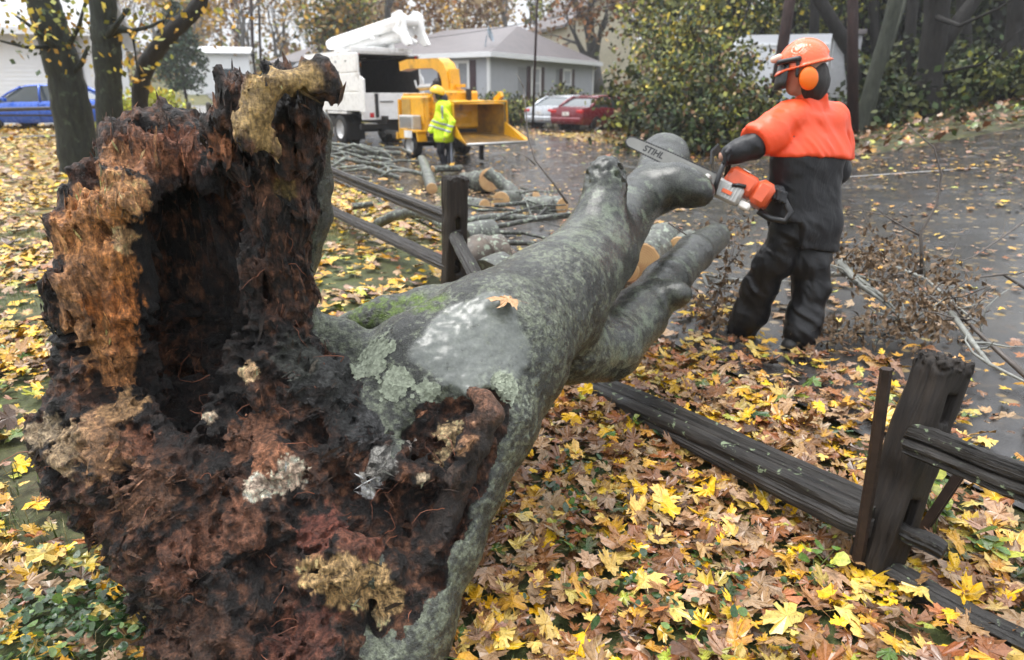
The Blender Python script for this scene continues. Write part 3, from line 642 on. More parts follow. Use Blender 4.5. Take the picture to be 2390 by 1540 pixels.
hol = (chain(co[fr], CUT[1][0], .05) > .06) & (chain(co[fr], CAL, .01) > .02) & (chain(co[fr], LIP, .01) > .012); hol = hol & (no[fr][:, 2] < .45); wl_ = np.clip(.35 + 1.2 * fbm(co[fr] * 6, 2, 44), .05, 1) * hol; pick = rng.choice(fr, 3000, replace=False, p=wl_ / wl_.sum()); V, F, k = slivers(co[pick], no[pick], rc[pick], 12)
link('splinters', np_mesh('splinters', V, F, False, k), m_rot, fallen, True)['kind'] = 'stuff'
# moss tufts along the ridge and lichen flakes on the bark lip
me = trunk_o.data; nv = len(me.vertices); tco = np.empty(nv * 3, np.float32); me.vertices.foreach_get('co', tco); tco = tco.reshape(-1, 3)
tno = np.empty(nv * 3, np.float32); me.vertex_normals.foreach_get('vector', tno); tno = tno.reshape(-1, 3)
md = np.min([np.sqrt(((tco - q) ** 2).sum(1)) for q in mq], 0); cand = np.where((md < .075) & (fbm(tco * 40, 2, 61) > -.15))[0]
pick = rng.choice(cand, min(2600, len(cand)), replace=False); V, F = fibres(tco[pick] , tno[pick], .011, .0016, 6, -.2, 2)
link('moss', np_mesh('moss', V, F), mat('moss', (.085, .14, .012), .8, 0, .5, 40), fallen, True)['kind'] = 'stuff'
def flakes(src, nrm, size, seed):
    r = np.random.default_rng(seed); V = []; F = []
    for p, n in zip(src, nrm):
        a = np.cross(n, r.normal(0, 1, 3)); a /= np.linalg.norm(a) + 1e-9; b = np.cross(n, a); s = size * r.uniform(.5, 1.4); i = len(V); h = s * r.uniform(.15, .6)
        V += [p + n * .001, p + a * s + n * h * r.uniform(.2, 1), p + b * s * .9 + n * h * r.uniform(.2, 1), p - a * s * .9 + n * h * r.uniform(0, 1), p - b * s + n * h * r.uniform(.2, 1)]
        F += [(i, i + 1, i + 2), (i, i + 2, i + 3), (i, i + 3, i + 4), (i, i + 4, i + 1)]
    return np.array(V), np.array(F)
ll = np.zeros(nv)
for px, py, r in ((870, 820, .075), (920, 890, .06), (1000, 905, .04), (860, 850, .06), (830, 870, .03), (1190, 900, .05)):
    d = np.sqrt(((tco - hit(px, py)) ** 2).sum(1)); ll = np.maximum(ll, 1 - sst(.4 * r, 1.3 * r, d))
cand = np.where((ll > .05) & (ll * .9 + fbm(tco * 50, 2, 3) * .7 > .42))[0]; pick = rng.choice(cand, min(1500, len(cand)), replace=False)
V, F = flakes(tco[pick], tno[pick], .0075, 8)
link('lichen_flakes', np_mesh('lichen_flakes', V, F, False), mat('lichen', (.23, .255, .19), .8, 0, .4, 60), fallen, True)['kind'] = 'stuff'
# bark curls round the torn edge of the wound
bd = np.abs(wroot[:0])
# ============================================================ split-rail fence, stakes, logs, brush
def wood_mat(name, lo, hi, moss_amt=.0, mosscol=(.30, .36, .24), rough=.45, grain=(60, 60, 4)):
    t = NT(name); co = t.co('Object'); cg = t.co('Object', grain)
    n = t.noise(cg, 1, 5, .65); n2 = t.noise(co, 7, 4, .6); c = t.mix(t.ramp(n, [(.3, 0.), (.7, 1.)]), lo, hi)
    c = t.mix(t.ramp(n2, [(.35, .5), (.6, 0.)]), c, tuple(q * .5 for q in lo))
    if moss_amt:
        v = t.noise(co, 22, 4, .6, .4); c = t.mix(t.ramp(v, [(.72 - moss_amt, 0.), (.76 - moss_amt, .9)]), c, mosscol)
    t.set(color=c, rough=t.ramp(n2, [(.3, rough - .15), (.7, rough + .2)]), spec=.35); t.bump(n, .8, .014); return t.m
M_RAIL = wood_mat('weathered_rail', (.006, .0055, .005), (.042, .037, .032), .10, (.20, .25, .15), .5)
M_RAILG = wood_mat('grey_rail', (.012, .011, .010), (.070, .064, .06), rough=.5)
M_POST = wood_mat('wet_post', (.006, .0045, .004), (.032, .024, .018), rough=.55)
def rail_mesh(L, r, seed, n=34, m=30, sag=0.0, squash=.8):
    """split rail along local z, grooved, wedge-like"""
    g = np.random.default_rng(seed); a = np.linspace(0, 2 * math.pi, n, endpoint=False)
    prof = 1 + .16 * np.cos(2 * a + g.uniform(0, 6)) + .14 * np.cos(3 * a + g.uniform(0, 6)) + g.uniform(-.26, .05, n) * (g.random(n) < .5)
    V = []; tw = g.uniform(-.2, .2)
    for i in range(m + 1):
        s = i / m; e = min(1, .72 + 9 * min(s, 1 - s)); rr = r * e * (1 + .03 * math.sin(s * 9 + seed)) * prof * (1 + g.normal(0, .02, n)); b = a + tw * s
        cx = .004 * math.sin(s * 7 + seed); cy = sag * 4 * s * (1 - s) + .004 * math.cos(s * 6 + seed)
        V.append(np.column_stack([rr * np.cos(b) + cx, rr * np.sin(b) * squash + cy, np.full(n, s * L)]))
    mb = MB(); mb.loft([[tuple(q) for q in r_] for r_ in V]); return mb.mesh('rail', True, 28)
def orient(o, a, b):
    a, b = Vector(a), Vector(b); o.location = a; o.rotation_mode = 'QUATERNION'; o.rotation_quaternion = (b - a).to_track_quat('Z', 'Y')
fence = empty('split_rail_fence', (FO[0], FO[1], 0), 0, 'old weathered split-rail fence crushed under the fallen trunk', 'fence')
def rail(a, b, r, m, seed, squash=.8, name='rail', parent=fence):
    a, b = Vector(a), Vector(b); o = link(name, rail_mesh((b - a).length, r, seed, squash=squash), m)
    orient(o, a, b)
    if parent is not None:
        o.parent = parent; o.matrix_parent_inverse = Matrix.LocRotScale(parent.location, parent.rotation_euler, parent.scale).inverted()
    return o
def post(base, top, hx, hy, seed, slots=(), rough_top=.03, vox=.009, name='post', m=None, parent=fence):
    base, top = np.asarray(base, float), np.asarray(top, float); L = np.linalg.norm(top - base)
    def f(p):
        q = np.abs(p - np.array([0, 0, L / 2 - .1], np.float32)) - np.array([hx - .02, hy - .02, L / 2 + .08], np.float32)
        d = np.sqrt((np.maximum(q, 0) ** 2).sum(1)) + np.minimum(q.max(1), 0) - .02
        for z, h in slots:
            q = np.abs(p - np.array([0, 0, z], np.float32)) - np.array([.026, 1, h], np.float32); d = smax(d, -(np.sqrt((np.maximum(q, 0) ** 2).sum(1)) + np.minimum(q.max(1), 0)), .02)
        return d
    def dp(p): return .008 * noise(p * 9, seed) + .006 * fbm(p * np.array([45, 45, 4], np.float32), 2, seed + 3, True) + rough_top * sst(L - .06, L, p[:, 2]) * fbm(p * 75, 2, seed + 5)
    v, q = surface(f, (-hx - .05, -hy - .05, -.25), (hx + .05, hy + .05, L + .06), vox, .04, dp)
    o = link(name, np_mesh(name, v, q), m or M_POST)
    o.location = base; o.rotation_mode = 'QUATERNION'; ax = Vector(top - base).normalized()
    xa = Vector((EV[0], EV[1], 0)); xa = (xa - ax * xa.dot(ax)).normalized(); ya = ax.cross(xa); o.rotation_quaternion = Matrix((xa, ya, ax)).transposed().to_quaternion()
    o.parent = parent; o.matrix_parent_inverse = Matrix.LocRotScale(parent.location, parent.rotation_euler, parent.scale).inverted(); return o
p1b = G(1060, 690); p2b = G(2032, 1340); p0b = G(742, 512)
post(p1b, P(1062, 412, p1b[1] + .02), .088, .075, 4, [(.26, .055), (.60, .055)]); post(p2b, P(2203, 838, 2.08), .070, .064, 7, [(.62, .05), (.25, .05)], .03, .0062)
post(p0b, P(738, 375, p0b[1]), .085, .07, 9, [(.3, .06)], .03, .015)
rail(P(738, 384, 9.25), P(1050, 512, 5.45), .062, M_RAILG, 1); rail(P(752, 480, 9.2), P(1055, 625, 5.4), .075, M_RAILG, 2)
rail(P(1062, 545, 5.36), P(1132, 690, 4.75), .05, M_RAIL, 3)
o = rail(P(1330, 872, 3.72), P(2050, 1195, 1.98), .060, M_RAIL, 4, .95); o['label'] = 'dark lichen-spotted upper rail'
rail(P(1335, 892, 3.68), P(2035, 1232, 1.95), .055, M_RAILG, 5, .7)
rail(P(2120, 1030, 1.97), P(2520, 1175, 1.5), .050, M_RAIL, 6, .95); rail(P(2050, 1352, 1.93) + [0, 0, .04], P(2560, 1620, 1.45) + [0, 0, .03], .05, M_RAIL, 7)
rail(P(2070, 1215, 1.98), P(2205, 1290, 1.86), .05, M_RAIL, 8, .6)
m_iron = mat('rusty_iron', (.035, .022, .017), .5, .4, .4, 30, .4)
o = empty('iron_stake', tuple(G(1998, 1345)), 0, 'tall dark iron rod driven upright against the leaning post', 'stake'); mb = MB(); a = G(1998, 1345); b = P(2069, 860, 1.93)
mb.tube([Vector((0, 0, -.1)), Vector(b - a) * .5 + Vector((.002, 0, 0)), Vector(b - a)], [.019, .0195, .018], 6); mb.build('rod', m_iron, o)
o = empty('iron_stake', tuple(G(2120, 1265)), 0, 'short dark channel-iron stake leaning right behind the post', 'stake'); a = G(2120, 1265); b = P(2238, 1105, 2.1); d = Vector(b - a)
mb = MB(); mb.tube([Vector((0, 0, -.05)), d], .020, 4); mb.tube([Vector((.03, .01, -.05)), d + Vector((.03, .01, .006))], .012, 4); mb.build('channel', m_iron, o)
# the fence further back on the left
f2 = empty('split_rail_fence', tuple(G(300, 318)), 0, 'distant split-rail fence running in front of the blue car', 'fence'); M_RF = mat('far_rail', (.05, .048, .045), .5, 0, .3, 9)
def frail(a, b, r, k): rail(a, b, r, M_RF, k, .9, 'rail', f2)
frail(P(-60, 326, 20.5), P(205, 314, 21.5), .055, 11); frail(P(-60, 258, 20.5), P(240, 249, 21.5), .055, 12); frail(P(205, 314, 21.5), P(445, 292, 24), .05, 15)
for px, Y in ((215, 21.5), (446, 24), (492, 25)): g_ = P(px, 300, Y); z0 = float(terrain(g_[0], Y)); post((g_[0], Y, z0), (g_[0] + .03, Y, z0 + 1.0), .08, .07, px, (), .03, .025, 'post', M_RF, f2)
frail(P(444, 276, 24), P(494, 288, 25), .06, 13); frail(P(444, 292, 24), P(494, 300, 25), .055, 14)
# ---- cut logs
t = NT('cut_wood'); co = t.co('Object'); sx = t.n('SeparateXYZ'); t.l(co, sx.inputs[0]); rad = t.n('VectorMath', operation='LENGTH'); cmb = t.n('CombineXYZ'); t.l(sx.outputs[0], cmb.inputs[0]); t.l(sx.outputs[1], cmb.inputs[1]); t.l(cmb.outputs[0], rad.inputs[0])
w = t.math('SINE', t.math('ADD', t.math('MULTIPLY', rad.outputs['Value'], 320.), t.math('MULTIPLY', t.noise(co, 9, 3), 9.)))
c = t.mix(t.ramp(w, [(0, 0.), (1, 1.)]), (.50, .30, .13), (.62, .42, .21)); c = t.mix(t.ramp(t.noise(co, 6, 4), [(.4, 0.), (.7, .6)]), c, (.34, .15, .06)); t.set(color=c, rough=.5); M_CUT = t.m
def log_bark(name, lo, hi): return wood_mat(name, lo, hi, .16, (.27, .31, .24), .4, (14, 14, 9))
M_LOG = log_bark('log_bark', (.055, .058, .05), (.15, .155, .14)); M_LOGB = log_bark('brown_log_bark', (.06, .048, .038), (.16, .13, .105)); M_LOGD = log_bark('dark_log_bark', (.03, .03, .027), (.085, .085, .075))
def log(pts, rads, label, m=M_LOG, faces=(1, 1), n=14, grp=None, name='cut_log', cat='log'):
    o = empty(name, tuple(pts[0]), 0, label, cat, grp); base = np.array(pts[0]); g = np.random.default_rng(int(abs(pts[0][0] * 977 + pts[0][1] * 131)) + 1); mb = MB()
    pts = [np.array(p, float) for p in pts]; fine = []; fr = []
    for i in range(len(pts) - 1):
        k = max(2, int(np.linalg.norm(pts[i + 1] - pts[i]) / .12) + 1); k = min(k, 8)
        for j in range(k): s = j / k; fine.append(pts[i] + (pts[i + 1] - pts[i]) * s + (g.normal(0, .08, 3) * rads[i] if (i or j) else 0)); fr.append((rads[i] + (rads[i + 1] - rads[i]) * s) * g.uniform(.94, 1.06))
    fine.append(pts[-1]); fr.append(rads[-1]); lo_ = [p - base for p in fine]; mb.tube([tuple(p) for p in lo_], fr, n)
    mb.build('bark', m, o, True, 60)
    for e, a, b, r in ((faces[0], lo_[0], lo_[1], fr[0]), (faces[1], lo_[-1], lo_[-2], fr[-1])):
        if not e: continue
        d = Vector(a - b).normalized(); q = MB(); q.lathe([(0, .008), (r * .9, .006), (r * .985, .0), (r * .985, -.01)], n); c = q.build('cut_face', M_CUT, o, False)
        c.rotation_mode = 'QUATERNION'; c.rotation_quaternion = d.to_track_quat('Z', 'Y'); c.location = Vector(a) + d * .004
    return o
def gp(px, py, r=0., Y=None): q = G(px, py); return np.array([q[0], q[1], q[2] + r])
def at_r(px, py, Y): return P(px, py, Y)
log([P(1143, 420, 11.6), P(1085, 428, 12.4)], [.19, .2], 'thick sawn log with round tan face behind the fence post', M_LOGD)
log([P(1138, 400, 11.3), P(1180, 435, 11.2), P(1222, 480, 10.9)], [.10, .11, .12], 'sloping cut limb with pale slanted end leaning on the logs', M_LOG)
log([P(1170, 468, 10.2), P(1215, 462, 11.4)], [.13, .14], 'small log with round tan face beside the sloping limb', M_LOG)
log([P(1131, 482, 9.9), P(1082, 474, 10.3)], [.11, .12], 'grey log lying low behind the fence post', M_LOG)
log([P(1312, 482, 9.4), P(1232, 480, 9.9)], [.12, .14], 'grey log whose pale face touches the trunk edge', M_LOG)
log([P(1252, 458, 11.2), P(1212, 470, 11.4)], [.09, .09], 'short log with orange face half hidden in twigs', M_LOGB)
log([P(1008, 440, 11.4), P(998, 405, 12.6), P(984, 372, 14.2)], [.095, .10, .085], 'straight cut pole pointing at the viewer near the chipper', M_LOG)
log([P(1010, 395, 13.6), P(1075, 392, 14.4)], [.06, .07], 'thin dark log lying in front of the yellow jacket worker', M_LOGD)
log([P(1175, 592, 6.1), P(1125, 600, 6.0), P(1095, 612, 5.9)], [.19, .2, .17], 'broad brown log section lying behind the trunk', M_LOGB, (0, 0))
log([P(1185, 640, 5.5), P(1150, 660, 5.4)], [.2, .22], 'thick lichen-covered log section beside the trunk', M_LOG, (0, 0))
log([P(1150, 545, 6.9), P(1080, 560, 6.7)], [.15, .16], 'grey log resting behind the broad brown section', M_LOG, (0, 0))
log([P(880, 523, 8.3), P(915, 505, 8.0), P(965, 494, 7.7), P(1005, 505, 7.4), P(1040, 528, 7.1)], [.06, .06, .06, .055, .05], 'arched grey branch with pale torn end under the rails', M_LOG, n=10, name='cut_branch', cat='branch')
log([P(822, 482, 9.3), P(870, 476, 9.4)], [.05, .04], 'short dark stick on the leaves under the rail', M_LOGD, n=8, name='cut_branch', cat='branch')
log([P(1080, 545, 6.9), P(1150, 530, 7.0), P(1230, 515, 7.2), P(1330, 498, 7.5)], [.03, .03, .028, .02], 'long thin branch reaching over the log pile', M_LOGD, n=8, name='cut_branch', cat='branch')
log([P(1085, 515, 7.6), P(1160, 505, 7.8), P(1250, 510, 7.9), P(1330, 503, 8)], [.04, .045, .04, .035], 'wavy grey branch lying along the logs', M_LOG, n=8, name='cut_branch', cat='branch')
log([P(1100, 540, 7.0), P(1180, 500, 7.4), P(1260, 480, 8.2), P(1320, 478, 8.6)], [.016, .016, .014, .01], 'thin dark twig rising across the log pile', M_LOGD, n=6, name='cut_branch', cat='branch')
log([P(1120, 575, 6.6), P(1200, 566, 6.7), P(1290, 570, 6.9)], [.028, .028, .024], 'dark branch lying beside the thick lichened section', M_LOGD, n=8, name='cut_branch', cat='branch')
log([P(1150, 480, 9.2), P(1240, 472, 9.8), P(1290, 462, 10.4)], [.03, .03, .02], 'bent twig lying behind the logs', M_LOGD, n=6, name='cut_branch', cat='branch')
rt = random.Random(19)
for k in range(16):
    px = rt.uniform(1085, 1330); py = rt.uniform(455, 590); Y = float(np.interp(py, [450, 600], [11.2, 6.4])); a = P(px, py, Y); ang = rt.gauss(.2, .7); L = rt.uniform(.6, 1.8); dv = np.array([math.cos(ang), math.sin(ang), 0]); r0 = rt.uniform(.009, .026)
    log([a + dv * L * (s - .5) + np.array([rt.gauss(0, .06), rt.gauss(0, .06), .12 * rt.random() + .2 * math.sin(s * 3.1) * rt.random()]) for s in (0, .3, .6, 1)], [r0, r0 * .85, r0 * .7, r0 * .4], 'thin dark branch tangled among the logs behind the fence post', M_LOGD, (0, 0), 6, 'thin branches tangled among the logs', 'cut_branch', 'branch')
# logs under the saw
log([P(1495, 612, 5.9), P(1545, 560, 6.9)], [.17, .18], 'hollow grey log with ragged yellow end under the trunk', M_LOG)
log([P(1470, 635, 5.4), P(1440, 620, 5.9)], [.085, .085], 'small log with dark reddish face under the trunk', M_LOGD)
log([P(1583, 572, 6.4), P(1610, 556, 7.0)], [.085, .09], 'log with orange face behind the lower limb', M_LOG)
log([P(1500, 565, 6.9), P(1560, 545, 7.2)], [.15, .13], 'pale grey log behind the hollow log', M_LOG)
# brush heap by the chipper
rb = random.Random(7)
for k in range(34):
    px = rb.uniform(770, 1010); py = rb.uniform(352, 418) ; Y = float(np.interp(py, [350, 420], [17.5, 12.3])) + rb.uniform(-.4, .4); a = P(px, py, Y); a[2] = max(a[2], terrain(a[0], a[1]) + .05); ang = rb.gauss(2.9, .7); L = rb.uniform(.6, 2.2)
    dv = np.array([math.cos(ang), math.sin(ang) * .6, 0]); pts = [a + dv * L * s + np.array([rb.gauss(0, .06), rb.gauss(0, .06), .3 * math.sin(s * 3.1) * rb.uniform(.1, .9)]) for s in (0, .33, .66, 1)]; r0 = rb.uniform(.025, .06)
    log(pts, [r0, r0 * .85, r0 * .7, r0 * .45], 'grey lichen-covered cut branch heaped in front of the chipper', M_LOG, (1, 0), 7, 'cut branches heaped before the chipper', 'cut_branch', 'branch')
# ---- brush with dried brown leaves round the worker
M_TWIG = mat('twig', (.075, .062, .052), .5, 0, .3, 20); M_TWIGL = mat('lichened_twig', (.20, .205, .185), .55, 0, .4, 25); M_DRY = mat('dried_leaf', (.15, .098, .055), .75, 0, .6, 30)
def dry_leaves(c, rad, n, seed, s=.05):
    n = int(n * .62)
    g = np.random.default_rng(seed); V = []; F = []
    for k in range(n):
        p = np.array(c) + g.normal(0, 1, 3) * rad; d = g.normal(0, 1, 3); d[2] -= 1.2; d /= np.linalg.norm(d); a = np.cross(d, g.normal(0, 1, 3)); a /= np.linalg.norm(a); b = np.cross(d, a); L = s * g.uniform(.6, 1.5); w = L * .22; i = len(V)
        V += [p, p + d * L * .5 + a * w + b * w * .6, p + d * L * .55 - a * w + b * w * .6, p + d * L]; F += [(i, i + 1, i + 2), (i + 1, i + 3, i + 2)]
    return V, F
def brush(pts, r, label, m, sprays, seed, side=5, grp=None):
    base = np.array(pts[0]); o = empty('brush_branch', tuple(base), 0, label, 'branch', grp); mb = MB(); g = random.Random(seed); n = len(pts)
    P_ = [np.array(p) - base for p in pts]; mb.tube([tuple(p) for p in P_], [r * (1 - .75 * i / (n - 1)) for i in range(n)], 7)
    for k in range(side):
        i = g.randrange(1, n); s = P_[i]; d = np.array([g.gauss(0, 1), g.gauss(0, .7), g.gauss(.25, .5)]); d /= np.linalg.norm(d); L = g.uniform(.12, .4); q = [s]
        for j in range(3): d = d + np.array([g.gauss(0, .3), g.gauss(0, .3), g.gauss(0, .3)]); q.append(q[-1] + d / np.linalg.norm(d) * L / 3)
        mb.tube([tuple(x) for x in q], [r * .45, r * .35, r * .25, r * .1], 5)
    mb.build('twigs', m, o, True)
    V, F = [], []
    for c, rad, k in sprays:
        v, f = dry_leaves(np.array(c) - base, np.array(rad), k, seed + k); F += [tuple(q + len(V) for q in t_) for t_ in f]; V += list(v)
    if V: x = MB(); x.v = [tuple(q) for q in V]; x.f = F; x.build('dried_leaves', M_DRY, o, False, fix=False)
    return o
brush([P(1960, 610, 4.9), P(2000, 660, 4.7), P(2060, 700, 4.5), P(2120, 762, 4.2)], .03, 'thick lichened branch lying beside the worker\'s boots', M_TWIGL, [], 21)
brush([P(1930, 640, 5.0), P(1990, 640, 4.8), P(2060, 690, 4.5), P(2115, 752, 4.25)], .022, 'pale forked branch lying right of the worker', M_TWIGL, [(P(1995, 605, 4.9), (.13, .12, .09), 330), (P(2050, 575, 4.9), (.11, .1, .10), 260)], 22, 8)
brush([P(2150, 640, 4.6), P(2151, 590, 4.62), P(2148, 545, 4.65), P(2185, 480, 4.7), P(2198, 410, 4.75), P(2180, 345, 4.8), P(2120, 293, 4.85)], .014, 'tall bare curved twig standing up over the street', M_TWIG, [], 23, 0)
brush([P(2148, 550, 4.65), P(2110, 530, 4.7), P(2065, 503, 4.75), P(2010, 490, 4.8)], .009, 'thin side twig with brown leaves pointing left', M_TWIG, [(P(2100, 590, 4.7), (.08, .08, .07), 120), (P(2075, 640, 4.6), (.12, .1, .07), 220)], 24, 4)
brush([P(2420, 900, 3.4), P(2330, 820, 3.7), P(2250, 745, 4.0), P(2170, 690, 4.3), P(2120, 640, 4.5)], .018, 'long dark branch running up from the right edge', M_TWIG, [(P(2170, 730, 4.1), (.12, .1, .08), 280), (P(2230, 690, 4.2), (.09, .08, .08), 200)], 25, 9)
brush([P(2420, 690, 4.4), P(2340, 640, 4.5), P(2260, 650, 4.4), P(2200, 700, 4.3)], .012, 'slender branch arching in from the right edge', M_TWIG, [(P(2195, 640, 4.4), (.08, .08, .07), 160)], 26, 5)
brush([P(2400, 510, 5.2), P(2330, 560, 5.0), P(2270, 600, 4.8), P(2210, 620, 4.6)], .010, 'thin upper twig at the right edge', M_TWIG, [], 27, 4)
brush([P(2220, 730, 4.1), P(2270, 800, 3.6), P(2310, 850, 3.3), P(2420, 905, 3.0)], .02, 'pale branch behind the leaning post top', M_TWIGL, [], 28, 4)
brush([P(1830, 745, 4.9), P(1900, 770, 4.5), P(1990, 775, 4.3), P(2060, 780, 4.2)], .028, 'mossy branch lying behind the boots', M_LOGD, [(P(1910, 775, 4.15), (.10, .08, .05), 230), (P(1990, 760, 4.2), (.12, .08, .05), 230)], 29, 4)
brush([P(1800, 640, 5.6), P(1750, 660, 5.3), P(1690, 650, 5.2), P(1640, 640, 5.2)], .03, 'mossy bent branch between trunk limb and worker', M_TWIGL, [], 30, 3)
brush([P(1640, 760, 4.5), P(1670, 700, 4.6), P(1700, 620, 4.9), P(1720, 530, 5.3)], .010, 'upright twig of dried brown leaves left of the worker', M_TWIG, [(P(1660, 735, 4.5), (.09, .08, .09), 260), (P(1690, 660, 4.7), (.06, .06, .10), 150), (P(1715, 545, 5.3), (.07, .08, .13), 190)], 31, 5)
brush([P(1560, 520, 5.2), P(1620, 560, 5.0), P(1680, 600, 4.9), P(1760, 630, 4.8)], .007, 'thin twig hanging below the sawn stub', M_TWIG, [], 32, 3)
brush([P(2080, 620, 5.2), P(2160, 650, 5.0), P(2240, 720, 4.6), P(2290, 760, 4.3)], .016, 'lichened twig crossing the brown brush', M_TWIGL, [(P(2130, 760, 4.2), (.14, .1, .05), 260), (P(2110, 690, 4.4), (.1, .1, .06), 160)], 33, 6)
# young bare twigs rising left of the trunk
brush([P(1325, 475, 6.2), P(1290, 425, 6.3), P(1250, 375, 6.4), P(1232, 320, 6.5), P(1228, 260, 6.6), P(1222, 205, 6.7)], .012, 'tall thin bare sapling rising behind the trunk', M_TWIG, [], 34, 2)
brush([P(1250, 385, 6.4), P(1232, 368, 6.42), P(1208, 355, 6.45)], .008, 'short side shoot of the thin sapling', M_TWIG, [], 35, 0)
# ============================================================ workers and chainsaw
def cloth_mat(name, col, rough=.4, var=.2, bump=.5, sc=9, spec=.5):
    t = NT(name); co = t.co('Object'); n = t.noise(co, sc, 4, .6, .6); f = t.noise(co, 260, 2)
    t.set(color=t.ramp(n, [(.3, tuple(c * (1 - var) for c in col)), (.7, tuple(c * (1 + var) for c in col))]), rough=t.ramp(n, [(.3, rough - .08), (.7, rough + .12)]), spec=spec)
    cr = t.ramp(t.noise(t.co('Object', (1, 1, .45), (.3, .5, 0)), 13, 3, .55, 1.2), [(.40, 0.), (.5, 1.), (.60, 0.)])
    t.bump(t.math('ADD', t.math('ADD', n, t.math('MULTIPLY', cr, .10)), t.math('MULTIPLY', f, .03)), bump * .7, .02); return t.m
M_SKIN = cloth_mat('skin', (.42, .24, .17), .5, .08, .05); M_BLACK = cloth_mat('black_rainwear', (.0135, .014, .016), .42, .25, .55, 7, .4); M_TROU = cloth_mat('black_trousers', (.009, .009, .010), .42, .3, .5, 8, .35)
M_ORANGE = cloth_mat('orange_cloth', (.86, .085, .022), .45, .06, .35, 6); M_HELM = mat('orange_plastic', (.82, .13, .035), .25, 0, .05, 3, coat=.3); M_MUFF = mat('orange_muff', (.85, .17, .01), .4, 0, .05, 5)
M_DARKP = mat('black_plastic', (.012, .012, .013), .35, 0, .2, 8); M_HAIR = mat('dark_hair', (.018, .015, .013), .5, 0, .4, 60, .5); M_BOOT = mat('black_boot', (.015, .014, .013), .4, 0, .3, 12, .3)
def field_obj(name, f, lo, hi, vox, m, parent, disp=None, band=.03):
    v, q = surface(f, lo, hi, vox, band, disp); return link(name, np_mesh(name, v, q), m, parent, True)
def J(px, py, Y): return P(px, py, Y).astype(np.float32)
W = {}
fd = np.array([-.43, .9, 0], np.float32); lf = np.array([-.9, -.43, 0], np.float32); up = np.array([0, 0, 1], np.float32)
sc_ = J(1893, 262, 4.28); hp = J(1866, 545, 4.28)                                   # mid shoulders, mid hips
shL, shR = sc_ + lf * .165 - up * .045, sc_ - lf * .165 - up * .045
elL, haL = J(1760, 338, 4.12), J(1690, 364, 4.12); elR, haR = J(1955, 400, 4.5), J(1790, 445, 4.52)
kneeL, ankL, toeL = J(1775, 668, 4.33), J(1733, 768, 4.40), J(1702, 786, 4.45)
kneeR, ankR, toeR = J(1893, 680, 4.26), J(1868, 785, 4.16), J(1842, 806, 4.12)
hipL, hipR = hp + lf * .09, hp - lf * .09
head = J(1878, 162, 4.27)
w1 = empty('person', (float(hp[0]), float(hp[1]), 0), 0, 'worker in black rainwear and orange yoke and helmet sawing the trunk', 'person')
blo, bhi = (1.1, 3.85, -.05), (2.45, 4.75, 2.05)
def torso_d(p, g=0.):
    d = None
    for s in (-1, 1):
        c = chain(p, [(sc_ + lf * .10 * s - up * .03, .115 + g), (sc_ + lf * .10 * s - up * .25 - fd * .02, .135 + g), (hp + lf * .07 * s + up * .10, .10 + g), (hp + lf * .05 * s + up * .04, .09 + g)], .05)
        d = c if d is None else smin(d, c, .08)
    return d
def body_d(p):
    d = torso_d(p, -.045)
    for a, b, c, r in ((shL - up * .02, elL, haL, (.05, .045, .034)), (shR - up * .02, elR, haR, (.05, .045, .034))): d = smin(d, chain(p, [(a, r[0]), (b, r[1]), (c, r[2])], .02), .04)
    for h, k, a, tt in ((hipL, kneeL, ankL, toeL), (hipR, kneeR, ankR, toeR)): d = smin(d, chain(p, [(h, .075), (k, .062), (a, .045), (tt, .038)], .03), .05)
    d = smin(d, chain(p, [(sc_ + up * .02, .06), (sc_ * .35 + head * .65 - up * .03, .056)], .02), .03)
    hd = np.minimum(seg(p, head + up * .05 - fd * .01, head + up * .0 - fd * .01, .098, .09), 9); hd = smin(hd, seg(p, head - up * .02 + FH * .03, head - up * .085 + FH * .045, .072, .05), .04)
    hd = smin(hd, seg(p, head + FH * .098 + up * .005, head + FH * .125 - up * .028, .012, .016), .02)
    return smin(d, hd, .02)
FH = np.array([-.88, .40, -.25], np.float32); FH /= np.linalg.norm(FH)              # where the face points
LH = np.cross(up, FH); LH /= np.linalg.norm(LH); UH = np.cross(FH, LH)
field_obj('body', body_d, blo, bhi, .013, M_SKIN, w1)
def trous_d(p):
    d = None
    for h, k, a in ((hipL, kneeL, ankL), (hipR, kneeR, ankR)):
        c = chain(p, [(h + up * .04, .105), (h * .5 + k * .5, .108), (k, .102), (k * .4 + a * .6, .102), (a + up * .02, .098)], .05); d = c if d is None else smin(d, c, .04)
    return smin(d, chain(p, [(hipL + up * .04, .108), (hipR + up * .04, .108)], .05), .06)
def fold(p, k=1.):
    s = p + .05 * np.stack([noise(p * 6, 3), noise(p * 6, 4), noise(p * 6, 5)], 1)
    return k * (.011 * fbm(np.stack([s[:, 0] * 7, s[:, 1] * 7, s[:, 2] * 11 + s[:, 0] * 9], 1), 2, 14, True) + .011 * noise(p * 8, 8))
field_obj('trousers', trous_d, blo, bhi, .0095, M_TROU, w1, lambda p: fold(p, 1.25), .04)
for a_, t_ in ((ankL, toeL), (ankR, toeR)): field_obj('boot', lambda p: smax(chain(p, [(a_ + up * .06, .062), (a_ - up * .02, .062), (t_, .05)], .03), -(p[:, 2] - .012), .01), blo, (2.45, 4.75, .4), .009, M_BOOT, w1)
def coat_base(p):
    d = None
    for s in (-1, 0, 1):
        c = chain(p, [(sc_ + lf * .115 * s - up * .075, .098), (sc_ + lf * .128 * s - up * .26 - fd * .02, .122), (hp + lf * .130 * s + up * .06, .142), (hp + lf * .150 * s - up * .18, .162)], .05); d = c if d is None else smin(d, c, .06)
    return d
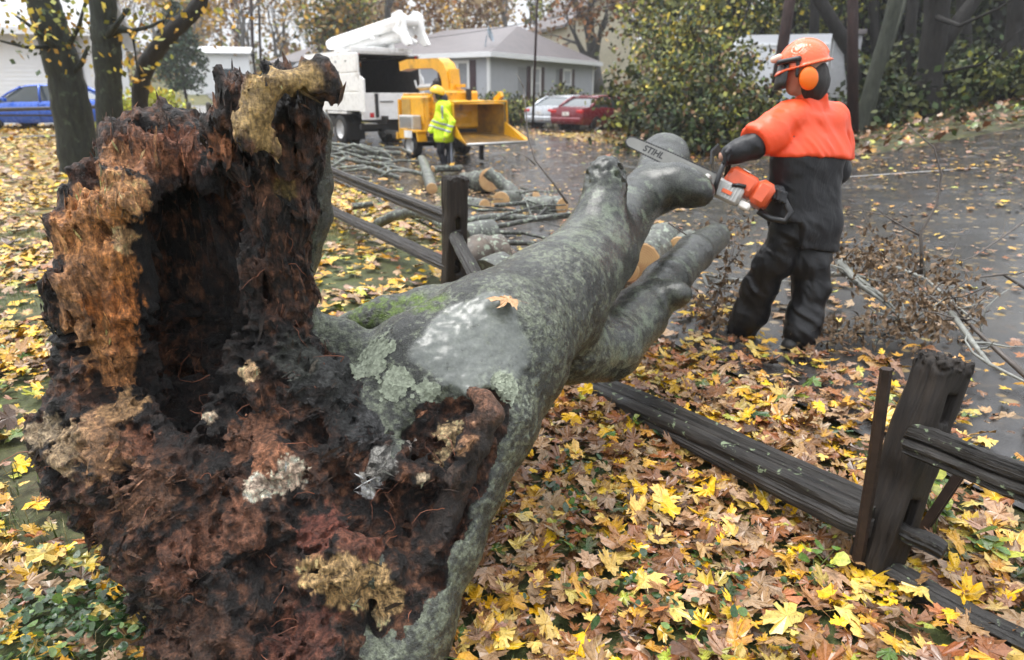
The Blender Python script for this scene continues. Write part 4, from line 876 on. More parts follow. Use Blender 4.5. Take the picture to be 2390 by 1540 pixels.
def arms_d(p, g=0.):
    d = chain(p, [(shL, .088 + g), (shL * .5 + elL * .5, .083 + g), (elL, .072 + g), (elL * .45 + haL * .55, .062 + g), (haL * .82 + elL * .18, .05 + g)], .03)
    return np.minimum(d, chain(p, [(shR, .088 + g), (elR, .075 + g), (haR * .8 + elR * .2, .052 + g)], .03))
hem = J(1870, 577, 4.28); hemn = np.array([.12, .0, 1.], np.float32); hemn /= np.linalg.norm(hemn)
def coat_d(p):
    d = smin(coat_base(p), arms_d(p), .05)
    side = (p - hp) @ lf; hz = -((p - hem) @ hemn) + .17 * sst(.12, .15, side + .02 * 0)                # front flap hangs shorter on the left
    d = smax(d, hz, .012)
    return smax(d, -(coat_base(p) + .03 + 10 * sst(-.1, .02, (p - hem) @ hemn)), .008)
field_obj('raincoat', coat_d, blo, bhi, .0095, M_BLACK, w1, lambda p: .010 * noise(p * np.array([5, 5, 4], np.float32), 3) + .006 * noise(np.stack([p[:, 0] * 9 + p[:, 2] * 7, p[:, 1] * 9, p[:, 2] * 5], 1), 15) + fold(p, .45), .04)
yk = J(1880, 362, 4.2); ykn = np.array([.02, .05, 1.], np.float32)
eldir = (elL - shL); eldir = eldir / np.linalg.norm(eldir)
def yoke_d(p):
    t = chain(p, [(sc_ + lf * .11 - up * .075, .105), (sc_ + lf * .125 - up * .30 - fd * .02, .128)], .05); t2 = chain(p, [(sc_ - lf * .11 - up * .075, .105), (sc_ - lf * .175 - up * .30 - fd * .02, .135)], .05); d = smin(t, t2, .09)
    a = chain(p, [(shL + up * .005, .094), (shL * .5 + elL * .5, .102), (elL, .108)], .03); a = smax(a, (p - (elL - eldir * .015)) @ eldir, .01); d = smin(d, a, .018)
    b = chain(p, [(shR + up * .005, .092), (shR * .5 + elR * .5, .108)], .03); d = smin(d, b, .03); d = smin(d, chain(p, [(shL, .07), (sc_ + up * .015, .062), (shR, .07)], .05), .05)
    col = np.abs(seg(p, sc_ + up * .02, sc_ + up * .085, .076, .074)) - .012; d = smin(d, smax(col, -((p - sc_)[:, 2] - .02), .01), .02)
    d = np.minimum(d, np.minimum(coat_base(p) - .016, 9)); cl = smax(arms_d(p, .016), (p - (elL - eldir * .015)) @ eldir, .01); d = smin(d, cl, .02)
    return smax(d, -((p - yk) @ ykn) - .03 * np.maximum(0, -(p - yk) @ lf) * 1.2, .01)
field_obj('orange_yoke', yoke_d, blo, bhi, .0095, M_ORANGE, w1, lambda p: .010 * noise(p * 7, 3) + .013 * fbm(np.stack([p[:, 0] * 9 + p[:, 2] * 8, p[:, 1] * 8, p[:, 2] * 4], 1), 2, 19, True), .04)
# helmet, visor, ear muffs, hair, glove
hc = head + UH * .03
def local(p): q = p - hc; return np.stack([q @ FH, q @ LH, q @ UH], 1)
def helm_d(p):
    q = local(p); e = np.sqrt((q[:, 0] / .138) ** 2 + (q[:, 1] / .118) ** 2 + (np.maximum(q[:, 2], 0) / .136) ** 2 + (np.minimum(q[:, 2], 0) / .2) ** 2); d = (e - 1) * .116
    d = np.maximum(d, -(q[:, 2] + .015)); d = np.maximum(d, -((e - .93) * .116))
    brim = np.maximum(np.abs(np.sqrt((q[:, 0] / 1.16) ** 2 + q[:, 1] ** 2) - .122) - .012, np.abs(q[:, 2] + .012) - .006); d = smin(d, brim, .012)
    peak = np.maximum(np.sqrt(((q[:, 0] - .115) / .055) ** 2 + (q[:, 1] / .10) ** 2 + ((q[:, 2] + .012 + .2 * (q[:, 0] - .1)) / .01) ** 2) - 1, -1) * .012; d = smin(d, peak, .01)
    ridge = np.maximum(np.abs(q[:, 1]) - .022, (e - 1.05) * .116); ridge = np.maximum(ridge, -(q[:, 2] - .03)); ridge = np.maximum(ridge, -((e - .97) * .116)); return smin(d, ridge, .012)
field_obj('helmet', helm_d, hc - .27, hc + .27, .0062, M_HELM, w1)
def hl(a, b, c): return hc + FH * a + LH * b + UH * c
vis = MB(); arc = [(.118 * math.cos(t_), .118 * math.sin(t_)) for t_ in np.linspace(-1.15, 1.15, 14)]
rings = []
for s, zz, k in ((0, .030, 1.0), (1, -.02, 1.06), (2, -.065, 1.10), (3, -.105, 1.12)): rings.append([tuple(hl(a * k + .02 + .012 * s, b * k, zz)) for a, b in arc])
vis.loft(rings, False, False); vo = vis.build('visor', M_DARKP, w1, True, world_coords=True); sm = vo.modifiers.new('thick', 'SOLIDIFY'); sm.thickness = .004
field_obj('visor_mount', lambda p: np.minimum(seg(p, hl(.02, .118, .03), hl(.125, .09, .04), .018, .016), seg(p, hl(.02, .118, .03), hl(.04, .122, -.06), .012, .010)), hc - .27, hc + .27, .007, M_DARKP, w1)
field_obj('headlamp', lambda p: seg(p, hl(.125, .03, .07), hl(.155, .03, .066), .022, .020), hc - .3, hc + .3, .007, mat('pale_lamp', (.75, .5, .4), .3), w1)
for s in (1, -1):
    nm = field_obj('ear_muff', lambda p: (lambda q: np.sqrt((q[:, 0] / .052) ** 2 + ((q[:, 1] - s * .116) / .028) ** 2 + (q[:, 2] / .066) ** 2) - 1)(local(p) - np.array([-.018, 0, -.088], np.float32)) * .03, hc - .3, hc + .3, .006, M_MUFF, w1)
    field_obj('muff_cushion', lambda p: (lambda q: np.sqrt((q[:, 0] / .056) ** 2 + ((q[:, 1] - s * .097) / .020) ** 2 + (q[:, 2] / .07) ** 2) - 1)(local(p) - np.array([-.018, 0, -.088], np.float32)) * .02, hc - .3, hc + .3, .006, M_DARKP, w1)
field_obj('hair', lambda p: smax((lambda q: np.sqrt(((q[:, 0] + .030) / .098) ** 2 + (q[:, 1] / .094) ** 2 + ((q[:, 2] + .095) / .135) ** 2) - 1)(local(p)) * .1, local(p)[:, 0] - .03, .02), hc - .3, hc + .3, .008, M_HAIR, w1, lambda p: .006 * fbm(p * np.array([60, 60, 14], np.float32), 2, 3), .02)
# chainsaw frame
st = P(1652, 412, 4.2); tip = P(1462, 326, 4.45); bx = Vector(tip - st).normalized(); cdir = Vector((0.05, -1, .1)); bz = bx.cross(cdir).normalized()
if bz.z < 0: bz = -bz
by = bz.cross(bx).normalized(); blen = (Vector(tip) - Vector(st)).length
SM = Matrix((bx, by, bz)).transposed().to_4x4(); SM.translation = Vector(st)      # +x to the tip, y across the bar, +z up
saw = empty('chainsaw', (0, 0, 0), 0, 'orange and grey chainsaw with long bar held by the worker', 'chainsaw'); saw.matrix_world = SM
cs = -1 if (SM.to_3x3() @ Vector((0, 1, 0))).y > 0 else 1                        # side that faces the viewer
M_STEEL = mat('bar_steel', (.20, .20, .185), .38, .35, .12, 12); M_SAWO = mat('saw_orange', (.62, .10, .035), .35, 0, .15, 12); M_SAWG = mat('saw_grey', (.42, .42, .40), .4, 0, .15, 14); M_SAWW = mat('saw_white', (.72, .70, .66), .4, 0, .1, 9)
bw = .034; poly = [(-.05, -bw), (blen * .5, -bw * 1.08), (blen - .05, -bw * .9)] + [(blen - .05 + .05 * math.cos(a), bw * .9 * math.sin(a)) for a in np.linspace(-1.3, 1.3, 9)] + [(blen - .05, bw * .9), (blen * .5, bw * 1.08), (-.05, bw)]
m = MB(); m.prism(poly, -.0028, .0028, 1); m.build('guide_bar', M_STEEL, saw)
m = MB(); loop = poly + [poly[0]]
for (a, b), (c, d) in zip(poly[:-1], poly[1:]):
    k = max(1, int(math.hypot(c - a, d - b) / .016))
    for i in range(k):
        s = (i + .5) / k; x, z = a + (c - a) * s, b + (d - b) * s; nn = (0 if abs(z) < 1e-6 else math.copysign(1, z)); m.box((x, 0, z + nn * .004), (.0125, .0075, .009), (0, math.atan2(-(d - b), c - a), 0), .001)
m.build('saw_chain', M_DARKP, saw)
txt = bpy.data.curves.new('bar_lettering', 'FONT'); txt.body = 'STIHL'; txt.size = .054; txt.extrude = .0004; txt.offset = .0012; txt.shear = .15
to = bpy.data.objects.new('t', txt); C.objects.link(to); bpy.context.view_layer.update(); tm = bpy.data.meshes.new_from_object(to.evaluated_get(bpy.context.evaluated_depsgraph_get())); bpy.data.objects.remove(to)
to = link('bar_lettering', tm, M_DARKP, saw); tm.materials.clear(); tm.materials.append(M_DARKP)
xv = (SM.to_3x3() @ Vector((1, 0, 0))).x       # bar runs to picture left: letters read from the tip inward
to.rotation_euler = (R(90), 0, R(180) if xv < 0 else 0) ; to.location = (blen * .78, cs * .0036, -.018)
def sbox(name, c, d, m_, bev=.012, rot=(0, 0, 0), parent=saw): q = MB(); q.box(c, d, rot, bev); return q.build(name, m_, parent, True, 40)
sbox('engine_housing', (-.20, 0, .045), (.19, .20, .12), M_SAWO, .025, (0, R(-6), 0)); sbox('rear_housing', (-.335, 0, .03), (.11, .19, .15), M_SAWO, .03, (0, R(-6), 0))
so = sbox('starter_cover', (-.16, cs * .085, -.045), (.17, .06, .11), M_SAWG, .015)
for k in range(7): sbox('fin', (-.225 + k * .021, cs * .117, -.045), (.009, .006, .085), M_SAWG, .001, parent=so)
sbox('emblem', (-.16, cs * .1225, -.05), (.06, .003, .022), mat('emblem_orange', (.7, .12, .03), .4), .002, parent=so)
sbox('label_plate', (-.20, cs * .06, .108), (.05, .05, .004), M_SAWW, .001, (0, R(-6), 0)); sbox('clutch_cover', (-.07, -cs * .05, -.01), (.16, .05, .09), M_SAWW, .015); sbox('bucking_spike', (-.005, 0, -.02), (.03, .09, .06), M_SAWW, .006)
q = MB(); q.tube([(-.10, cs * .13, -.10), (-.085, cs * .145, -.02), (-.07, cs * .14, .07), (-.065, cs * .10, .135), (-.06, 0, .15), (-.06, -cs * .10, .13), (-.08, -cs * .12, .06)], .0155, 10); q.build('front_handle', M_DARKP, saw, True)
q = MB(); q.loft([[(.0, -.09, .06), (.0, .09, .06), (.012, .09, .06), (.012, -.09, .06)], [(.035, -.08, .13), (.035, .08, .13), (.047, .08, .13), (.047, -.08, .13)], [(.02, -.07, .185), (.02, .07, .185), (.03, .07, .185), (.03, -.07, .185)]]); q.build('hand_guard', M_DARKP, saw, True, 40)
q = MB(); q.tube([(-.36, 0, .07), (-.45, 0, .06), (-.52, 0, .01), (-.52, 0, -.05), (-.44, 0, -.07), (-.36, 0, -.06)], .02, 10); q.build('rear_handle', M_DARKP, saw, True)
sbox('exhaust', (-.28, cs * .07, -.075), (.07, .05, .045), M_SAWW, .012)
q = MB(); q.tube([(-.24, cs * .11, .02), (-.20, cs * .12, .01), (-.17, cs * .115, -.005)], .012, 8); q.build('starter_grip', M_DARKP, saw, True)
# gloved hands closed on the handles
def hand(name, wrist, grip, axis, away):
    w_, g_, ax, aw = [np.array(q, np.float32) for q in (wrist, grip, axis, away)]; ax /= np.linalg.norm(ax); aw /= np.linalg.norm(aw); to_ = g_ - w_; to_ /= np.linalg.norm(to_)
    kn = g_ - to_ * .02 + aw * .028
    def f(p):
        d = chain(p, [(w_, .036), (w_ * .5 + kn * .5, .040), (kn, .034)], .02)
        for i, L in enumerate((.9, 1.0, .95, .8)):
            o_ = ax * (.033 - .022 * i); d = np.minimum(d, chain(p, [(kn + o_, .0125), (kn + o_ + to_ * .038 * L + aw * .002, .0115), (g_ + o_ + to_ * .030 * L - aw * .022, .0105), (g_ + o_ - aw * .032, .0095)], .006))
        return np.minimum(d, chain(p, [(w_ * .4 + kn * .6 + ax * .03 - aw * .01, .015), (g_ + ax * .04 - aw * .02, .013), (g_ + ax * .02 - aw * .036 + to_ * .012, .0105)], .008))
    return field_obj(name, f, np.minimum(w_, g_) - .1, np.maximum(w_, g_) + .1, .005, M_BLACK, w1)
gl = np.array(SM @ Vector((-.066, cs * .11, .125))); gr = np.array(SM @ Vector((-.42, 0, .065)))
hand('left_glove', haL * .75 + gl * .0 + elL * .25, gl, np.array(SM.to_3x3() @ Vector((0, cs, 0))), (0, -.2, 1)); hand('right_glove', haR, gr, np.array(SM.to_3x3() @ Vector((1, 0, 0))), (0, 0, 1))
# ---- second worker by the chipper
M_HIVIS = cloth_mat('hivis_yellow', (.62, .85, .02), .5, .08, .5, 7); M_STRIPE = mat('grey_stripe', (.30, .32, .36), .35, .3, .1, 9); M_NAVY = cloth_mat('navy_trousers', (.012, .014, .022), .45, .3, .4, 8); M_YHELM = mat('yellow_helmet', (.85, .50, .015), .3, 0, .05, 4, coat=.2)
Yw = 16.4; b2 = G(1040, 384); Yw = float(b2[1])
w2 = empty('person', tuple(b2), 0, 'worker in yellow high-visibility jacket and yellow helmet beside the chipper', 'person')
def K(px, py, dy=0.): return P(px, py, Yw + dy).astype(np.float32)
sh2, hp2, hd2 = K(1036, 246), K(1036, 318), K(1021, 222); l2, h2 = K(985, 392, -.6) - .2, K(1085, 190, .6) + .2
f2_ = np.array([-.9, .3, -.1], np.float32); s2 = np.array([-.3, -.9, 0], np.float32)
aL = [(sh2 + s2 * .17, .075), (K(1055, 285, -.25), .075), (K(1042, 318, -.32), .06)]; aR = [(sh2 - s2 * .15, .075), (K(1012, 290, .1), .07), (K(1004, 306, .0), .055)]
legs2 = [[(K(1032, 325, -.08), .115), (K(1028, 352, -.05), .085), (K(1036, 380, 0), .075)], [(K(1046, 325, .1), .115), (K(1050, 352, .1), .085), (K(1046, 381, .05), .075)]]
def body2(p):
    d = chain(p, [(sh2 - up * .04, .15), (hp2, .15)], .05)
    for a in (aL, aR): d = smin(d, chain(p, [(q, r - .02) for q, r in a], .03), .04)
    for a in legs2: d = smin(d, chain(p, [(q, r - .02) for q, r in a], .03), .04)
    d = smin(d, seg(p, sh2 + up * .02, hd2 - up * .05, .06, .055), .03)
    for a, dv in ((aL, (-.05, 0, -.06)), (aR, (-.04, 0, -.07))):
        for i in range(4): d = np.minimum(d, chain(p, [(a[-1][0], .035), (a[-1][0] + np.array(dv, np.float32) + np.array([.0, (i - 1.5) * .02, 0], np.float32), .014), (a[-1][0] + np.array(dv, np.float32) * 1.6 + np.array([.02, (i - 1.5) * .02, 0], np.float32), .011)], .01))
        d = np.minimum(d, seg(p, a[-1][0], a[-1][0] + np.array([-.06, -.04, -.01], np.float32), .018, .012))
    hd_ = smin(seg(p, hd2 + up * .05, hd2, .095, .09), seg(p, hd2 - up * .02 + f2_ * .03, hd2 - up * .09 + f2_ * .05, .068, .05), .04); hd_ = smin(hd_, seg(p, hd2 + f2_ * .1, hd2 + f2_ * .12 - up * .03, .012, .016), .02)
    return smin(d, hd_, .02)
field_obj('body', body2, l2, h2, .014, M_SKIN, w2)
def jack2(p):
    d = chain(p, [(sh2 - up * .05, .185), (sh2 * .5 + hp2 * .5, .215), (hp2 - up * .02, .225)], .06); d = smin(d, chain(p, [(sh2 + s2 * .1 - up * .04, .12), (sh2 - s2 * .1 - up * .04, .12)], .04), .06)
    for a in (aL, aR): d = smin(d, chain(p, a, .03), .04)
    return smax(d, -((p - (hp2 - up * .13))[:, 2]), .03)
jk = field_obj('jacket', jack2, l2, h2, .016, M_HIVIS, w2, lambda p: fold(p, 1.2), .04)
field_obj('collar', lambda p: smax(np.abs(seg(p, sh2, sh2 + up * .16, .095, .085)) - .012, -((p - sh2)[:, 2]), .01), l2, h2, .013, M_NAVY, w2)
for z0, nm in ((.28, 'reflective_band'), (.16, 'reflective_band')):
    field_obj(nm, lambda p: np.maximum(jack2(p) - .016, np.abs((p - hp2)[:, 2] - z0 + .25 * (p - hp2)[:, 0]) - .026), l2, h2, .014, M_STRIPE, w2)
field_obj('reflective_band', lambda p: np.maximum(jack2(p) - .014, np.maximum(np.abs((p - sh2)[:, 0] + .02) - .026, np.abs((p - sh2)[:, 2] + .18) - .18)), l2, h2, .014, M_STRIPE, w2)
field_obj('trousers', lambda p: smin(chain(p, legs2[0], .03), chain(p, legs2[1], .03), .04), l2, h2, .015, M_NAVY, w2, lambda p: fold(p, .8))
field_obj('trouser_stripe', lambda p: np.maximum(chain(p, legs2[1], .03) - .012, np.abs((p - K(1050, 350))[:, 0] - .03 + 0 * p[:, 0]) - .022), l2, h2, .013, mat('pale_stripe', (.5, .55, .65), .5), w2)
for a_ in (legs2[0][2][0], legs2[1][2][0]): field_obj('boot', lambda p: chain(p, [(a_, .07), (a_ + np.array([-.15, 0, -.03], np.float32), .05)], .02), l2, h2, .014, M_BOOT, w2)
hc2 = hd2 + up * .06
field_obj('helmet', lambda p: (lambda q: smin(np.maximum(np.maximum((np.sqrt(((q @ f2_) / .165) ** 2 + ((q @ s2) / .15) ** 2 + (q[:, 2] / .155) ** 2) - 1) * .15, -(q @ np.array([.25, 0, 1.], np.float32) + .03)), -(np.sqrt((q * q).sum(1)) - .125)), seg(p, hc2 + f2_ * .13 - up * .03, hc2 + f2_ * .19 - up * .055, .03, .02), .02))(p - hc2), l2, h2, .011, M_YHELM, w2)
field_obj('hair', lambda p: smax((np.sqrt(((p - hd2 + f2_ * .03) ** 2).sum(1)) - .115), (p - hd2) @ f2_ - .02, .02), l2, h2, .013, M_HAIR, w2)
# ============================================================ bucket truck, chipper, cars
M_WHITE = mat('white_paint', (.80, .80, .79), .3, 0, .06, 3, coat=.2, dirt=(.30, .26, .22), dirt_amt=.12); M_RUBBER = mat('tyre_rubber', (.014, .014, .014), .6, 0, .2, 20); M_RIM = mat('rim_paint', (.55, .55, .54), .35, .1, .1, 8); M_UNDER = mat('dark_steel', (.016, .016, .017), .55, .2, .3, 6)
M_RED = mat('red_lens', (.42, .01, .012), .2); M_AMBER = mat('amber_lens', (.6, .2, .01), .2); M_GLASS = mat('car_glass', (.05, .065, .07), .08, 0, .1, 2, coat=.5); M_INSIDE = mat('near_black_inside', (.022, .020, .018), .8, 0, .4, 4); M_CHROME = mat('bare_metal', (.45, .45, .44), .35, .6, .2, 12)  # M_INSIDE: near-black surface for the chip box inside and hopper back
def wheel(parent, x, y, r, w, side=1, rimmat=None):
    t_ = MB(); m = Matrix.Translation((x, y, r)) @ Matrix.Rotation(R(90), 4, 'X')
    t_.lathe([(r * .62, -w / 2), (r * .9, -w / 2), (r * .985, -w * .4), (r, -w * .2), (r, w * .2), (r * .985, w * .4), (r * .9, w / 2), (r * .62, w / 2)], 28, m); wo = t_.build('wheel', M_RUBBER, parent, True, 40)
    q = MB(); s = -side; q.lathe([(0, s * w * .18), (r * .16, s * w * .2), (r * .2, s * w * .1), (r * .45, s * w * .05), (r * .55, s * w * .3), (r * .64, s * w * .46), (r * .66, s * w * .5)], 28, m)
    for k in range(8): a = k * math.pi / 4; q.box((x + math.cos(a) * r * .33, y - s * w * .1, r + math.sin(a) * r * .33), (r * .07, w * .1, r * .07))
    q.build('rim', rimmat or M_RIM, wo, True, 40); return wo
def part(name, m_, parent, *boxes, bev=None):
    q = MB()
    for b in boxes: q.box(b[0], b[1], b[2] if len(b) > 2 else (0, 0, 0), b[3] if len(b) > 3 else bev)
    return q.build(name, m_, parent, False)
hd_t = math.atan2(.79, -.62); wl = G(797, 337); lft = np.array([-.79, -.62]); org = np.array([wl[0], wl[1]]) - lft * 1.0
tk = empty('bucket_truck', (org[0], org[1], float(terrain(*org))), hd_t, 'white bucket truck with chip box and folded white boom', 'truck'); tk.scale = (.88,) * 3   # +x forward, +y left, z up
for x in (0,):
    for y in (1.0, -1.0): wheel(tk, x, y, .5, .3, 1 if y > 0 else -1)
    for y in (.66, -.66): wheel(tk, x, y, .5, .28, -1 if y > 0 else 1)
for y in (1.0, -1.0): wheel(tk, 4.3, y, .5, .3, 1 if y > 0 else -1)
part('chassis', M_UNDER, tk, ((1.6, .42, .85), (7.4, .12, .24)), ((1.6, -.42, .85), (7.4, .12, .24)), ((0, 0, .5), (.22, 1.7, .22)), ((.9, .9, .75), (.9, .4, .4)), ((-1.5, 0, .62), (.14, 2.2, .16)), ((4.3, 0, .5), (.2, 1.7, .2)))
part('mud_flap', M_UNDER, tk, ((-.66, .84, .45), (.02, .6, .55))); part('mud_flap', M_UNDER, tk, ((-.66, -.84, .45), (.02, .6, .55)))
L0, L1, BW, Z0, Z1 = -1.75, 2.55, 1.19, 1.12, 2.92
b = MB()
for s in (1, -1):                                             # side walls: three pressed panels with recessed seams
    for za, zb, k in ((Z0, 1.70, 0), (1.735, 2.30, 0), (2.335, Z1, 1)):
        b.box(((L0 + L1) / 2 + (.0 if not k else .05), s * (BW - .04), (za + zb) / 2), (L1 - L0 - (.0 if not k else .1), .08, zb - za), (0, 0, 0), .03)
    b.box(((L0 + L1) / 2, s * (BW - .055), (Z0 + Z1) / 2), (L1 - L0 - .1, .05, Z1 - Z0 - .06))
side = b.build('chip_box', M_WHITE, tk); side['label'] = 'white ribbed chip box'
part('box_front', M_WHITE, tk, ((L1 - .04, 0, (Z0 + Z1) / 2), (.08, 2.2, Z1 - Z0))); part('box_floor', M_INSIDE, tk, (((L0 + L1) / 2, 0, Z0 + .03), (L1 - L0, 2.2, .06))); part('box_roof', M_WHITE, tk, (((L0 + L1) / 2 + .35, 0, Z1 + .04), (L1 - L0 - .75, 2.34, .09)))
part('box_lining', M_INSIDE, tk, ((L1 - .12, 0, 2.0), (.05, 2.1, 1.6)), ((.4, BW - .11, 2.0), (4.2, .03, 1.7)), ((.4, -BW + .11, 2.0), (4.2, .03, 1.7)), ((.75, 0, Z1 - .03), (3.4, 2.1, .03)))
tg = part('tailgate', M_WHITE, tk, ((L0 - .02, 0, 1.38), (.07, 2.24, .62)), ((L0 - .02, 0, .97), (.07, 2.3, .24))); part('gate_latch', M_UNDER, tg, ((L0 - .08, .62, 1.3), (.06, .1, .75)), ((L0 - .07, .25, 1.42), (.03, .5, .03)))
q = MB(); q.prism([(L0, 1.1), (L0, 2.22), (L0 - .05, 2.22), (L0 - .35, 2.1), (L0 - .35, 1.1)], BW - .05, BW + .01, 1); q.build('rear_flange', M_WHITE, tk)
q = MB(); q.prism([(L0, .86), (L0, 2.22), (L0 - .05, 2.22), (L0 - .1, 2.1), (L0 - .1, .86)], -BW - .01, -BW + .05, 1); q.build('rear_flange', M_WHITE, tk)
part('roof_bar', M_WHITE, tk, ((L0 + .55, 0, Z1 + .12), (.1, 2.3, .14))); part('roof_rack', M_WHITE, tk, ((.2, -.8, Z1 + .32), (1.6, .06, .2)), ((.95, -.8, Z1 + .18), (.06, .06, .3)), ((-.5, -.8, Z1 + .18), (.06, .06, .3)), ((.2, -.4, Z1 + .2), (.9, .5, .18)))
for y in (1.1, -1.1):
    part('tail_light', M_RED, tk, ((L0 + .15, y, Z1 - .12), (.06, .14, .14))); part('tail_light', M_RED, tk, ((L0 - .08 - (.29 if y > 0 else 0), y * .88, 1.0), (.05, .15, .15), (0, 0, 0), .05))
part('marker_light', M_AMBER, tk, ((L0 + .10, 1.1, Z1 - .36), (.05, .12, .16)))
for k in range(4): part('side_handle', M_UNDER, tk, ((-.9 + k * .75, BW + .005, 2.68), (.09, .012, .05)))
part('side_sign', mat('faded_blue_print', (.32, .36, .44), .5), tk, ((1.1, BW + .004, 2.06), (.55, .01, .12)), ((1.1, BW + .004, 1.94), (.4, .01, .05)))
part('fender', M_WHITE, tk, ((.0, 1.12, 1.06), (1.5, .2, .07)), ((1.35, 1.12, .9), (.6, .14, .45)))
# cab
cb = MB(); rings = []
for x, zb, zt, w in ((2.85, .8, 2.75, 1.05), (3.0, .7, 2.85, 1.1), (4.1, .7, 2.8, 1.1), (4.55, .7, 1.9, 1.1), (5.4, .7, 1.65, 1.0), (5.55, .75, 1.5, .95)):
    rings.append([(x, w, zb), (x, w * 1.0, (zb + zt) / 2), (x, w * .94, zt - .15), (x, w * .8, zt), (x, -w * .8, zt), (x, -w * .94, zt - .15), (x, -w, (zb + zt) / 2), (x, -w, zb)])
cb.loft(rings); cab = cb.build('cab', mat('dark_cab_paint', (.035, .037, .042), .3, 0, .2, 3, coat=.3), tk, True, 30)
for s in (1, -1): part('cab_window', M_GLASS, cab, ((3.6, s * 1.075, 2.25), (.8, .04, .6)))
part('cab_mirror', M_UNDER, cab, ((4.2, 1.4, 2.2), (.08, .25, .5)))
# boom
bm_ = MB(); bm_.tube([(1.7, .0, 2.9), (1.7, 0, 3.2)], [.38, .3], 14); bm_.box((1.7, 0, 3.2), (.6, .5, .25)); bm_.build('turret', M_WHITE, tk, True, 40)
ub = MB(); ub.tube([(2.15, .32, 3.36), (1.9, .25, 3.40), (-1.0, -.62, 3.90), (-1.5, -.78, 3.98)], [.17, .215, .20, .21], 18); ub.build('upper_boom', M_WHITE, tk, True, 40)
lb = MB(); lb.tube([(1.6, -.15, 3.22), (.6, -.45, 3.36), (-1.4, -1.05, 3.66)], [.23, .21, .18], 16); lb.build('lower_boom', M_WHITE, tk, True, 40)
hc_ = MB(); hc_.tube([(1.6, -.1, 3.05), (-.3, -.7, 3.3)], .085, 10); hc_.tube([(-.3, -.7, 3.3), (-1.2, -1.0, 3.42)], .05, 10); hc_.build('lift_cylinder', M_CHROME, tk, True, 40)
kp = [(-.95, 3.72), (-1.05, 4.2), (-1.5, 4.27), (-1.8, 4.1), (-1.9, 3.6), (-2.2, 3.2), (-1.9, 3.16), (-1.65, 3.3), (-1.55, 3.5)]
for y0, y1 in ((-1.30, -1.20), (-.62, -.52)): kn = MB(); kn.prism(kp, y0, y1, 1); kn.build('elbow_plate', M_WHITE, tk)
kn = MB(); kn.tube([(-1.5, -1.32, 3.95), (-1.5, -.5, 3.95)], .16, 14); kn.tube([(-1.25, -.9, 3.6), (-2.0, -.9, 3.25)], .05, 8); kn.build('elbow', M_WHITE, tk)
part('boom_rest', M_WHITE, tk, ((.9, -.3, 3.05), (.08, .1, .4), (0, R(20), 0)), ((.6, -.3, 3.05), (.08, .1, .4), (0, R(-20), 0)), ((-.1, -.5, 3.5), (.3, .5, .1)))
# ---- chipper
M_YEL = mat('yellow_paint', (.72, .36, .012), .35, 0, .1, 5, coat=.15, dirt=(.10, .065, .03), dirt_amt=.22); M_YELD = mat('scuffed_yellow', (.42, .21, .015), .5, 0, .25, 3, dirt=(.045, .035, .025), dirt_amt=.75)
hd_c = math.atan2(-.79, .62); cw = G(956, 371); nl = np.array([-.79, -.62]); oc = np.array([cw[0], cw[1]]) - nl * .85
ch = empty('wood_chipper', (oc[0], oc[1], float(terrain(*oc))), hd_c, 'yellow wood chipper with curved discharge chute and open infeed hopper', 'chipper'); ch.scale = (.86,) * 3   # +x to the hopper; -y faces left of view
sY = -1                                                        # local side that faces the viewer
wheel(ch, 0, sY * .85, .36, .24, -sY * -1); wheel(ch, 0, -sY * .85, .36, .24, 1)
part('frame', M_UNDER, ch, ((0, .5, .55), (3.6, .1, .14)), ((0, -.5, .55), (3.6, .1, .14)), ((0, 0, .38), (.12, 1.7, .12)), ((-2.4, 0, .6), (1.6, .12, .12)), ((2.2, .0, .3), (.1, .1, .5)), ((.55, 0, .4), (.5, .7, .25)))
part('engine_cover', M_YEL, ch, ((-.42, 0, 1.22), (1.5, 1.1, 1.05), (0, 0, 0), .07), ((-.42, 0, 1.76), (1.35, 1.0, .06), (0, 0, 0), .03))
ep = part('engine_panel', mat('dull_yellow_panel', (.42, .25, .05), .6, 0, .2, 6), ch, ((-.82, sY * .555, 1.32), (.5, .03, .62)))
part('cover_plate', M_YEL, ch, ((-.15, sY * .56, 1.3), (.7, .03, .7))); part('front_upright', M_YEL, ch, ((-1.28, sY * .5, 1.05), (.09, .12, 1.15)), ((-1.2, sY * .3, .58), (.12, .8, .2)))
gb = part('tool_box', mat('pale_grey_box', (.42, .42, .41), .5, 0, .15, 12), ch, ((-.35, sY * .72, .98), (.8, .3, .42)))
for k in range(6): part('louvre', M_UNDER, gb, ((-.35, sY * .875, .83 + k * .055), (.66, .012, .014)))
part('fender', M_YEL, ch, ((.05, sY * .86, .78), (1.0, .3, .05), (0, R(3), 0)), ((.5, sY * .86, .64), (.05, .3, .32), (0, R(-14), 0)), ((-.2, sY * 1.0, .68), (.6, .02, .26))); part('licence_plate', M_WHITE, ch, ((.05, sY * 1.03, .68), (.42, .02, .2)))
part('muffler', M_CHROME, ch, ((-.2, 0, 1.9), (.1, .1, .2))); q = MB(); q.tube([(-.55, sY * .2, 1.95), (.15, sY * .2, 1.97)], .085, 12); q.tube([(-.55, sY * .2, 1.95), (-.75, sY * .2, 1.95), (-.85, sY * .2, 2.15)], .03, 8); q.build('exhaust', M_CHROME, ch, True, 40)
part('air_cleaner', M_UNDER, ch, ((.3, -.1, 2.0), (.3, .3, .38), (0, 0, 0), .1), ((.45, .05, 2.3), (.22, .2, .2), (0, 0, 0), .08))
q = MB(); q.lathe([(0, -.36), (.58, -.36), (.62, -.3), (.62, .3), (.58, .36), (0, .36)], 24, Matrix.Translation((.75, 0, 1.15)) @ Matrix.Rotation(R(90), 4, 'X')); q.build('drum_housing', M_YEL, ch, True, 40)
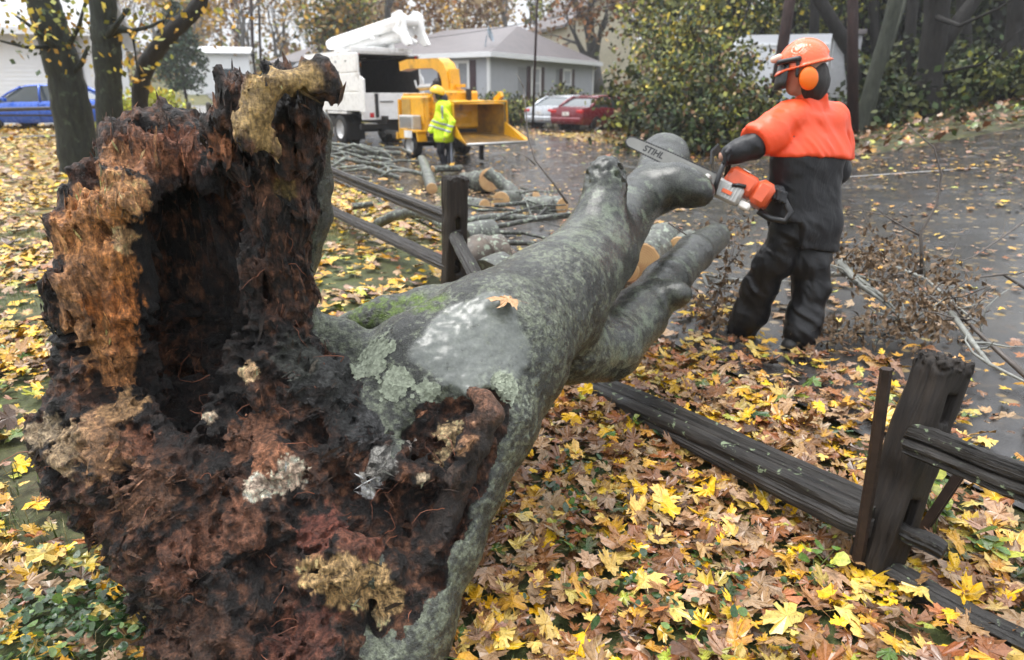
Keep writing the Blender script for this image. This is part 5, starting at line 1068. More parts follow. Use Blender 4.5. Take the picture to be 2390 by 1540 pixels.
part('feed_housing', M_YEL, ch, ((1.05, 0, 1.35), (.6, 1.1, 1.0), (0, 0, 0), .05)); part('warning_sign', M_WHITE, ch, ((1.0, sY * .565, 1.66), (.42, .02, .2))); part('warning_stripe', M_RED, ch, ((1.0, sY * .57, 1.74), (.42, .022, .03)))
# discharge chute: square duct bending back over the truck
cu = MB(); path = [(.75, 1.6), (.77, 2.0), (.72, 2.25), (.58, 2.45), (.36, 2.56), (.1, 2.6), (-1.3, 2.62), (-1.75, 2.56)]; rings = []
for i, (x, z) in enumerate(path):
    a = np.array(path[min(i + 1, len(path) - 1)]) - np.array(path[max(i - 1, 0)]); a = a / np.linalg.norm(a); nrm = np.array([-a[1], a[0]]); h = .17 if i < 5 else .13; w = .19
    rings.append([(x + nrm[0] * h, w, z + nrm[1] * h), (x + nrm[0] * h, -w, z + nrm[1] * h), (x - nrm[0] * h, -w, z - nrm[1] * h), (x - nrm[0] * h, w, z - nrm[1] * h)])
cu.loft(rings); cu.build('discharge_chute', M_YEL, ch, True, 35); part('chute_bracket', M_YEL, ch, ((.98, 0, 2.05), (.12, .3, .75), (0, R(-8), 0)), ((1.25, 0, 1.98), (.45, .06, .08)), ((.9, 0, 1.85), (.35, .5, .08)))
# infeed hopper: flaring open box with floor, sides, roof rail and folding tray
def panel(name, pts, th, m_, nrm):
    q = MB(); n = Vector(nrm) * th; q.loft([[tuple(p) for p in pts], [tuple(Vector(p) + n) for p in pts]]); return q.build(name, m_, ch)
X0, X1 = 1.3, 2.15
panel('hopper_side', [(X0, sY * .5, .75), (X1, sY * .82, .70), (X1, sY * .82, 1.50), (X0, sY * .5, 1.6)], .03, M_YEL, (0, sY, 0)); panel('hopper_side', [(X0, -sY * .5, .75), (X1, -sY * .82, .70), (X1, -sY * .82, 1.50), (X0, -sY * .5, 1.6)], .03, M_YELD, (0, -sY, 0))
panel('hopper_roof', [(X0, .5, 1.6), (X1, .82, 1.50), (X1, -.82, 1.50), (X0, -.5, 1.6)], .03, M_YEL, (0, 0, 1)); panel('hopper_floor', [(X0, .5, .75), (X1, .82, .70), (X1, -.82, .70), (X0, -.5, .75)], .03, M_YELD, (0, 0, -1)); panel('hopper_back', [(X0, .5, .75), (X0, -.5, .75), (X0, -.5, 1.6), (X0, .5, 1.6)], .03, M_INSIDE, (-1, 0, 0))
tr = panel('feed_tray', [(X1, .82, .69), (X1 + .8, 1.0, .52), (X1 + .8, -1.0, .52), (X1, -.82, .69)], .03, M_YELD, (0, 0, -1)); panel('tray_side', [(X1, .83, .69), (X1 + .8, 1.0, .52), (X1 + .75, 1.05, .62), (X1, .84, 1.05)], .025, M_YEL, (0, .3, 0)); panel('tray_side', [(X1, -.83, .69), (X1 + .8, -1.0, .52), (X1 + .75, -1.05, .62), (X1, -.84, 1.05)], .025, M_YEL, (0, -.3, 0))
q = MB(); q.tube([(X1 + .81, 1.0, .53), (X1 + .81, -1.0, .53)], .035, 8); q.build('tray_lip', M_CHROME, ch, True)
q = MB(); q.tube([(X1 - .1, sY * .84, 1.56), (X1 + .08, sY * .85, 1.56), (X1 + .1, .0, 1.57), (X1 + .08, -sY * .85, 1.58), (X1 + .02, -sY * .9, 1.4), (X1 + .05, -sY * .9, .8)], .03, 8); q.build('control_bar', M_YEL, ch, True)
part('stop_lever', M_YEL, ch, ((X1 - .15, -sY * .75, 1.68), (.35, .1, .16), (0, R(-30), 0))); part('light_post', M_UNDER, ch, ((1.5, .1, 1.75), (.12, .12, .3)))
# ---- cars
def car(name, loc, rz, paint, label, L=4.65, W=1.78, H=1.43, plate=True):
    o = empty(name, loc, rz, label, 'car'); h = L / 2; b_ = MB(); rings = []     # +x forward
    for x, zb, zt, w in ((-h, .42, .78, .78), (-h + .06, .32, .95, .84), (-h + .5, .27, 1.0, .88), (-.9, .26, .98, .89), (0, .25, .95, .89), (.75, .25, .94, .89), (h - 1.1, .26, .90, .88), (h - .35, .28, .80, .84), (h - .05, .34, .66, .74), (h, .42, .56, .66)):
        w *= W / 1.78; rings.append([(x, w * .9, zb), (x, w, zb + .14), (x, w * 1.01, (zb + zt) * .52), (x, w * .985, zt - .12), (x, w * .90, zt - .02), (x, w * .5, zt + .015), (x, -w * .5, zt + .015), (x, -w * .90, zt - .02), (x, -w * .985, zt - .12), (x, -w * 1.01, (zb + zt) * .52), (x, -w, zb + .14), (x, -w * .9, zb)])
    b_.loft(rings); body = b_.build('body', paint, o, True, 35); g_ = MB(); rings = []
    for x, z, wb in ((-1.75, .97, .80), (-1.25, 1.22, .74), (-.85, H - .05, .66), (-.2, H, .645), (.3, H - .03, .65), (.75, 1.22, .72), (1.3, .93, .80)):
        wb *= W / 1.78; rings.append([(x, wb + .03, .90), (x, wb, z * .55 + .42), (x, wb * .93, z), (x, -wb * .93, z), (x, -wb, z * .55 + .42), (x, -wb - .03, .90)])
    g_.loft(rings); gh = g_.build('greenhouse', M_GLASS, o, True, 35)
    r_ = MB(); rings = []
    for x, z, wb in ((-.98, H - .075, .645), (-.6, H + .0, .65), (-.2, H + .012, .65), (.3, H - .018, .65), (.5, H - .095, .655)): wb *= W / 1.78; rings.append([(x, wb * .96, z - .03), (x, wb * .9, z + .012), (x, -wb * .9, z + .012), (x, -wb * .96, z - .03)])
    r_.loft(rings); r_.build('roof', paint, o, True, 50)
    for s in (1, -1):
        for (xa, za), (xb, zb_) in (((-1.72, .97), (-.92, H - .06)), ((-.28, .93), (-.24, H - .01)), ((1.28, .93), (.42, H - .06))): q = MB(); q.tube([(xa, s * W * .455, za), ((xa + xb) / 2, s * W * .42, (za + zb_) / 2 + .03), (xb, s * W * .365, zb_)], .035 if xa > -1 else .07, 6); q.build('pillar', paint, o, True)
        for x in (-h + .95, h - .92): wheel(o, x, s * (W / 2 - .09), .32, .2, s)
        part('arch', M_UNDER, o, ((-h + .95, s * (W / 2 - .10), .40), (.74, .19, .5), (0, 0, 0), .2)); part('arch', M_UNDER, o, ((h - .92, s * (W / 2 - .10), .40), (.74, .19, .5), (0, 0, 0), .2))
        part('tail_light', M_RED, o, ((-h + .07, s * .66, .80), (.14, .34, .16), (0, 0, 0), .05)); part('headlight', M_WHITE, o, ((h - .14, s * .62, .62), (.2, .28, .13), (0, 0, 0), .05)); part('door_seam', M_UNDER, o, ((-.26, s * W * .503, .62), (.012, .012, .55))); part('door_handle', paint, o, ((-.42, s * W * .507, .84), (.16, .02, .03)))
        part('wing_mirror', paint, o, ((.85, s * W * .54, 1.0), (.1, .18, .12), (0, 0, 0), .04)); part('side_trim', M_UNDER, o, ((0, s * W * .503, .50), (2.6, .02, .06)))
    if plate: part('licence_plate', M_WHITE, o, ((-h - .005, 0, .72), (.02, .34, .15)))
    part('bumper', paint, o, ((-h + .03, 0, .48), (.16, W * .86, .2), (0, 0, 0), .06)); return o
M_SILV = mat('silver_paint', (.50, .52, .55), .25, .5, .05, 3, coat=.5); M_MAROON = mat('maroon_paint', (.16, .012, .022), .25, .1, .06, 3, coat=.5); M_BLUE = mat('blue_paint', (.010, .085, .48), .25, .1, .06, 3, coat=.5)
g = G(1300, 302); car('parked_car', (g[0] + .7, g[1] + 1.2, g[2]), R(48), M_SILV, 'silver sedan parked in front of the grey house')
g = G(1368, 305); car('parked_car', (g[0] + .55, g[1] + .3, g[2]), R(48), M_MAROON, 'dark red sedan half hidden by the shrubs')
g = G(100, 306); car('parked_car', (g[0] - .2, g[1] + 1.0, g[2]), R(176), M_BLUE, 'bright blue car parked beside the white house', 5.0, 1.85, 1.47)
# ============================================================ houses
def siding(name, L, H, m_, parent, frm, step=.14, holes=()):
    """lapped boards on a wall that runs along local x; frm maps (x along, out, z) -> local"""
    q = MB(); n = int(H / step)
    for i in range(n):
        z0, z1 = i * step, min(H, (i + 1) * step); spans = [(0, L)]
        for hx0, hx1, hz0, hz1 in holes:
            if z1 > hz0 and z0 < hz1: spans = [s for a, b in spans for s in ((a, min(b, hx0)), (max(a, hx1), b)) if s[1] - s[0] > .02]
        for a, b in spans: q.add([frm(a, .028, z0), frm(b, .028, z0), frm(b, .006, z1), frm(a, .006, z1), frm(a, 0, z0), frm(b, 0, z0)], [(0, 1, 2, 3), (4, 5, 1, 0)])
    o = q.build(name, m_, parent, fix=False); o['kind'] = 'stuff'; return o
def window(parent, frm, x, z, w, h, m_frame, m_glass, shutter=None, mull=True):
    def bx(q, a, b, za, zb, o0, o1):
        vs = [frm(x_, o_, z_) for o_ in (o0, o1) for x_, z_ in ((a, za), (b, za), (b, zb), (a, zb))]; q.add(vs, [(0, 1, 2, 3), (4, 5, 6, 7), (0, 1, 5, 4), (1, 2, 6, 5), (2, 3, 7, 6), (3, 0, 4, 7)])
    q = MB(); bx(q, x + .06, x + w - .06, z + .06, z + h - .06, -.04, -.01); wn_ = q.build('window', m_glass, parent)
    q = MB(); t_ = .10
    bx(q, x - t_, x + .05, z - t_, z + h + t_, 0, .05); bx(q, x + w - .05, x + w + t_, z - t_, z + h + t_, 0, .05); bx(q, x + .05, x + w - .05, z + h - .05, z + h + t_, 0, .05); bx(q, x + .05, x + w - .05, z - t_, z + .05, 0, .055)
    if mull: bx(q, x + .05, x + w - .05, z + h * .5 - .03, z + h * .5 + .03, -.005, .03)
    q.build('frame', m_frame, wn_)
    if shutter:
        for a in (x - t_ - .42, x + w + t_ + .02):
            q = MB(); bx(q, a, a + .4, z - .1, z + h + .1, .0, .04); sh = q.build('shutter', shutter, parent)
            q = MB()
            for k in range(12): zz = z + (k + .3) * h / 12; bx(q, a + .05, a + .35, zz, zz + h / 24, .04, .052)
            q.build('slats', shutter, sh)['kind'] = 'stuff'
M_SIDE = mat('grey_siding', (.40, .415, .45), .6, 0, .06, 2); M_TRIM = mat('white_trim', (.74, .75, .76), .5, 0, .04, 3); M_SHUT = mat('maroon_shutter', (.045, .018, .025), .5, 0, .1, 4); M_PANE = mat('window_pane', (.06, .075, .085), .1, 0, .3, 1.2); M_WALL = mat('wall_core', (.25, .26, .28), .7)
t = NT('shingles'); co = t.co('Object'); br = t.n('TexBrick', Scale=3.2); t.l(co, br.inputs['Vector']); n = t.noise(co, 1.4, 5, .6)
br.inputs['Color1'].default_value = (.10, .09, .094, 1); br.inputs['Color2'].default_value = (.135, .12, .125, 1); br.inputs['Mortar'].default_value = (.10, .09, .095, 1)
t.set(color=t.mix(t.ramp(n, [(.3, 0.), (.7, .5)]), br.outputs[0], (.18, .155, .148)), rough=.5); t.bump(n, .3, .02); M_ROOF = t.m
hz0 = .92; HX, HY = 12.4, 9.0; hrot = math.atan2(.85, .53)
ho = empty('house', (-1.22, 38.0, hz0), hrot, 'grey clapboard house with hip roof, white trim and maroon shutters', 'house')     # x along the right-hand wall, +y along the left-hand wall
q = MB(); q.box((HX / 2, HY / 2, 1.35), (HX, HY, 2.7), bev=.01); q.build('wall', M_WALL, ho)
right = lambda a, o_, z: (a, -o_, z); left = lambda a, o_, z: (-o_, a, z)
siding('siding', HX, 2.7, M_SIDE, ho, right, .15, [(2.9, 3.9, .5, 2.2), (7.3, 8.3, .5, 2.2)]); siding('siding', HY, 2.7, M_SIDE, ho, left, .15, [(1.2, 2.9, .35, 2.4)])
window(ho, right, 4.4, .62, .95, 1.6, M_TRIM, M_PANE, M_SHUT); window(ho, right, 8.3, .62, .95, 1.6, M_TRIM, M_PANE, M_SHUT); window(ho, left, 1.3, .3, 1.5, 2.1, M_TRIM, M_PANE, M_SHUT, False)
part('door_bar', M_TRIM, ho, ((-.04, 2.05, 1.35), (.05, .3, 2.0)))
part('corner_board', M_TRIM, ho, ((-.02, -.02, 1.35), (.16, .16, 2.7))); part('corner_board', M_TRIM, ho, ((HX, -.02, 1.35), (.16, .16, 2.7)))
e = .5; part('fascia', M_TRIM, ho, ((HX / 2, -e, 2.72), (HX + 2 * e, .06, .24)), ((-e, HY / 2, 2.72), (.06, HY + 2 * e, .24))); part('soffit', M_TRIM, ho, ((HX / 2, HY / 2, 2.64), (HX + 2 * e - .1, HY + 2 * e - .1, .04)))
q = MB(); A, B, C_, D_ = (-e, -e, 2.82), (HX + e, -e, 2.82), (HX + e, HY + e, 2.82), (-e, HY + e, 2.82); R1_, R2_ = (HX * .55, 2.4, 4.75), (HX * .55, HY - 1, 4.75); q.add([A, B, C_, D_, R1_, R2_], [(0, 1, 4), (1, 2, 5, 4), (2, 3, 5), (3, 0, 4, 5), (3, 2, 1, 0)]); rf = q.build('roof', M_ROOF, ho)
q = MB(); q.lathe([(0, .02), (.2, .03), (.36, .10), (.4, .16)], 20, Matrix.Translation((.9, .6, 3.75)) @ Matrix.Rotation(R(70), 4, 'X') @ Matrix.Rotation(R(20), 4, 'Y')); q.tube([(.9, .8, 3.2), (.9, .7, 3.75)], .03, 8); q.build('satellite_dish', mat('dish_grey', (.30, .36, .42), .5), rf, True, 40)
part('roof_vent', M_TRIM, rf, ((2.6, 7.5, 4.4), (.5, .5, .5)))
part('downpipe', M_TRIM, ho, ((3.25, -.12, .2), (.09, .09, 1.2), (R(8), 0, 0)))
# lower wing behind the truck
wg = empty('house', (-9.5, 46.0, 1.0), hrot, 'low grey roofed wing of a house behind the truck boom', 'house'); q = MB(); q.box((5, 4, 1.4), (10, 8, 2.8), bev=.01); q.build('wall', M_SIDE, wg); q = MB(); q.add([(-.5, -.5, 2.8), (10.5, -.5, 2.8), (10.5, 8.5, 2.8), (-.5, 8.5, 2.8), (3, 4, 4.6), (7, 4, 4.6)], [(0, 1, 5, 4), (1, 2, 5), (2, 3, 4, 5), (3, 0, 4), (3, 2, 1, 0)]); q.build('roof', M_ROOF, wg)
# white house on the left
wx, wy = P(232, 250, 29.0)[:2]; wz = float(terrain(wx, wy)) - .1; M_WS = mat('white_siding', (.80, .82, .84), .5, 0, .04, 2)
wh = empty('house', (wx, wy, wz), R(200), 'long white clapboard house behind the blue car', 'house')          # x runs to the left of the view along the front wall
q = MB(); q.box((8, -4.5, 1.75), (16, 9, 3.5), bev=.01); q.build('wall', M_WS, wh); fw_ = lambda a, o_, z: (a, o_, z); ew_ = lambda a, o_, z: (-o_, -a, z)
siding('siding', 16, 3.5, M_WS, wh, fw_, .16); siding('siding', 9, 3.5, M_WS, wh, ew_, .16, [(2.2, 3.2, .3, 2.4)])
part('door', mat('blue_grey_door', (.10, .14, .20), .5), wh, ((-.05, -2.7, 1.25), (.06, 1.0, 2.1))); part('corner_board', M_TRIM, wh, ((.0, .0, 1.75), (.18, .18, 3.5))); part('downpipe', mat('grey_pipe', (.33, .34, .36), .5), wh, ((.35, .08, 1.7), (.1, .1, 3.3)))
q = MB(); q.prism([(.9, 3.45), (-4.5, 5.2), (-9.9, 3.45), (-9.9, 3.62), (-4.5, 5.42), (.9, 3.62)], -.6, 16.6, 0); wr = q.build('roof', mat('pale_roof', (.36, .36, .37), .5, 0, .15, 2), wh)
q = MB(); q.prism([(0, 3.5), (-4.5, 5.15), (-9, 3.5)], .0, .12, 0); q.build('gable', M_WS, wh); part('fascia', M_TRIM, wh, ((8, .92, 3.5), (17, .05, .25)))
part('chimney', mat('chimney_grey', (.16, .18, .22), .6), wr, ((2.0, -4.2, 5.7), (.5, .5, 1.2)), ((2.0, -4.2, 6.35), (.65, .65, .12)))
# far white shed, cream gable, camper behind the shrubs
g = P(520, 236, 60); z0 = float(terrain(g[0], g[1])); sd = empty('shed', (g[0], g[1], z0 - .3), R(15), 'plain white shed far behind the rotten root', 'shed'); q = MB(); q.box((0, 0, 1.6), (5.2, 4, 3.2), bev=.03); q.build('wall', M_WS, sd); q = MB(); q.prism([(-2.4, 3.2), (0, 3.7), (2.4, 3.2), (2.4, 3.3), (0, 3.85), (-2.4, 3.3)], -2.8, 2.8, 0); q.build('roof', M_TRIM, sd); part('door', M_PANE, sd, ((1.0, -2.01, 1.1), (1.0, .05, 2.0)))
g = P(1352, 128, 62); cz = float(terrain(g[0], g[1])); cr = empty('house', (g[0], g[1], cz), R(20), 'cream gable of a house seen between shrubs and oak', 'house'); q = MB(); q.prism([(-3, 0), (3, 0), (3, 4.4), (0, 6.6), (-3, 4.4)], -4, 4, 1); q.build('wall', mat('cream_wall', (.55, .50, .38), .6), cr); q = MB(); q.prism([(-3.4, 4.3), (0, 6.7), (3.4, 4.3), (3.4, 4.5), (0, 6.95), (-3.4, 4.5)], -4.4, 4.4, 1); q.build('roof', M_ROOF, cr)
cv = P(1790, 190, 24); vz = float(terrain(cv[0], cv[1])); cp = empty('camper', (cv[0], cv[1], vz), R(-12), 'white camper trailer half hidden behind the shrubs', 'camper')
q = MB(); q.prism([(-1.3, .5), (1.6, .5), (1.6, 2.75), (-1.0, 2.75), (-1.3, 2.4)], -1.1, 1.1, 1); q.build('body', mat('camper_white', (.72, .74, .78), .35, 0, .05, 2), cp)
wi = part('window', M_PANE, cp, ((-.85, -1.11, 1.95), (.5, .04, .4))); part('frame', M_TRIM, wi, ((-.85, -1.105, 2.18), (.6, .05, .05)), ((-.85, -1.105, 1.72), (.6, .05, .05))); part('door', mat('camper_door', (.55, .62, .72), .4), cp, ((.6, -1.11, 1.5), (.9, .03, 1.8))); part('trim', M_TRIM, cp, ((.2, -1.115, 2.45), (2.7, .03, .06))); wheel(cp, .4, -1.0, .34, .2, -1); wheel(cp, .4, 1.0, .34, .2, 1)
# shed seen right of the worker's head
g = P(1960, 190, 27); z0 = float(terrain(g[0], g[1])); sd2 = empty('shed', (g[0], g[1], z0), R(-20), 'grey shed corner behind the utility pole', 'shed'); q = MB(); q.box((0, 0, 1.25), (.9, 2, 2.5), bev=.02); q.build('wall', mat('pale_grey_wall', (.42, .43, .45), .6), sd2); part('roof', M_ROOF, sd2, ((0, 0, 2.58), (1.1, 2.3, .16)))
# ============================================================ trees, shrubs, poles, wires
def tree_wood(seed, H, r0, levels=4, spread=.55, lean=(0, 0), fork=.35, sides=7, nb=(3, 5), up_=.25, first=.3):
    """tapered trunk with recursive limbs -> MB of wood, list of twig tips"""
    g = random.Random(seed); mb = MB(); tips = []
    def grow(p, d, L, r, lv):
        n = 5 if lv < 2 else 4; pts = [p]; rad = [r]; q = Vector(p); dd = Vector(d)
        for i in range(n):
            dd = (dd + Vector((g.gauss(0, .10 + .05 * lv), g.gauss(0, .10 + .05 * lv), g.gauss(0, .08) + up_ * .15 * (lv > 0)))).normalized(); q = q + dd * L / n; pts.append(q.copy()); rad.append(r * (1 - (.45 if lv == 0 else .7) * (i + 1) / n))
        if lv == 0: rad[0] = r * 1.35
        mb.tube(pts, rad, max(3, sides - lv * 2), lv == 0)
        if lv >= levels: tips.extend((tuple(x) for x in pts[2:])); return
        k = g.randint(*nb)
        for j in range(k):
            s = g.uniform(first if lv == 0 else .25, 1.0) if j else 1.0; i = min(n, max(1, int(round(s * n)))); a = g.uniform(0, 6.283); t_ = (pts[i] - pts[i - 1]).normalized(); x = t_.orthogonal().normalized(); y = t_.cross(x); ang = g.uniform(.4, 1.0) * spread * (1.4 if j else .7)
            nd = (t_ * math.cos(ang) + (x * math.cos(a) + y * math.sin(a)) * math.sin(ang)).normalized(); grow(pts[i], nd, L * g.uniform(.5, .72), rad[i] * g.uniform(.5, .75), lv + 1)
    grow(Vector((0, 0, -.1)), Vector((lean[0], lean[1], 1)).normalized(), H * fork, r0, 0); return mb, tips
def leaf_cloud(pos, n, spread, size, pal, seed, droop=0.):
    g = np.random.default_rng(seed); pos = np.asarray(pos, float); k = g.integers(0, len(pos), n); p = pos[k] + g.normal(0, 1, (n, 3)) * spread
    d = g.normal(0, 1, (n, 3)); d[:, 2] -= droop; d /= np.linalg.norm(d, axis=1, keepdims=True); a = np.cross(d, g.normal(0, 1, (n, 3))); a /= np.linalg.norm(a, axis=1, keepdims=True); s = size * g.uniform(.55, 1.4, (n, 1))
    V = np.stack([p, p + d * s * .5 + a * s * .36, p + d * s, p + d * s * .5 - a * s * .36], 1).reshape(-1, 3); F = np.arange(n * 4).reshape(-1, 4); c, _ = colours_t(g, n, pal); return V, F, np.repeat(c, 4, 0)
PT = {'gold': (.50, .28, .03), 'yellow': (.55, .42, .05), 'olive': (.072, .082, .023), 'ygreen': (.22, .225, .036), 'dark': (.016, .024, .011), 'green': (.042, .07, .02), 'brown': (.16, .085, .04), 'rust': (.26, .11, .035), 'tan': (.30, .21, .10), 'bluegreen': (.05, .085, .055), 'lime': (.42, .47, .05)}
def colours_t(g, n, w): k = list(w); p = np.array([w[a] for a in k], float); p /= p.sum(); i = g.choice(len(k), n, p=p); return np.array([PT[a] for a in k])[i] * g.uniform(.65, 1.25, (n, 1)), i
t = NT('foliage'); at = t.n('VertexColor', layer_name='Col'); t.set(color=at.outputs[0], rough=.55, spec=.3); M_FOL = t.m
def bark_mat(name, lo, hi, lich=.0):
    t = NT(name); co = t.co('Object'); n = t.noise(t.co('Object', (9, 9, 2.2)), 1.6, 5, .65); c = t.mix(t.ramp(n, [(.3, 0.), (.7, 1.)]), lo, hi)
    if lich: c = t.mix(t.ramp(t.noise(co, 5.5, 4, .65), [(.60, 0.), (.72, lich)]), c, (.16, .20, .13))
    t.set(color=c, rough=.65, spec=.2); t.bump(n, .8, .06); return t.m
M_BK1 = bark_mat('mossy_maple_bark', (.009, .010, .008), (.032, .037, .027), .35); M_BK2 = bark_mat('dark_bark', (.009, .008, .0075), (.028, .026, .023)); M_BK3 = bark_mat('grey_bark', (.06, .058, .055), (.13, .125, .118)); M_BK4 = bark_mat('red_brown_bark', (.014, .008, .007), (.038, .02, .018)); M_BK5 = bark_mat('green_grey_bark', (.022, .026, .019), (.06, .066, .05))
def tree(name, loc, label, wood, m_bark, leaves=None, cat='tree', group=None, rz=0., scale=1.):
    o = empty(name, loc, rz, label, cat, group); o.scale = (scale,) * 3
    wood.build('trunk', m_bark, o, True, fix=False)
    if leaves: link('crown', np_mesh('crown', *leaves[:2], False, leaves[2]), M_FOL, o)
    return o
# ---- three mossy stems on the left
def stem(name, pts, label, m_bark, limbs=(), lv=None, sides=12):
    base = np.array(pts[0][0]); o = empty(name, tuple(base), 0, label, 'tree'); mb = MB(); P_ = [np.array(p) - base for p, r in pts]; rr = [r for p, r in pts]
    fine, fr = [], []
    for i in range(len(P_) - 1):
        for j in range(4): s = j / 4; fine.append(P_[i] * (1 - s) + P_[i + 1] * s); fr.append((rr[i] * (1 - s) + rr[i + 1] * s) * (1 + .05 * math.sin(i * 5 + j * 2.1)))
    fine.append(P_[-1]); fr.append(rr[-1]); mb.tube([tuple(p) for p in fine], fr, sides)
    for lp in limbs: mb.tube([tuple(np.array(p) - base) for p, r in lp], [r for p, r in lp], 6)
    mb.build('trunk', m_bark, o, True)
    if lv: V, F, c = lv; link('crown', np_mesh('crown', V - base, F, False, c), M_FOL, o)
    return o
Yt = 14.6
g0 = G(195, 412)
def lt(*a): return [P(x, y, Y_) for x, y, Y_ in a]
top_leaves = lt((170, 80, 14.2), (185, 50, 14), (150, 20, 14), (200, 120, 14), (205, 95, 14.4), (60, 50, 13.8), (100, 60, 13.8), (30, 60, 13.5), (70, 25, 13.6), (190, 20, 14), (50, 90, 13.5), (90, 120, 13.8))
stem('maple_tree', [(P(200, 430, 14.4), .46), (P(190, 380, 14.4), .40), (P(175, 300, 14.4), .36), (P(158, 200, 14.4), .33), (P(140, 130, 14.4), .31), (P(118, 60, 14.4), .30), (P(100, 0, 14.4), .29), (P(85, -90, 14.4), .27)], 'thick mossy maple trunk standing at far left', M_BK1,
     [[(P(150, 125, 14.3), .09), (P(110, 95, 14), .06), (P(70, 60, 13.8), .04), (P(35, 35, 13.6), .02)], [(P(160, 180, 14.4), .07), (P(190, 150, 14.2), .05), (P(205, 110, 14.2), .03)], [(P(140, 110, 14.3), .05), (P(60, 110, 13.8), .03), (P(0, 95, 13.5), .02)], [(P(150, 130, 14.3), .06), (P(185, 60, 14.2), .04), (P(200, 0, 14.2), .02)]], leaf_cloud(top_leaves, 230, .25, .13, dict(gold=2, yellow=3, ygreen=3, green=2, olive=2), 3, .6))
l2_ = lt((250, 40, 13.5), (300, 110, 13.2), (290, 150, 13.2), (330, 60, 13.2), (345, 30, 13.2), (310, 20, 13.3), (285, 100, 13.2), (350, 140, 13), (320, 165, 13.2), (380, 60, 13.2))
stem('maple_tree', [(P(262, 440, 13.4), .28), (P(258, 380, 13.4), .25), (P(256, 300, 13.4), .225), (P(254, 200, 13.4), .22), (P(250, 120, 13.4), .235), (P(248, 85, 13.4), .25), (P(242, 40, 13.4), .22), (P(238, -60, 13.4), .2)], 'straight lichen-spotted maple trunk second from left', M_BK1,
     [[(P(262, 70, 13.3), .10), (P(282, 68, 13.2), .07), (P(310, 72, 13.1), .04), (P(350, 62, 13.0), .03), (P(385, 45, 13), .02)], [(P(248, 90, 13.3), .07), (P(270, 60, 13), .05), (P(300, 20, 13), .03)], [(P(300, 72, 13.1), .03), (P(312, 95, 13.1), .02), (P(320, 160, 13.1), .012)]], leaf_cloud(l2_, 130, .2, .13, dict(gold=3, yellow=3, ygreen=1.5, olive=1), 4, .6))
l3_ = lt((480, 30, 15), (450, 15, 15), (400, 40, 15), (500, 10, 15), (430, 5, 15), (540, 8, 15))
stem('maple_tree', [(P(340, 345, 15.5), .17), (P(332, 290, 15.5), .165), (P(326, 235, 15.4), .165), (P(330, 190, 15.3), .165), (P(345, 145, 15.2), .17), (P(370, 110, 15.1), .165), (P(405, 70, 15), .16), (P(445, 35, 15), .15), (P(468, 5, 15), .14), (P(480, -60, 15), .13)], 'slender dark maple stem curving up to the right', M_BK2, [[(P(340, 140, 15.2), .03), (P(380, 55, 15), .02), (P(400, 20, 15), .01)]], leaf_cloud(l3_, 70, .25, .13, dict(gold=3, yellow=3, ygreen=1), 5, .6))
# ---- cone evergreen, yellow-green shrub
gc = P(435, 232, 46); gz0 = float(terrain(gc[0], gc[1])); pos = []
rr_ = np.random.default_rng(8)
for k in range(900): h = rr_.random() ** .8; rad = 1.55 * (1 - abs(h - .32) ** 1.3 * 1.55) * math.sqrt(rr_.random()); a = rr_.uniform(0, 6.28); pos.append((rad * math.cos(a), rad * math.sin(a), .9 + h * 5.0))
mb = MB(); mb.tube([(0, 0, 0), (0, 0, 2), (0, 0, 5.8)], [.1, .08, .02], 8); tree('evergreen_tree', (gc[0], gc[1], gz0), 'small cone-shaped evergreen on a thin trunk', mb, M_BK2, leaf_cloud(pos, 7000, .13, .2, dict(bluegreen=3, green=1.5, dark=2), 9))
def shrub(px, py, Y, w, h, n, size, pal, label, seed, depth=None, stems=26, base_z=None, lumps=40, name='shrub'):
    g_ = np.random.default_rng(seed); q = P(px, py, Y); z0 = float(terrain(q[0], Y)) if base_z is None else base_z; depth = depth or w * .7
    ce = np.column_stack([g_.normal(0, .40, lumps), g_.normal(0, .40, lumps), g_.beta(1.5, 1.5, lumps)]); ce[:, :2] *= (1 - .35 * ce[:, 2:3] ** 2) * 1.15; ce[:, 2] *= g_.uniform(.8, 1.12, lumps); ce = ce * np.array([w / 2 * 1.1, depth / 2 * 1.1, h * .92])
    o = empty(name, (q[0], Y, z0), 0, label, 'shrub'); mb = MB()
    for k in range(stems): e_ = ce[g_.integers(0, lumps)]; mb.tube([(e_[0] * .25, e_[1] * .25, -.1), (e_[0] * .5, e_[1] * .5, e_[2] * .5), tuple(e_)], [.035 * h / 2, .025 * h / 2, .008], 5)
    mb.build('stems', M_BK2, o, True); V, F, c = leaf_cloud(ce, n, np.array([w * .075, depth * .075, h * .065]), size, pal, seed + 1, .4); link('foliage', np_mesh('foliage', V, F, False, c), M_FOL, o); return o
shrub(365, 280, 25, 3.0, 1.5, 1800, .16, dict(lime=4, ygreen=2, yellow=2), 'bright yellow-green bush behind the maple stems', 31)
shrub(300, 290, 24, 1.6, 1.2, 700, .15, dict(lime=3, ygreen=3), 'smaller yellow-green bush beside the white house', 32)
OL = dict(olive=4, green=2, ygreen=2.4, dark=2, brown=1.2, tan=.6); OY = dict(olive=3, ygreen=4, green=1.5, dark=1, yellow=1.2, tan=.8)
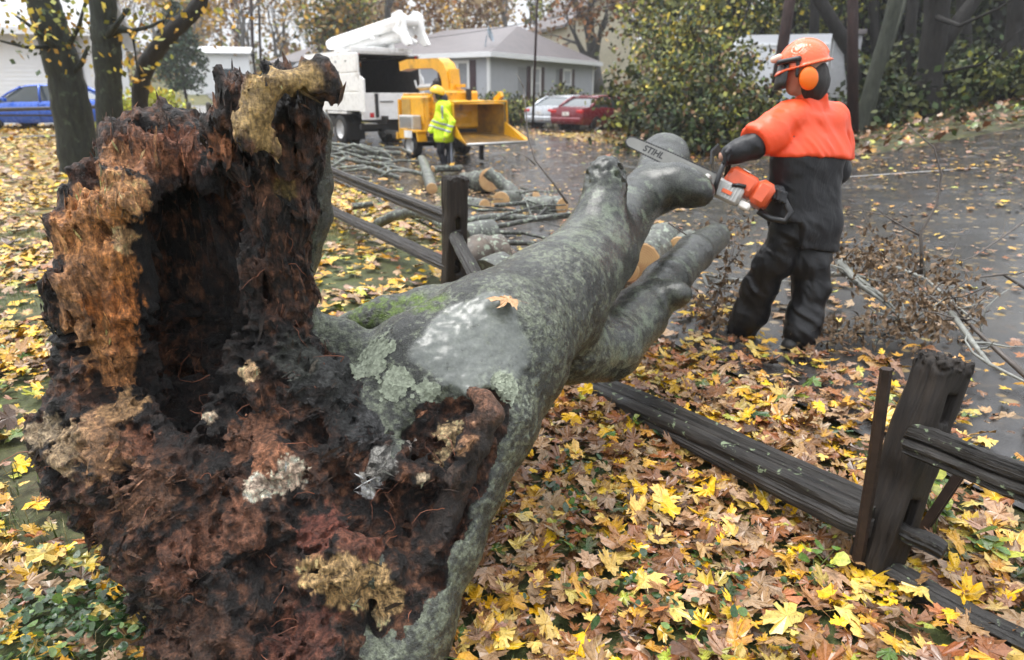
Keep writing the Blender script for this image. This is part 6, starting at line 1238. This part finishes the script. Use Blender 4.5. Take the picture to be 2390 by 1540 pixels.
for i, (px, Y, w, h, n, pal, lab) in enumerate([(1505, 25, 2.8, 2.5, 2300, OL, 'dense olive shrub standing over the red car'), (1610, 22, 3.8, 3.2, 2700, OY, 'tall yellow-green shrub behind the saw bar tip'), (1660, 20, 4.0, 3.3, 3600, OL, 'dark olive shrub behind the chainsaw'), (1740, 18.2, 2.6, 1.7, 2400, OL, 'low dark shrub left of the worker'), (1545, 20.5, 2.7, 1.6, 1900, dict(olive=2, dark=4, green=2, brown=1), 'low dark shrub at the street edge by the red car'), (1615, 18.6, 3.2, 1.6, 2600, dict(olive=2, dark=4, green=2, brown=.6), 'low dark shrub at the street edge behind the trunk end'), (1600, 32, 4.6, 5.6, 3400, dict(olive=2, ygreen=3, yellow=1.2, green=1, brown=1), 'big yellowing bush rising behind the shrubs'), (1660, 29, 7, 7.4, 4800, dict(olive=2.5, ygreen=3, yellow=1, green=1.5, dark=1), 'tall yellowing thicket behind the worker'), (1800, 30, 6, 8, 4200, dict(olive=3, dark=2, ygreen=2, green=2), 'tall green thicket over the camper')]):
    shrub(px, 330, Y, w, h, int(n * .95), .14 if Y < 24 else .2, pal, lab, 40 + i, lumps=80)
for i, (px, Y, w, h, n, lab) in enumerate([(1160, 36.5, 4.5, 1.5, 1500, 'green hedge shrub under the house corner'), (1200, 34, 3, 1.3, 1000, 'dark low shrub beside the chipper hopper'), (1320, 39, 3.5, 1.5, 1000, 'leafy shrub under the right house window'), (1240, 36.5, 2.2, 1.2, 700, 'small shrub under the left house window')]): shrub(px, 260, Y, w, h, n, .17, OL, lab, 60 + i)
for i, (px, py, Y, w, h, n, pal, lab) in enumerate([(2060, 280, 20, 3.0, 1.3, 1300, dict(olive=3, green=2, dark=3), 'low green shrub by the utility pole'), (2240, 270, 21.5, 3.4, 1.4, 2000, dict(ygreen=1.8, olive=4, green=2, dark=2), 'yellow-green fern bank beside the leaning trunk'), (2330, 260, 21, 2.6, 1.5, 1300, dict(ygreen=2, olive=4, green=2, dark=2), 'yellowing ferns at the right edge'), (2140, 240, 24, 4.5, 2.4, 2000, dict(olive=3, green=2, dark=3, ygreen=.6), 'mid-green undergrowth behind the right trunks'), (2350, 180, 28, 7, 6, 3200, dict(dark=4, green=2, olive=2), 'dark evergreen thicket at the right edge'), (2180, 120, 33, 9, 9, 3800, dict(dark=4, green=2, olive=2), 'dark green thicket behind the right trunks'), (2290, 60, 38, 10, 12, 4200, dict(dark=4, green=2, olive=2), 'tall dark evergreens above the right bank'), (2080, 60, 40, 9, 12, 3600, dict(dark=3, green=2, olive=3), 'tall dark evergreens between the right trunks'), (1900, 60, 38, 7, 11, 3000, dict(dark=2, green=2, olive=3, ygreen=1), 'tall green trees above the camper'), (1990, 120, 34, 7, 9, 3400, dict(dark=2, green=2, olive=3, ygreen=2), 'green thicket behind the utility pole')]): shrub(px, py, Y, w, h, n, .2 if Y < 25 else .3, pal, lab, 80 + i, lumps=60)
# ---- right-hand trunks and utility poles
def upright(name, base, top, Y, r0, r1, label, m_, cat, extra=()):
    b_ = P(base[0], base[1], Y); b_[2] = float(terrain(b_[0], Y)) - .1; return stem(name, [(b_, r0)] + [(P(x, y, Y), r) for x, y, r in extra] + [(P(top[0], top[1], Y), r1)], label, m_, (), None, 12)
def pole(px0, py0, px1, Y, r, label, arms=()):
    b_ = P(px0, py0, Y); z0 = float(terrain(b_[0], Y)); tp = P(px1, -120, Y); o = empty('utility_pole', (b_[0], Y, z0), 0, label, 'pole'); mb = MB(); mb.tube([(0, 0, -.2), (tp[0] - b_[0], 0, tp[2] - z0)], [r, r * .8], 12); mb.build('pole', M_BK4, o, True)
    for z_, w_ in arms: part('crossarm', M_BK2, o, ((0, 0, z_), (w_, .1, .12)))
pole(1993, 315, 1990, 18.5, .145, 'dark reddish utility pole right behind the worker'); pole(1795, 300, 1862, 19, .16, 'dark leaning utility pole behind the helmet')
pole(1243, 285, 1258, 30, .055, 'thin reddish pole in front of the grey house'); pole(590, 190, 582, 62, .16, 'distant utility pole above the rotten root', ((8.2, 2.0),)); pole(608, 185, 600, 75, .14, 'farther utility pole beside the distant one', ((6.5, 2.2), (5.9, 2.0)))
stem('woodland_tree', [(P(2150, 285, 20.2) - [0, 0, .15], .52), (P(2160, 240, 20.2), .40), (P(2172, 150, 20.2), .33), (P(2185, 60, 20.2), .33), (P(2188, -40, 20.2), .3)], 'thick dark forked trunk on the right bank', M_BK2, [[(P(2178, 130, 20.2), .28), (P(2215, 80, 20.2), .24), (P(2268, 10, 20.2), .2), (P(2310, -60, 20.2), .17)], [(P(2185, 40, 20), .08), (P(2240, 60, 19), .05), (P(2330, 20, 18), .03), (P(2390, -20, 17.5), .02)], [(P(2200, 170, 20), .05), (P(2290, 150, 19), .035), (P(2370, 80, 18), .02), (P(2420, 40, 18), .01)]])
stem('woodland_tree', [(P(2012, 322, 19.2) - [0, 0, .1], .30), (P(2022, 260, 19.2), .22), (P(2040, 180, 19.2), .19), (P(2070, 80, 19.2), .18), (P(2095, -20, 19.2), .17)], 'green-grey trunk leaning right beside the utility pole', M_BK5, [[(P(2035, 200, 19.2), .1), (P(2070, 130, 19.5), .07), (P(2105, 30, 20), .05), (P(2120, -30, 20), .04)]])
stem('woodland_tree', [(P(2362, 262, 23), .5), (P(2360, 180, 23), .36), (P(2375, 60, 23), .33), (P(2385, -40, 23), .3)], 'dark trunk at the right edge of the woods', M_BK2); stem('woodland_tree', [(P(2000, 250, 26), .3), (P(1985, 120, 26), .24), (P(1930, 30, 26), .22), (P(1890, -40, 26), .2)], 'dark leaning trunk behind the worker\'s head', M_BK2)
for px0, py0, px1, Y, r, lab in ((2105, 285, 2135, 24, .20, 'slim dark trunk between the two leaning trunks'), (2262, 270, 2245, 25, .24, 'dark trunk behind the fern bank'), (2318, 265, 2335, 27, .22, 'dark trunk near the right edge behind the ferns'), (2055, 280, 2035, 28, .2, 'dark trunk right of the green-grey one'), (1890, 270, 1905, 27, .2, 'dark trunk hidden behind the worker')):
    stem('woodland_tree', [(P(px0, py0, Y) - [0, 0, .3], r * 1.3), (P(px0 * .7 + px1 * .3, 200, Y), r), (P(px0 * .4 + px1 * .6, 90, Y), r * .9), (P(px1, -60, Y), r * .8)], lab, M_BK2)
# ---- oaks behind truck and house, woods beyond
w_, tips = tree_wood(21, 15, .62, 4, .6, (0, 0), .34, 10, (3, 4)); g = P(905, 200, 52); tree('oak_tree', (g[0], g[1], float(terrain(g[0], g[1]))), 'large forked oak rising behind the boom elbow', w_, M_BK3, leaf_cloud(tips, 1500, .5, .34, dict(brown=2, rust=1.5, tan=2, gold=1), 22))
w_, tips = tree_wood(33, 14, .58, 4, .7, (.03, 0), .38, 10, (3, 4)); g = P(1392, 200, 54); tree('oak_tree', (g[0], g[1], float(terrain(g[0], g[1]))), 'broad rusty-leaved oak right of the grey house', w_, M_BK3, leaf_cloud(tips, 1800, .5, .34, dict(rust=3, brown=2, tan=1), 23))
w_, tips = tree_wood(45, 11, .3, 4, .5, (0, 0), .3, 8, (4, 5)); g = P(790, 200, 48); tree('maple_tree', (g[0], g[1], float(terrain(g[0], g[1]))), 'olive and gold maple behind the truck boom', w_, M_BK2, leaf_cloud(tips, 4200, .55, .3, dict(olive=3, tan=2, gold=1.5, ygreen=1.5), 24))
protos = []
for s in range(6):
    w_, tips = tree_wood(100 + s, 15, .26, 4, .5, (0, 0), .36, 6, (3, 4)); me = w_.mesh('x', fix=False); n_ = len(me.vertices); v = np.empty(n_ * 3, np.float32); me.vertices.foreach_get('co', v)
    f4 = [p for p in w_.f if len(p) == 4]; protos.append((np.array(w_.v), np.array(f4), np.array(tips))); bpy.data.meshes.remove(me)
rw = np.random.default_rng(77); WV, WF, LV, LF, LC = [], [], [], [], []; n0 = m0 = 0
for k in range(95):
    Y = rw.uniform(62, 142); x = rw.uniform(-.72, .75) * Y; z0 = float(terrain(x, Y)); v, f, tp = protos[rw.integers(0, 6)]; a = rw.uniform(0, 6.28); s = rw.uniform(.75, 1.35); ca, sa = math.cos(a) * s, math.sin(a) * s
    rot = lambda q: np.column_stack([q[:, 0] * ca - q[:, 1] * sa + x, q[:, 0] * sa + q[:, 1] * ca + Y, q[:, 2] * s + z0])
    WV.append(rot(v)); WF.append(f + n0); n0 += len(v); pal = [dict(tan=3, brown=2), dict(gold=2, tan=2, ygreen=1), dict(rust=2, brown=2, tan=1), dict(ygreen=2, olive=2, tan=1), dict(tan=2, gold=1)][k % 5]
    V, F, c = leaf_cloud(rot(tp), int(rw.uniform(150, 700)), .6, .45, pal, 200 + k); LV.append(V); LF.append(F + m0); LC.append(c); m0 += len(V)
fw = link('far_woods', np_mesh('far_woods', np.concatenate(WV), np.concatenate(WF)), M_BK3); tag(fw, 'bare grey trees of the misty woods in the distance', 'woods', kind='stuff')
ff_ = link('far_woods_leaves', np_mesh('far_woods_leaves', np.concatenate(LV), np.concatenate(LF), False, np.concatenate(LC)), M_FOL, fw); tag(ff_, kind='stuff')
# misty low undergrowth at the foot of the far woods
pos = np.column_stack([rw.uniform(-70, 75, 900), rw.uniform(58, 110, 900), np.zeros(900)]); pos[:, 2] = terrain(pos[:, 0], pos[:, 1]) + rw.uniform(.3, 3.5, 900)
V, F, c = leaf_cloud(pos, 16000, 1.0, .55, dict(tan=3, olive=2, brown=2, ygreen=1.5, gold=1), 501); ub_ = link('far_undergrowth', np_mesh('far_undergrowth', V, F, False, c), M_FOL); tag(ub_, 'hazy brown undergrowth below the far woods', 'undergrowth', kind='stuff')
# nearer saplings in the right woods
for i, (px, Y, H, lab) in enumerate([(1560, 36, 10, 'thin bare tree behind the tall yellow-green shrub'), (1690, 34, 10, 'thin dark tree above the thicket'), (1930, 30, 11, 'slim tree rising over the worker\'s helmet'), (2080, 30, 12, 'slim tree between the right-hand trunks'), (2290, 31, 12, 'slender tree behind the yellowing ferns'), (1540, 44, 11, 'bare hazy tree above the big yellowing bush')]):
    w_, tips = tree_wood(300 + i, H, .16, 4, .5, (0, 0), .36, 7, (3, 5)); q = P(px, 250, Y); tree('sapling_tree', (q[0], Y, float(terrain(q[0], Y))), lab, w_, M_BK2, leaf_cloud(tips, 1500, .4, .26, [OY, OL][i % 2], 310 + i))
# overhead wires
def wire(a, b, sag, label, r=.012):
    a, b = np.array(a), np.array(b); o = MB(); o.tube([tuple(a + (b - a) * s - np.array([0, 0, sag * 4 * s * (1 - s)])) for s in np.linspace(0, 1, 14)], r, 5); w = o.build('overhead_wire', M_UNDER, None, True); tag(w, label, 'wire')
wire(P(900, 95, 55), P(1860, -90, 19), .4, 'dark service wire sloping up over the grey house', .016); wire(P(380, 8, 60), P(1020, -20, 40), .8, 'sagging dark wire above the truck boom', .02); wire(P(585, 60, 62), P(-200, 20, 70), 1.2, 'faint wire running left from the distant pole', .02)
# ============================================================ fallen leaves, grass, ground cover
HALF = [(0, 1.0), (.07, .86), (.18, .84), (.15, .70), (.13, .59), (.30, .66), (.39, .76), (.44, .65), (.60, .68), (.50, .56), (.57, .47), (.42, .41), (.34, .33), (.49, .28), (.57, .19), (.45, .13), (.40, .03), (.22, .06), (.07, .0)]
HALF_LO = [(0, 1.0), (.14, .62), (.5, .72), (.36, .36), (.52, .2), (.2, .04)]
def leaf_shape(lod, seed):
    r = np.random.default_rng(seed); h = HALF if lod == 0 else HALF_LO
    out = np.array(h + [(-x, y) for x, y in h[::-1] if x > 0]); out[:, 1] -= .32
    out *= 1 + r.normal(0, .06, out.shape); out[:, 0] *= r.uniform(.7, 1.1); k_ = np.arctan2(out[:, 0], out[:, 1]); out *= (1 + .16 * np.sin(k_ * 2 + r.uniform(0, 6)) + .1 * np.sin(k_ * 3 + r.uniform(0, 6)))[:, None]
    v = np.concatenate([[[0, 0]], out]); rr = np.hypot(v[:, 0], v[:, 1]); an = np.arctan2(v[:, 1], v[:, 0])
    z = r.uniform(-.3, .45) * rr ** 2 + r.uniform(.05, .18) * rr * np.sin(an * r.integers(2, 5) + r.uniform(0, 6)) + r.normal(0, .03, len(v)) * (rr > .1) + r.uniform(-.4, .6) * v[:, 0] * np.abs(v[:, 0]) + r.uniform(0, .3) * np.abs(v[:, 0])
    n = len(out); f = [(0, 1 + i, 1 + (i + 1) % n) for i in range(n)]
    v = np.column_stack([v, z])
    if lod == 0:                                     # stalk
        k = len(v); v = np.concatenate([v, [[-.012, -.3, .0], [.012, -.3, 0], [r.uniform(-.1, .1), -.85, r.uniform(0, .12)]]]); f.append((k, k + 2, k + 1))
    return v, np.array(f), np.clip(np.concatenate([[0], np.full(n, 1.), [.3] * (len(v) - n - 1)]), 0, 1)
SH = {0: [leaf_shape(0, s) for s in range(22)], 1: [leaf_shape(1, 50 + s) for s in range(6)]}
PAL = {'yellow': (.66, .40, .012), 'pale': (.55, .40, .10), 'gold': (.52, .27, .025), 'tan': (.32, .18, .075), 'buff': (.36, .24, .13), 'russet': (.27, .10, .032), 'brown': (.20, .092, .038), 'dark': (.085, .045, .024), 'rose': (.30, .18, .11), 'lime': (.36, .38, .05), 'green': (.09, .16, .03), 'deep': (.022, .06, .016)}
def colours(r, n, w):
    k = list(w); p = np.array([w[a] for a in k], float); p /= p.sum(); i = r.choice(len(k), n, p=p); c = np.array([PAL[a] for a in k])[i]
    return c * r.uniform(.72, 1.2, (n, 1)) * r.uniform(.92, 1.08, (n, 3)), i
def leaf_mesh(name, x, y, z, size, tilt, r, col, lod):
    n = len(x); yaw = r.uniform(0, 6.283, n); ta = r.uniform(0, 6.283, n); tl = np.clip(np.abs(r.normal(0, tilt, n)), 0, .75); which = r.integers(0, len(SH[lod]), n); flip = np.where(r.random(n) < .35, -1, 1)
    V = []; F = []; CC = []; n0 = 0
    for s, (v, f, e) in enumerate(SH[lod]):
        k = np.where(which == s)[0]
        if not len(k): continue
        c, sn = np.cos(yaw[k]), np.sin(yaw[k]); q = v[None] * size[k][:, None, None]; q[:, :, 2] *= flip[k][:, None]
        X = q[:, :, 0] * c[:, None] - q[:, :, 1] * sn[:, None]; Y = q[:, :, 0] * sn[:, None] + q[:, :, 1] * c[:, None]; Z = q[:, :, 2]
        ax, ay = np.cos(ta[k])[:, None], np.sin(ta[k])[:, None]; d = X * ax + Y * ay; Z = Z + d * np.tan(tl[k])[:, None]
        low = Z.min(1); Z = Z - low[:, None] * .8
        V.append(np.stack([X + x[k][:, None], Y + y[k][:, None], Z + z[k][:, None]], -1).reshape(-1, 3))
        F.append((f[None] + (n0 + np.arange(len(k)) * len(v))[:, None, None]).reshape(-1, 3)); n0 += len(k) * len(v)
        br_ = (e[None, :, None] * np.clip(r.uniform(-.4, 1, (len(k), 1, 1)), 0, 1) * (.4 + .6 * r.random((len(k), len(v), 1)))); cc = col[k][:, None, :] * (1 - br_) + br_ * np.array([.20, .10, .04]) * (.4 + 1.1 * col[k][:, None, :1]); CC.append(cc.reshape(-1, 3))
    return np_mesh(name, np.concatenate(V), np.concatenate(F), False, np.concatenate(CC))
t = NT('wet_leaf'); at = t.n('VertexColor', layer_name='Col'); co = t.co('World'); n = t.noise(co, 70, 4, .65); sp = t.noise(co, 160, 2, .5)
cc = t.mix(1.0, at.outputs[0], t.ramp(n, [(.25, .55), (.5, 1.), (.75, 1.25)]), 'MULTIPLY')
cc = t.mix(t.ramp(sp, [(.64, 0.), (.70, .8)]), cc, (.06, .03, .015))
t.set(color=cc, rough=t.ramp(n, [(.3, .14), (.7, .42)]), spec=.5); t.bump(n, .25, .004); M_LEAF = t.m
rl = np.random.default_rng(11)
def in_view(x, y, m=80):
    z = CAM_H; d = y * math.cos(PITCH) + z * math.sin(PITCH); u = 1195 + FPX * x / d; v = 770 - FPX * (y * math.sin(PITCH) - z * math.cos(PITCH)) / d
    return (u > -m) & (u < 2390 + m) & (v < 1540 + 2.5 * m) & (d > .2), u, v
def scatter(x0, x1, y0, y1, dens, keep):
    n = int((x1 - x0) * (y1 - y0) * dens); x = rl.uniform(x0, x1, n); y = rl.uniform(y0, y1, n); ok, u, v = in_view(x, y)
    ok &= rl.random(n) < keep(x, y); return x[ok], y[ok]
NEAR = dict(brown=2.8, russet=2.4, tan=3.0, buff=2.0, rose=1.2, gold=1.7, yellow=2.6, pale=1.9, dark=.9, lime=.4, green=.35, deep=.3)
LEFT = dict(brown=.9, russet=.6, tan=1.6, buff=1.4, rose=.9, gold=2.4, yellow=3.2, pale=2.8, dark=.4, lime=.7, green=.5)
MID = dict(brown=2.4, russet=2.6, tan=2.8, buff=1.6, rose=.7, gold=2.2, yellow=2.6, pale=1.4, dark=.8, lime=.4, green=.25)
ROADL = dict(brown=1.6, russet=1.2, tan=2.2, buff=2.2, rose=.8, gold=1.4, yellow=1.6, pale=1.4, dark=1.2, lime=.3)
def lawn_keep(x, y):
    u, v = to_uv(x, y); k = np.where(v < .75, 1., np.exp(-(v - .75) * 1.3) * np.clip(.20 + .9 * fbm(np.stack([x * 1.7, y * 1.7, 0 * x], 1), 2, 90), .015, 1))
    gaps = fbm(np.stack([x * 1.1, y * 1.1, 0 * x], 1), 3, 31); k = k * np.where(x < -.4, np.clip(.62 + 1.2 * gaps, .16, 1), np.clip(.95 + .8 * gaps, .5, 1)); return k
def pal_split(x, y):
    c1, _ = colours(rl, len(x), NEAR); c2, _ = colours(rl, len(x), LEFT); c3_, _ = colours(rl, len(x), MID)
    left = (x < -.35 - .12 * (y - 2)); c = np.where(left[:, None], c2, np.where((y > 3.2)[:, None], c3_, c1)); return c
def gz(x, y):
    _, v = to_uv(x, y); return terrain(x, y) + np.where(v > .8, .02, 0) + .0012 * np.maximum(y, 0)
# nearest leaves
x, y = scatter(-3.9, 3.6, .8, 4.6, 900, lawn_keep); size = np.clip(rl.lognormal(math.log(.060), .36, len(x)), .022, .10)
z = gz(x, y) + rl.uniform(0, .045, len(x)); cl = pal_split(x, y); ok, uu, vv = in_view(x, y, -10)
score = np.where(ok & (vv < 1530), size / np.hypot(y, 1.0) + z * .3, 0); top = np.argsort(-score)[:300]; rest = np.setdiff1d(np.arange(len(x)), top)
link('leaf_litter', leaf_mesh('leaf_litter', x[rest], y[rest], z[rest], size[rest], .27, rl, cl[rest], 0), M_LEAF)
tag(bpy.data.objects['leaf_litter'], 'wet yellow and brown maple leaves covering the lawn beside the fence', 'leaves', kind='stuff')
protos = []
for k in range(40):
    c, _ = colours(rl, 1, NEAR if k < 26 else LEFT); c *= 1.06
    protos.append(leaf_mesh('maple_leaf', np.zeros(1), np.zeros(1), np.zeros(1), np.ones(1), .12, rl, c, 0)); protos[-1].materials.append(M_LEAF)
for i in top:
    p = protos[rl.integers(0, 26)] if x[i] > -.35 else protos[rl.integers(20, 40)]
    o = link('maple_leaf', p, None, lawn); o.location = (x[i], y[i], z[i] + .006); o.scale = (size[i],) * 3; o.rotation_euler = (rl.normal(0, .2), rl.normal(0, .2), rl.uniform(0, 6.28))
# middle distance
x, y = scatter(-10, 8, 4.6, 12.5, 270, lawn_keep); size = np.clip(rl.lognormal(math.log(.10), .3, len(x)), .05, .17)
link('leaf_litter', leaf_mesh('leaf_litter', x, y, gz(x, y) + rl.uniform(0, .03, len(x)), size, .25, rl, pal_split(x, y), 1), M_LEAF)
tag(bpy.data.objects['leaf_litter.001'], 'carpet of golden leaves spread over the lawn behind the fence', 'leaves', kind='stuff')
x, y = scatter(-22, 0, 12.5, 27, 42, lambda x, y: np.where(to_uv(x, y)[1] < .6, .95, .05)); size = np.clip(rl.lognormal(math.log(.15), .25, len(x)), .08, .22)
link('leaf_litter', leaf_mesh('leaf_litter', x, y, gz(x, y) + rl.uniform(0, .03, len(x)), size, .3, rl, colours(rl, len(x), LEFT)[0], 1), M_LEAF)
tag(bpy.data.objects['leaf_litter.002'], 'far golden leaves strewn around the standing tree trunks', 'leaves', kind='stuff')
# leaves on the wet street
def road_keep(x, y):
    u, v = to_uv(x, y); n = fbm(np.stack([x * .8 + y * .3, y * 1.2, 0 * x], 1), 3, 77); far = np.exp(-((v - 10.3) / 1.1) ** 2) + np.exp(-np.maximum(v - 1, 0) / 1.4)
    return np.where((v > .9) & (v < 16), np.clip(.30 + .9 * n + .7 * far, .02, 1), 0)
x, y = scatter(-6, 14, 3, 20, 46, road_keep); size = np.clip(rl.lognormal(math.log(.07), .4, len(x)), .025, .15)
link('leaf_litter', leaf_mesh('leaf_litter', x, y, gz(x, y) + .012, size, .12, rl, colours(rl, len(x), ROADL)[0], 1), M_LEAF)
tag(bpy.data.objects['leaf_litter.003'], 'scattered wet leaves stuck to the dark street', 'leaves', kind='stuff')
x, y = scatter(-4, 9, 17, 36, 18, lambda x, y: np.clip(.12 + np.exp(-((to_uv(x, y)[1] - 10.5) / 1.3) ** 2), 0, 1)); size = np.clip(rl.lognormal(math.log(.13), .3, len(x)), .06, .2)
link('leaf_litter', leaf_mesh('leaf_litter', x, y, gz(x, y) + .02, size, .2, rl, colours(rl, len(x), MID)[0], 1), M_LEAF)
tag(bpy.data.objects['leaf_litter.004'], 'brown leaf drift along the far edge of the street', 'leaves', kind='stuff')
x, y = scatter(3, 17, 12, 27, 26, lambda x, y: np.where((to_uv(x, y)[1] > 10.6) & ((to_uv(x, y)[0] > 4.6) | (to_uv(x, y)[1] > 25)), .9, 0)); size = np.clip(rl.lognormal(math.log(.15), .3, len(x)), .07, .25)
link('leaf_litter', leaf_mesh('leaf_litter', x, y, gz(x, y) + rl.uniform(0, .08, len(x)), size, .5, rl, colours(rl, len(x), dict(brown=3, russet=1.5, tan=1.2, dark=2, green=1.5, lime=.5, gold=.5))[0], 1), M_LEAF)
tag(bpy.data.objects['leaf_litter.005'], 'dull brown leaf litter and weeds on the wooded bank', 'leaves', kind='stuff')
# the pale leaf lying on the trunk
q = hit(1186, 712); lf = leaf_mesh('maple_leaf', np.zeros(1), np.zeros(1), np.zeros(1), np.array([.088]), .05, np.random.default_rng(3), np.array([[.50, .30, .15]]), 0)
o = link('maple_leaf', lf, M_LEAF); o.location = (q[0], q[1] - .005, q[2] + .008); o.rotation_euler = (R(16), R(-8), R(60)); tag(o, 'single dry tan maple leaf lying on top of the grey trunk', 'leaf')
# grass blades
def blades(x, y, h, w, seed):
    r = np.random.default_rng(seed); n = len(x); a = r.uniform(0, 6.283, n); lean = r.uniform(.1, .9, n) * h; dx, dy = np.cos(a) * lean, np.sin(a) * lean; px_, py_ = -np.sin(a) * w, np.cos(a) * w
    z0 = terrain(x, y); V = np.zeros((n, 5, 3))
    V[:, 0] = np.stack([x - px_, y - py_, z0], 1); V[:, 1] = np.stack([x + px_, y + py_, z0], 1)
    V[:, 2] = np.stack([x - px_ * .7 + dx * .35, y - py_ * .7 + dy * .35, z0 + h * .65], 1); V[:, 3] = np.stack([x + px_ * .7 + dx * .35, y + py_ * .7 + dy * .35, z0 + h * .65], 1)
    V[:, 4] = np.stack([x + dx, y + dy, z0 + h * r.uniform(.7, 1, n)], 1)
    F = (np.array([(0, 1, 3), (0, 3, 2), (2, 3, 4)])[None] + (np.arange(n) * 5)[:, None, None]).reshape(-1, 3)
    return V.reshape(-1, 3), F
x, y = scatter(-8, 3, .9, 10, 900, lambda x, y: np.clip(fbm(np.stack([x * 1.2, y * 1.2, 0 * x], 1), 3, 5) * 1.5 + .10, 0, 1) * np.where(x < -.3, 1.0, .35) * (to_uv(x, y)[1] < .75) * np.clip(6 / (y + 2), .2, 1))
V, F = blades(x, y, rl.uniform(.04, .13, len(x)), .0022, 4)
g_c = np.repeat(np.where(rl.random((len(x), 1)) < .3, np.array([[.30, .26, .12]]), np.array([[.10, .15, .035]])) * rl.uniform(.5, 1.2, (len(x), 1)), 5, 0)
link('grass', np_mesh('grass', V, F, False, g_c), M_LEAF); tag(bpy.data.objects['grass'], 'thin wet grass growing through the fallen leaves', 'grass', kind='stuff')
# low dark green ground cover
def oval(lod=0):
    a = np.linspace(0, 2 * math.pi, 9)[:-1]; v = np.column_stack([.42 * np.sin(a), .5 - .5 * np.cos(a), .06 * np.cos(2 * a)]); v[4, 1] += .15; return np.concatenate([[[0, .5, -.06]], v]), np.array([(0, 1 + i, 1 + (i + 1) % 8) for i in range(8)]), np.ones(9) * .2
SH[2] = [oval()]
def clump(px, py, rad, n, name, label, z1=.10, s=.022, pal=dict(deep=3, green=1)):
    g = G(px, py); x = rl.normal(g[0], rad, n); y = rl.normal(g[1], rad * .8, n); z = terrain(x, y) + rl.uniform(.01, z1, n)
    o = link(name, leaf_mesh(name, x, y, z, s * rl.uniform(.6, 1.5, n), .5, rl, colours(rl, n, pal)[0], 2), M_LEAF); tag(o, label, 'ground cover', kind='stuff')
clump(200, 1490, .19, 560, 'ground_cover', 'dark green periwinkle leaves at the foot of the rotten roots')
clump(300, 1420, .10, 110, 'ground_cover', 'small green leaves between the roots and yellow leaves')
clump(1290, 1190, .12, 130, 'ground_cover', 'dark green low plants under the curve of the trunk', .07)
clump(1520, 1400, .13, 130, 'ground_cover', 'dark green low plants among leaves in front of the fence', .07)
clump(1680, 1380, .12, 90, 'ground_cover', 'dark green low plants near the leaning fence post', .07)
clump(1330, 1110, .07, 60, 'ground_cover', 'dark green sprigs beside the bark edge', .07)
# green weeds by the fence post
def weed(px, py, h, n, label, s=.05):
    g = G(px, py); o = empty('weed', tuple(g), 0, label, 'plant'); m = MB(); r = random.Random(px); xs_, ys_, zs_ = [], [], []
    for k in range(3):
        a = r.uniform(0, 6.28); pts = [(math.cos(a) * h * .5 * s_ ** 1.5 + r.uniform(-.004, .004), math.sin(a) * h * .5 * s_ ** 1.5, h * s_ * (1 - .2 * s_)) for s_ in (0, .3, .6, 1)]
        m.tube(pts, [.003, .0025, .002, .001], 5)
        for j in range(n // 3): s_ = r.uniform(.35, 1); xs_.append(pts[3][0] * s_ ** 1.5 + r.uniform(-.03, .03)); ys_.append(pts[3][1] * s_ ** 1.5 + r.uniform(-.03, .03)); zs_.append(h * s_ * (1 - .2 * s_))
    m.build('stem', mat('weed_stem', (.12, .16, .04), .5), o, True)
    link('foliage', leaf_mesh('foliage', np.array(xs_), np.array(ys_), np.array(zs_), s * rl.uniform(.7, 1.3, len(xs_)), .5, rl, colours(rl, len(xs_), dict(green=3, lime=1))[0], 2), M_LEAF, o)
weed(2180, 1260, .26, 24, 'bright green weed growing beside the short iron stake', .055)
weed(1900, 1350, .12, 12, 'small green weed at the foot of the leaning post', .04)
weed(2330, 1330, .10, 12, 'small green weed beside the rail lying on the ground', .05)
weed(1480, 1010, .10, 9, 'little green weed under the mossy rail', .04)
# ============================================================ misty rain-filled air
hz = MB(); hz.box((0, 72, 16), (300, 175, 38), bev=.0001)
t = NT('haze_air'); t.t.nodes.remove(t.b); pv = t.n('VolumePrincipled'); pv.inputs['Color'].default_value = (.93, .95, 1, 1); pv.inputs['Density'].default_value = .0008; pv.inputs['Anisotropy'].default_value = .2
t.l(pv.outputs[0], t.o.inputs['Volume']); t.m.volume_intersection_method if hasattr(t.m, 'volume_intersection_method') else None
haze = hz.build('haze', t.m); tag(haze, 'pale drizzle haze filling the air', 'haze', kind='stuff')
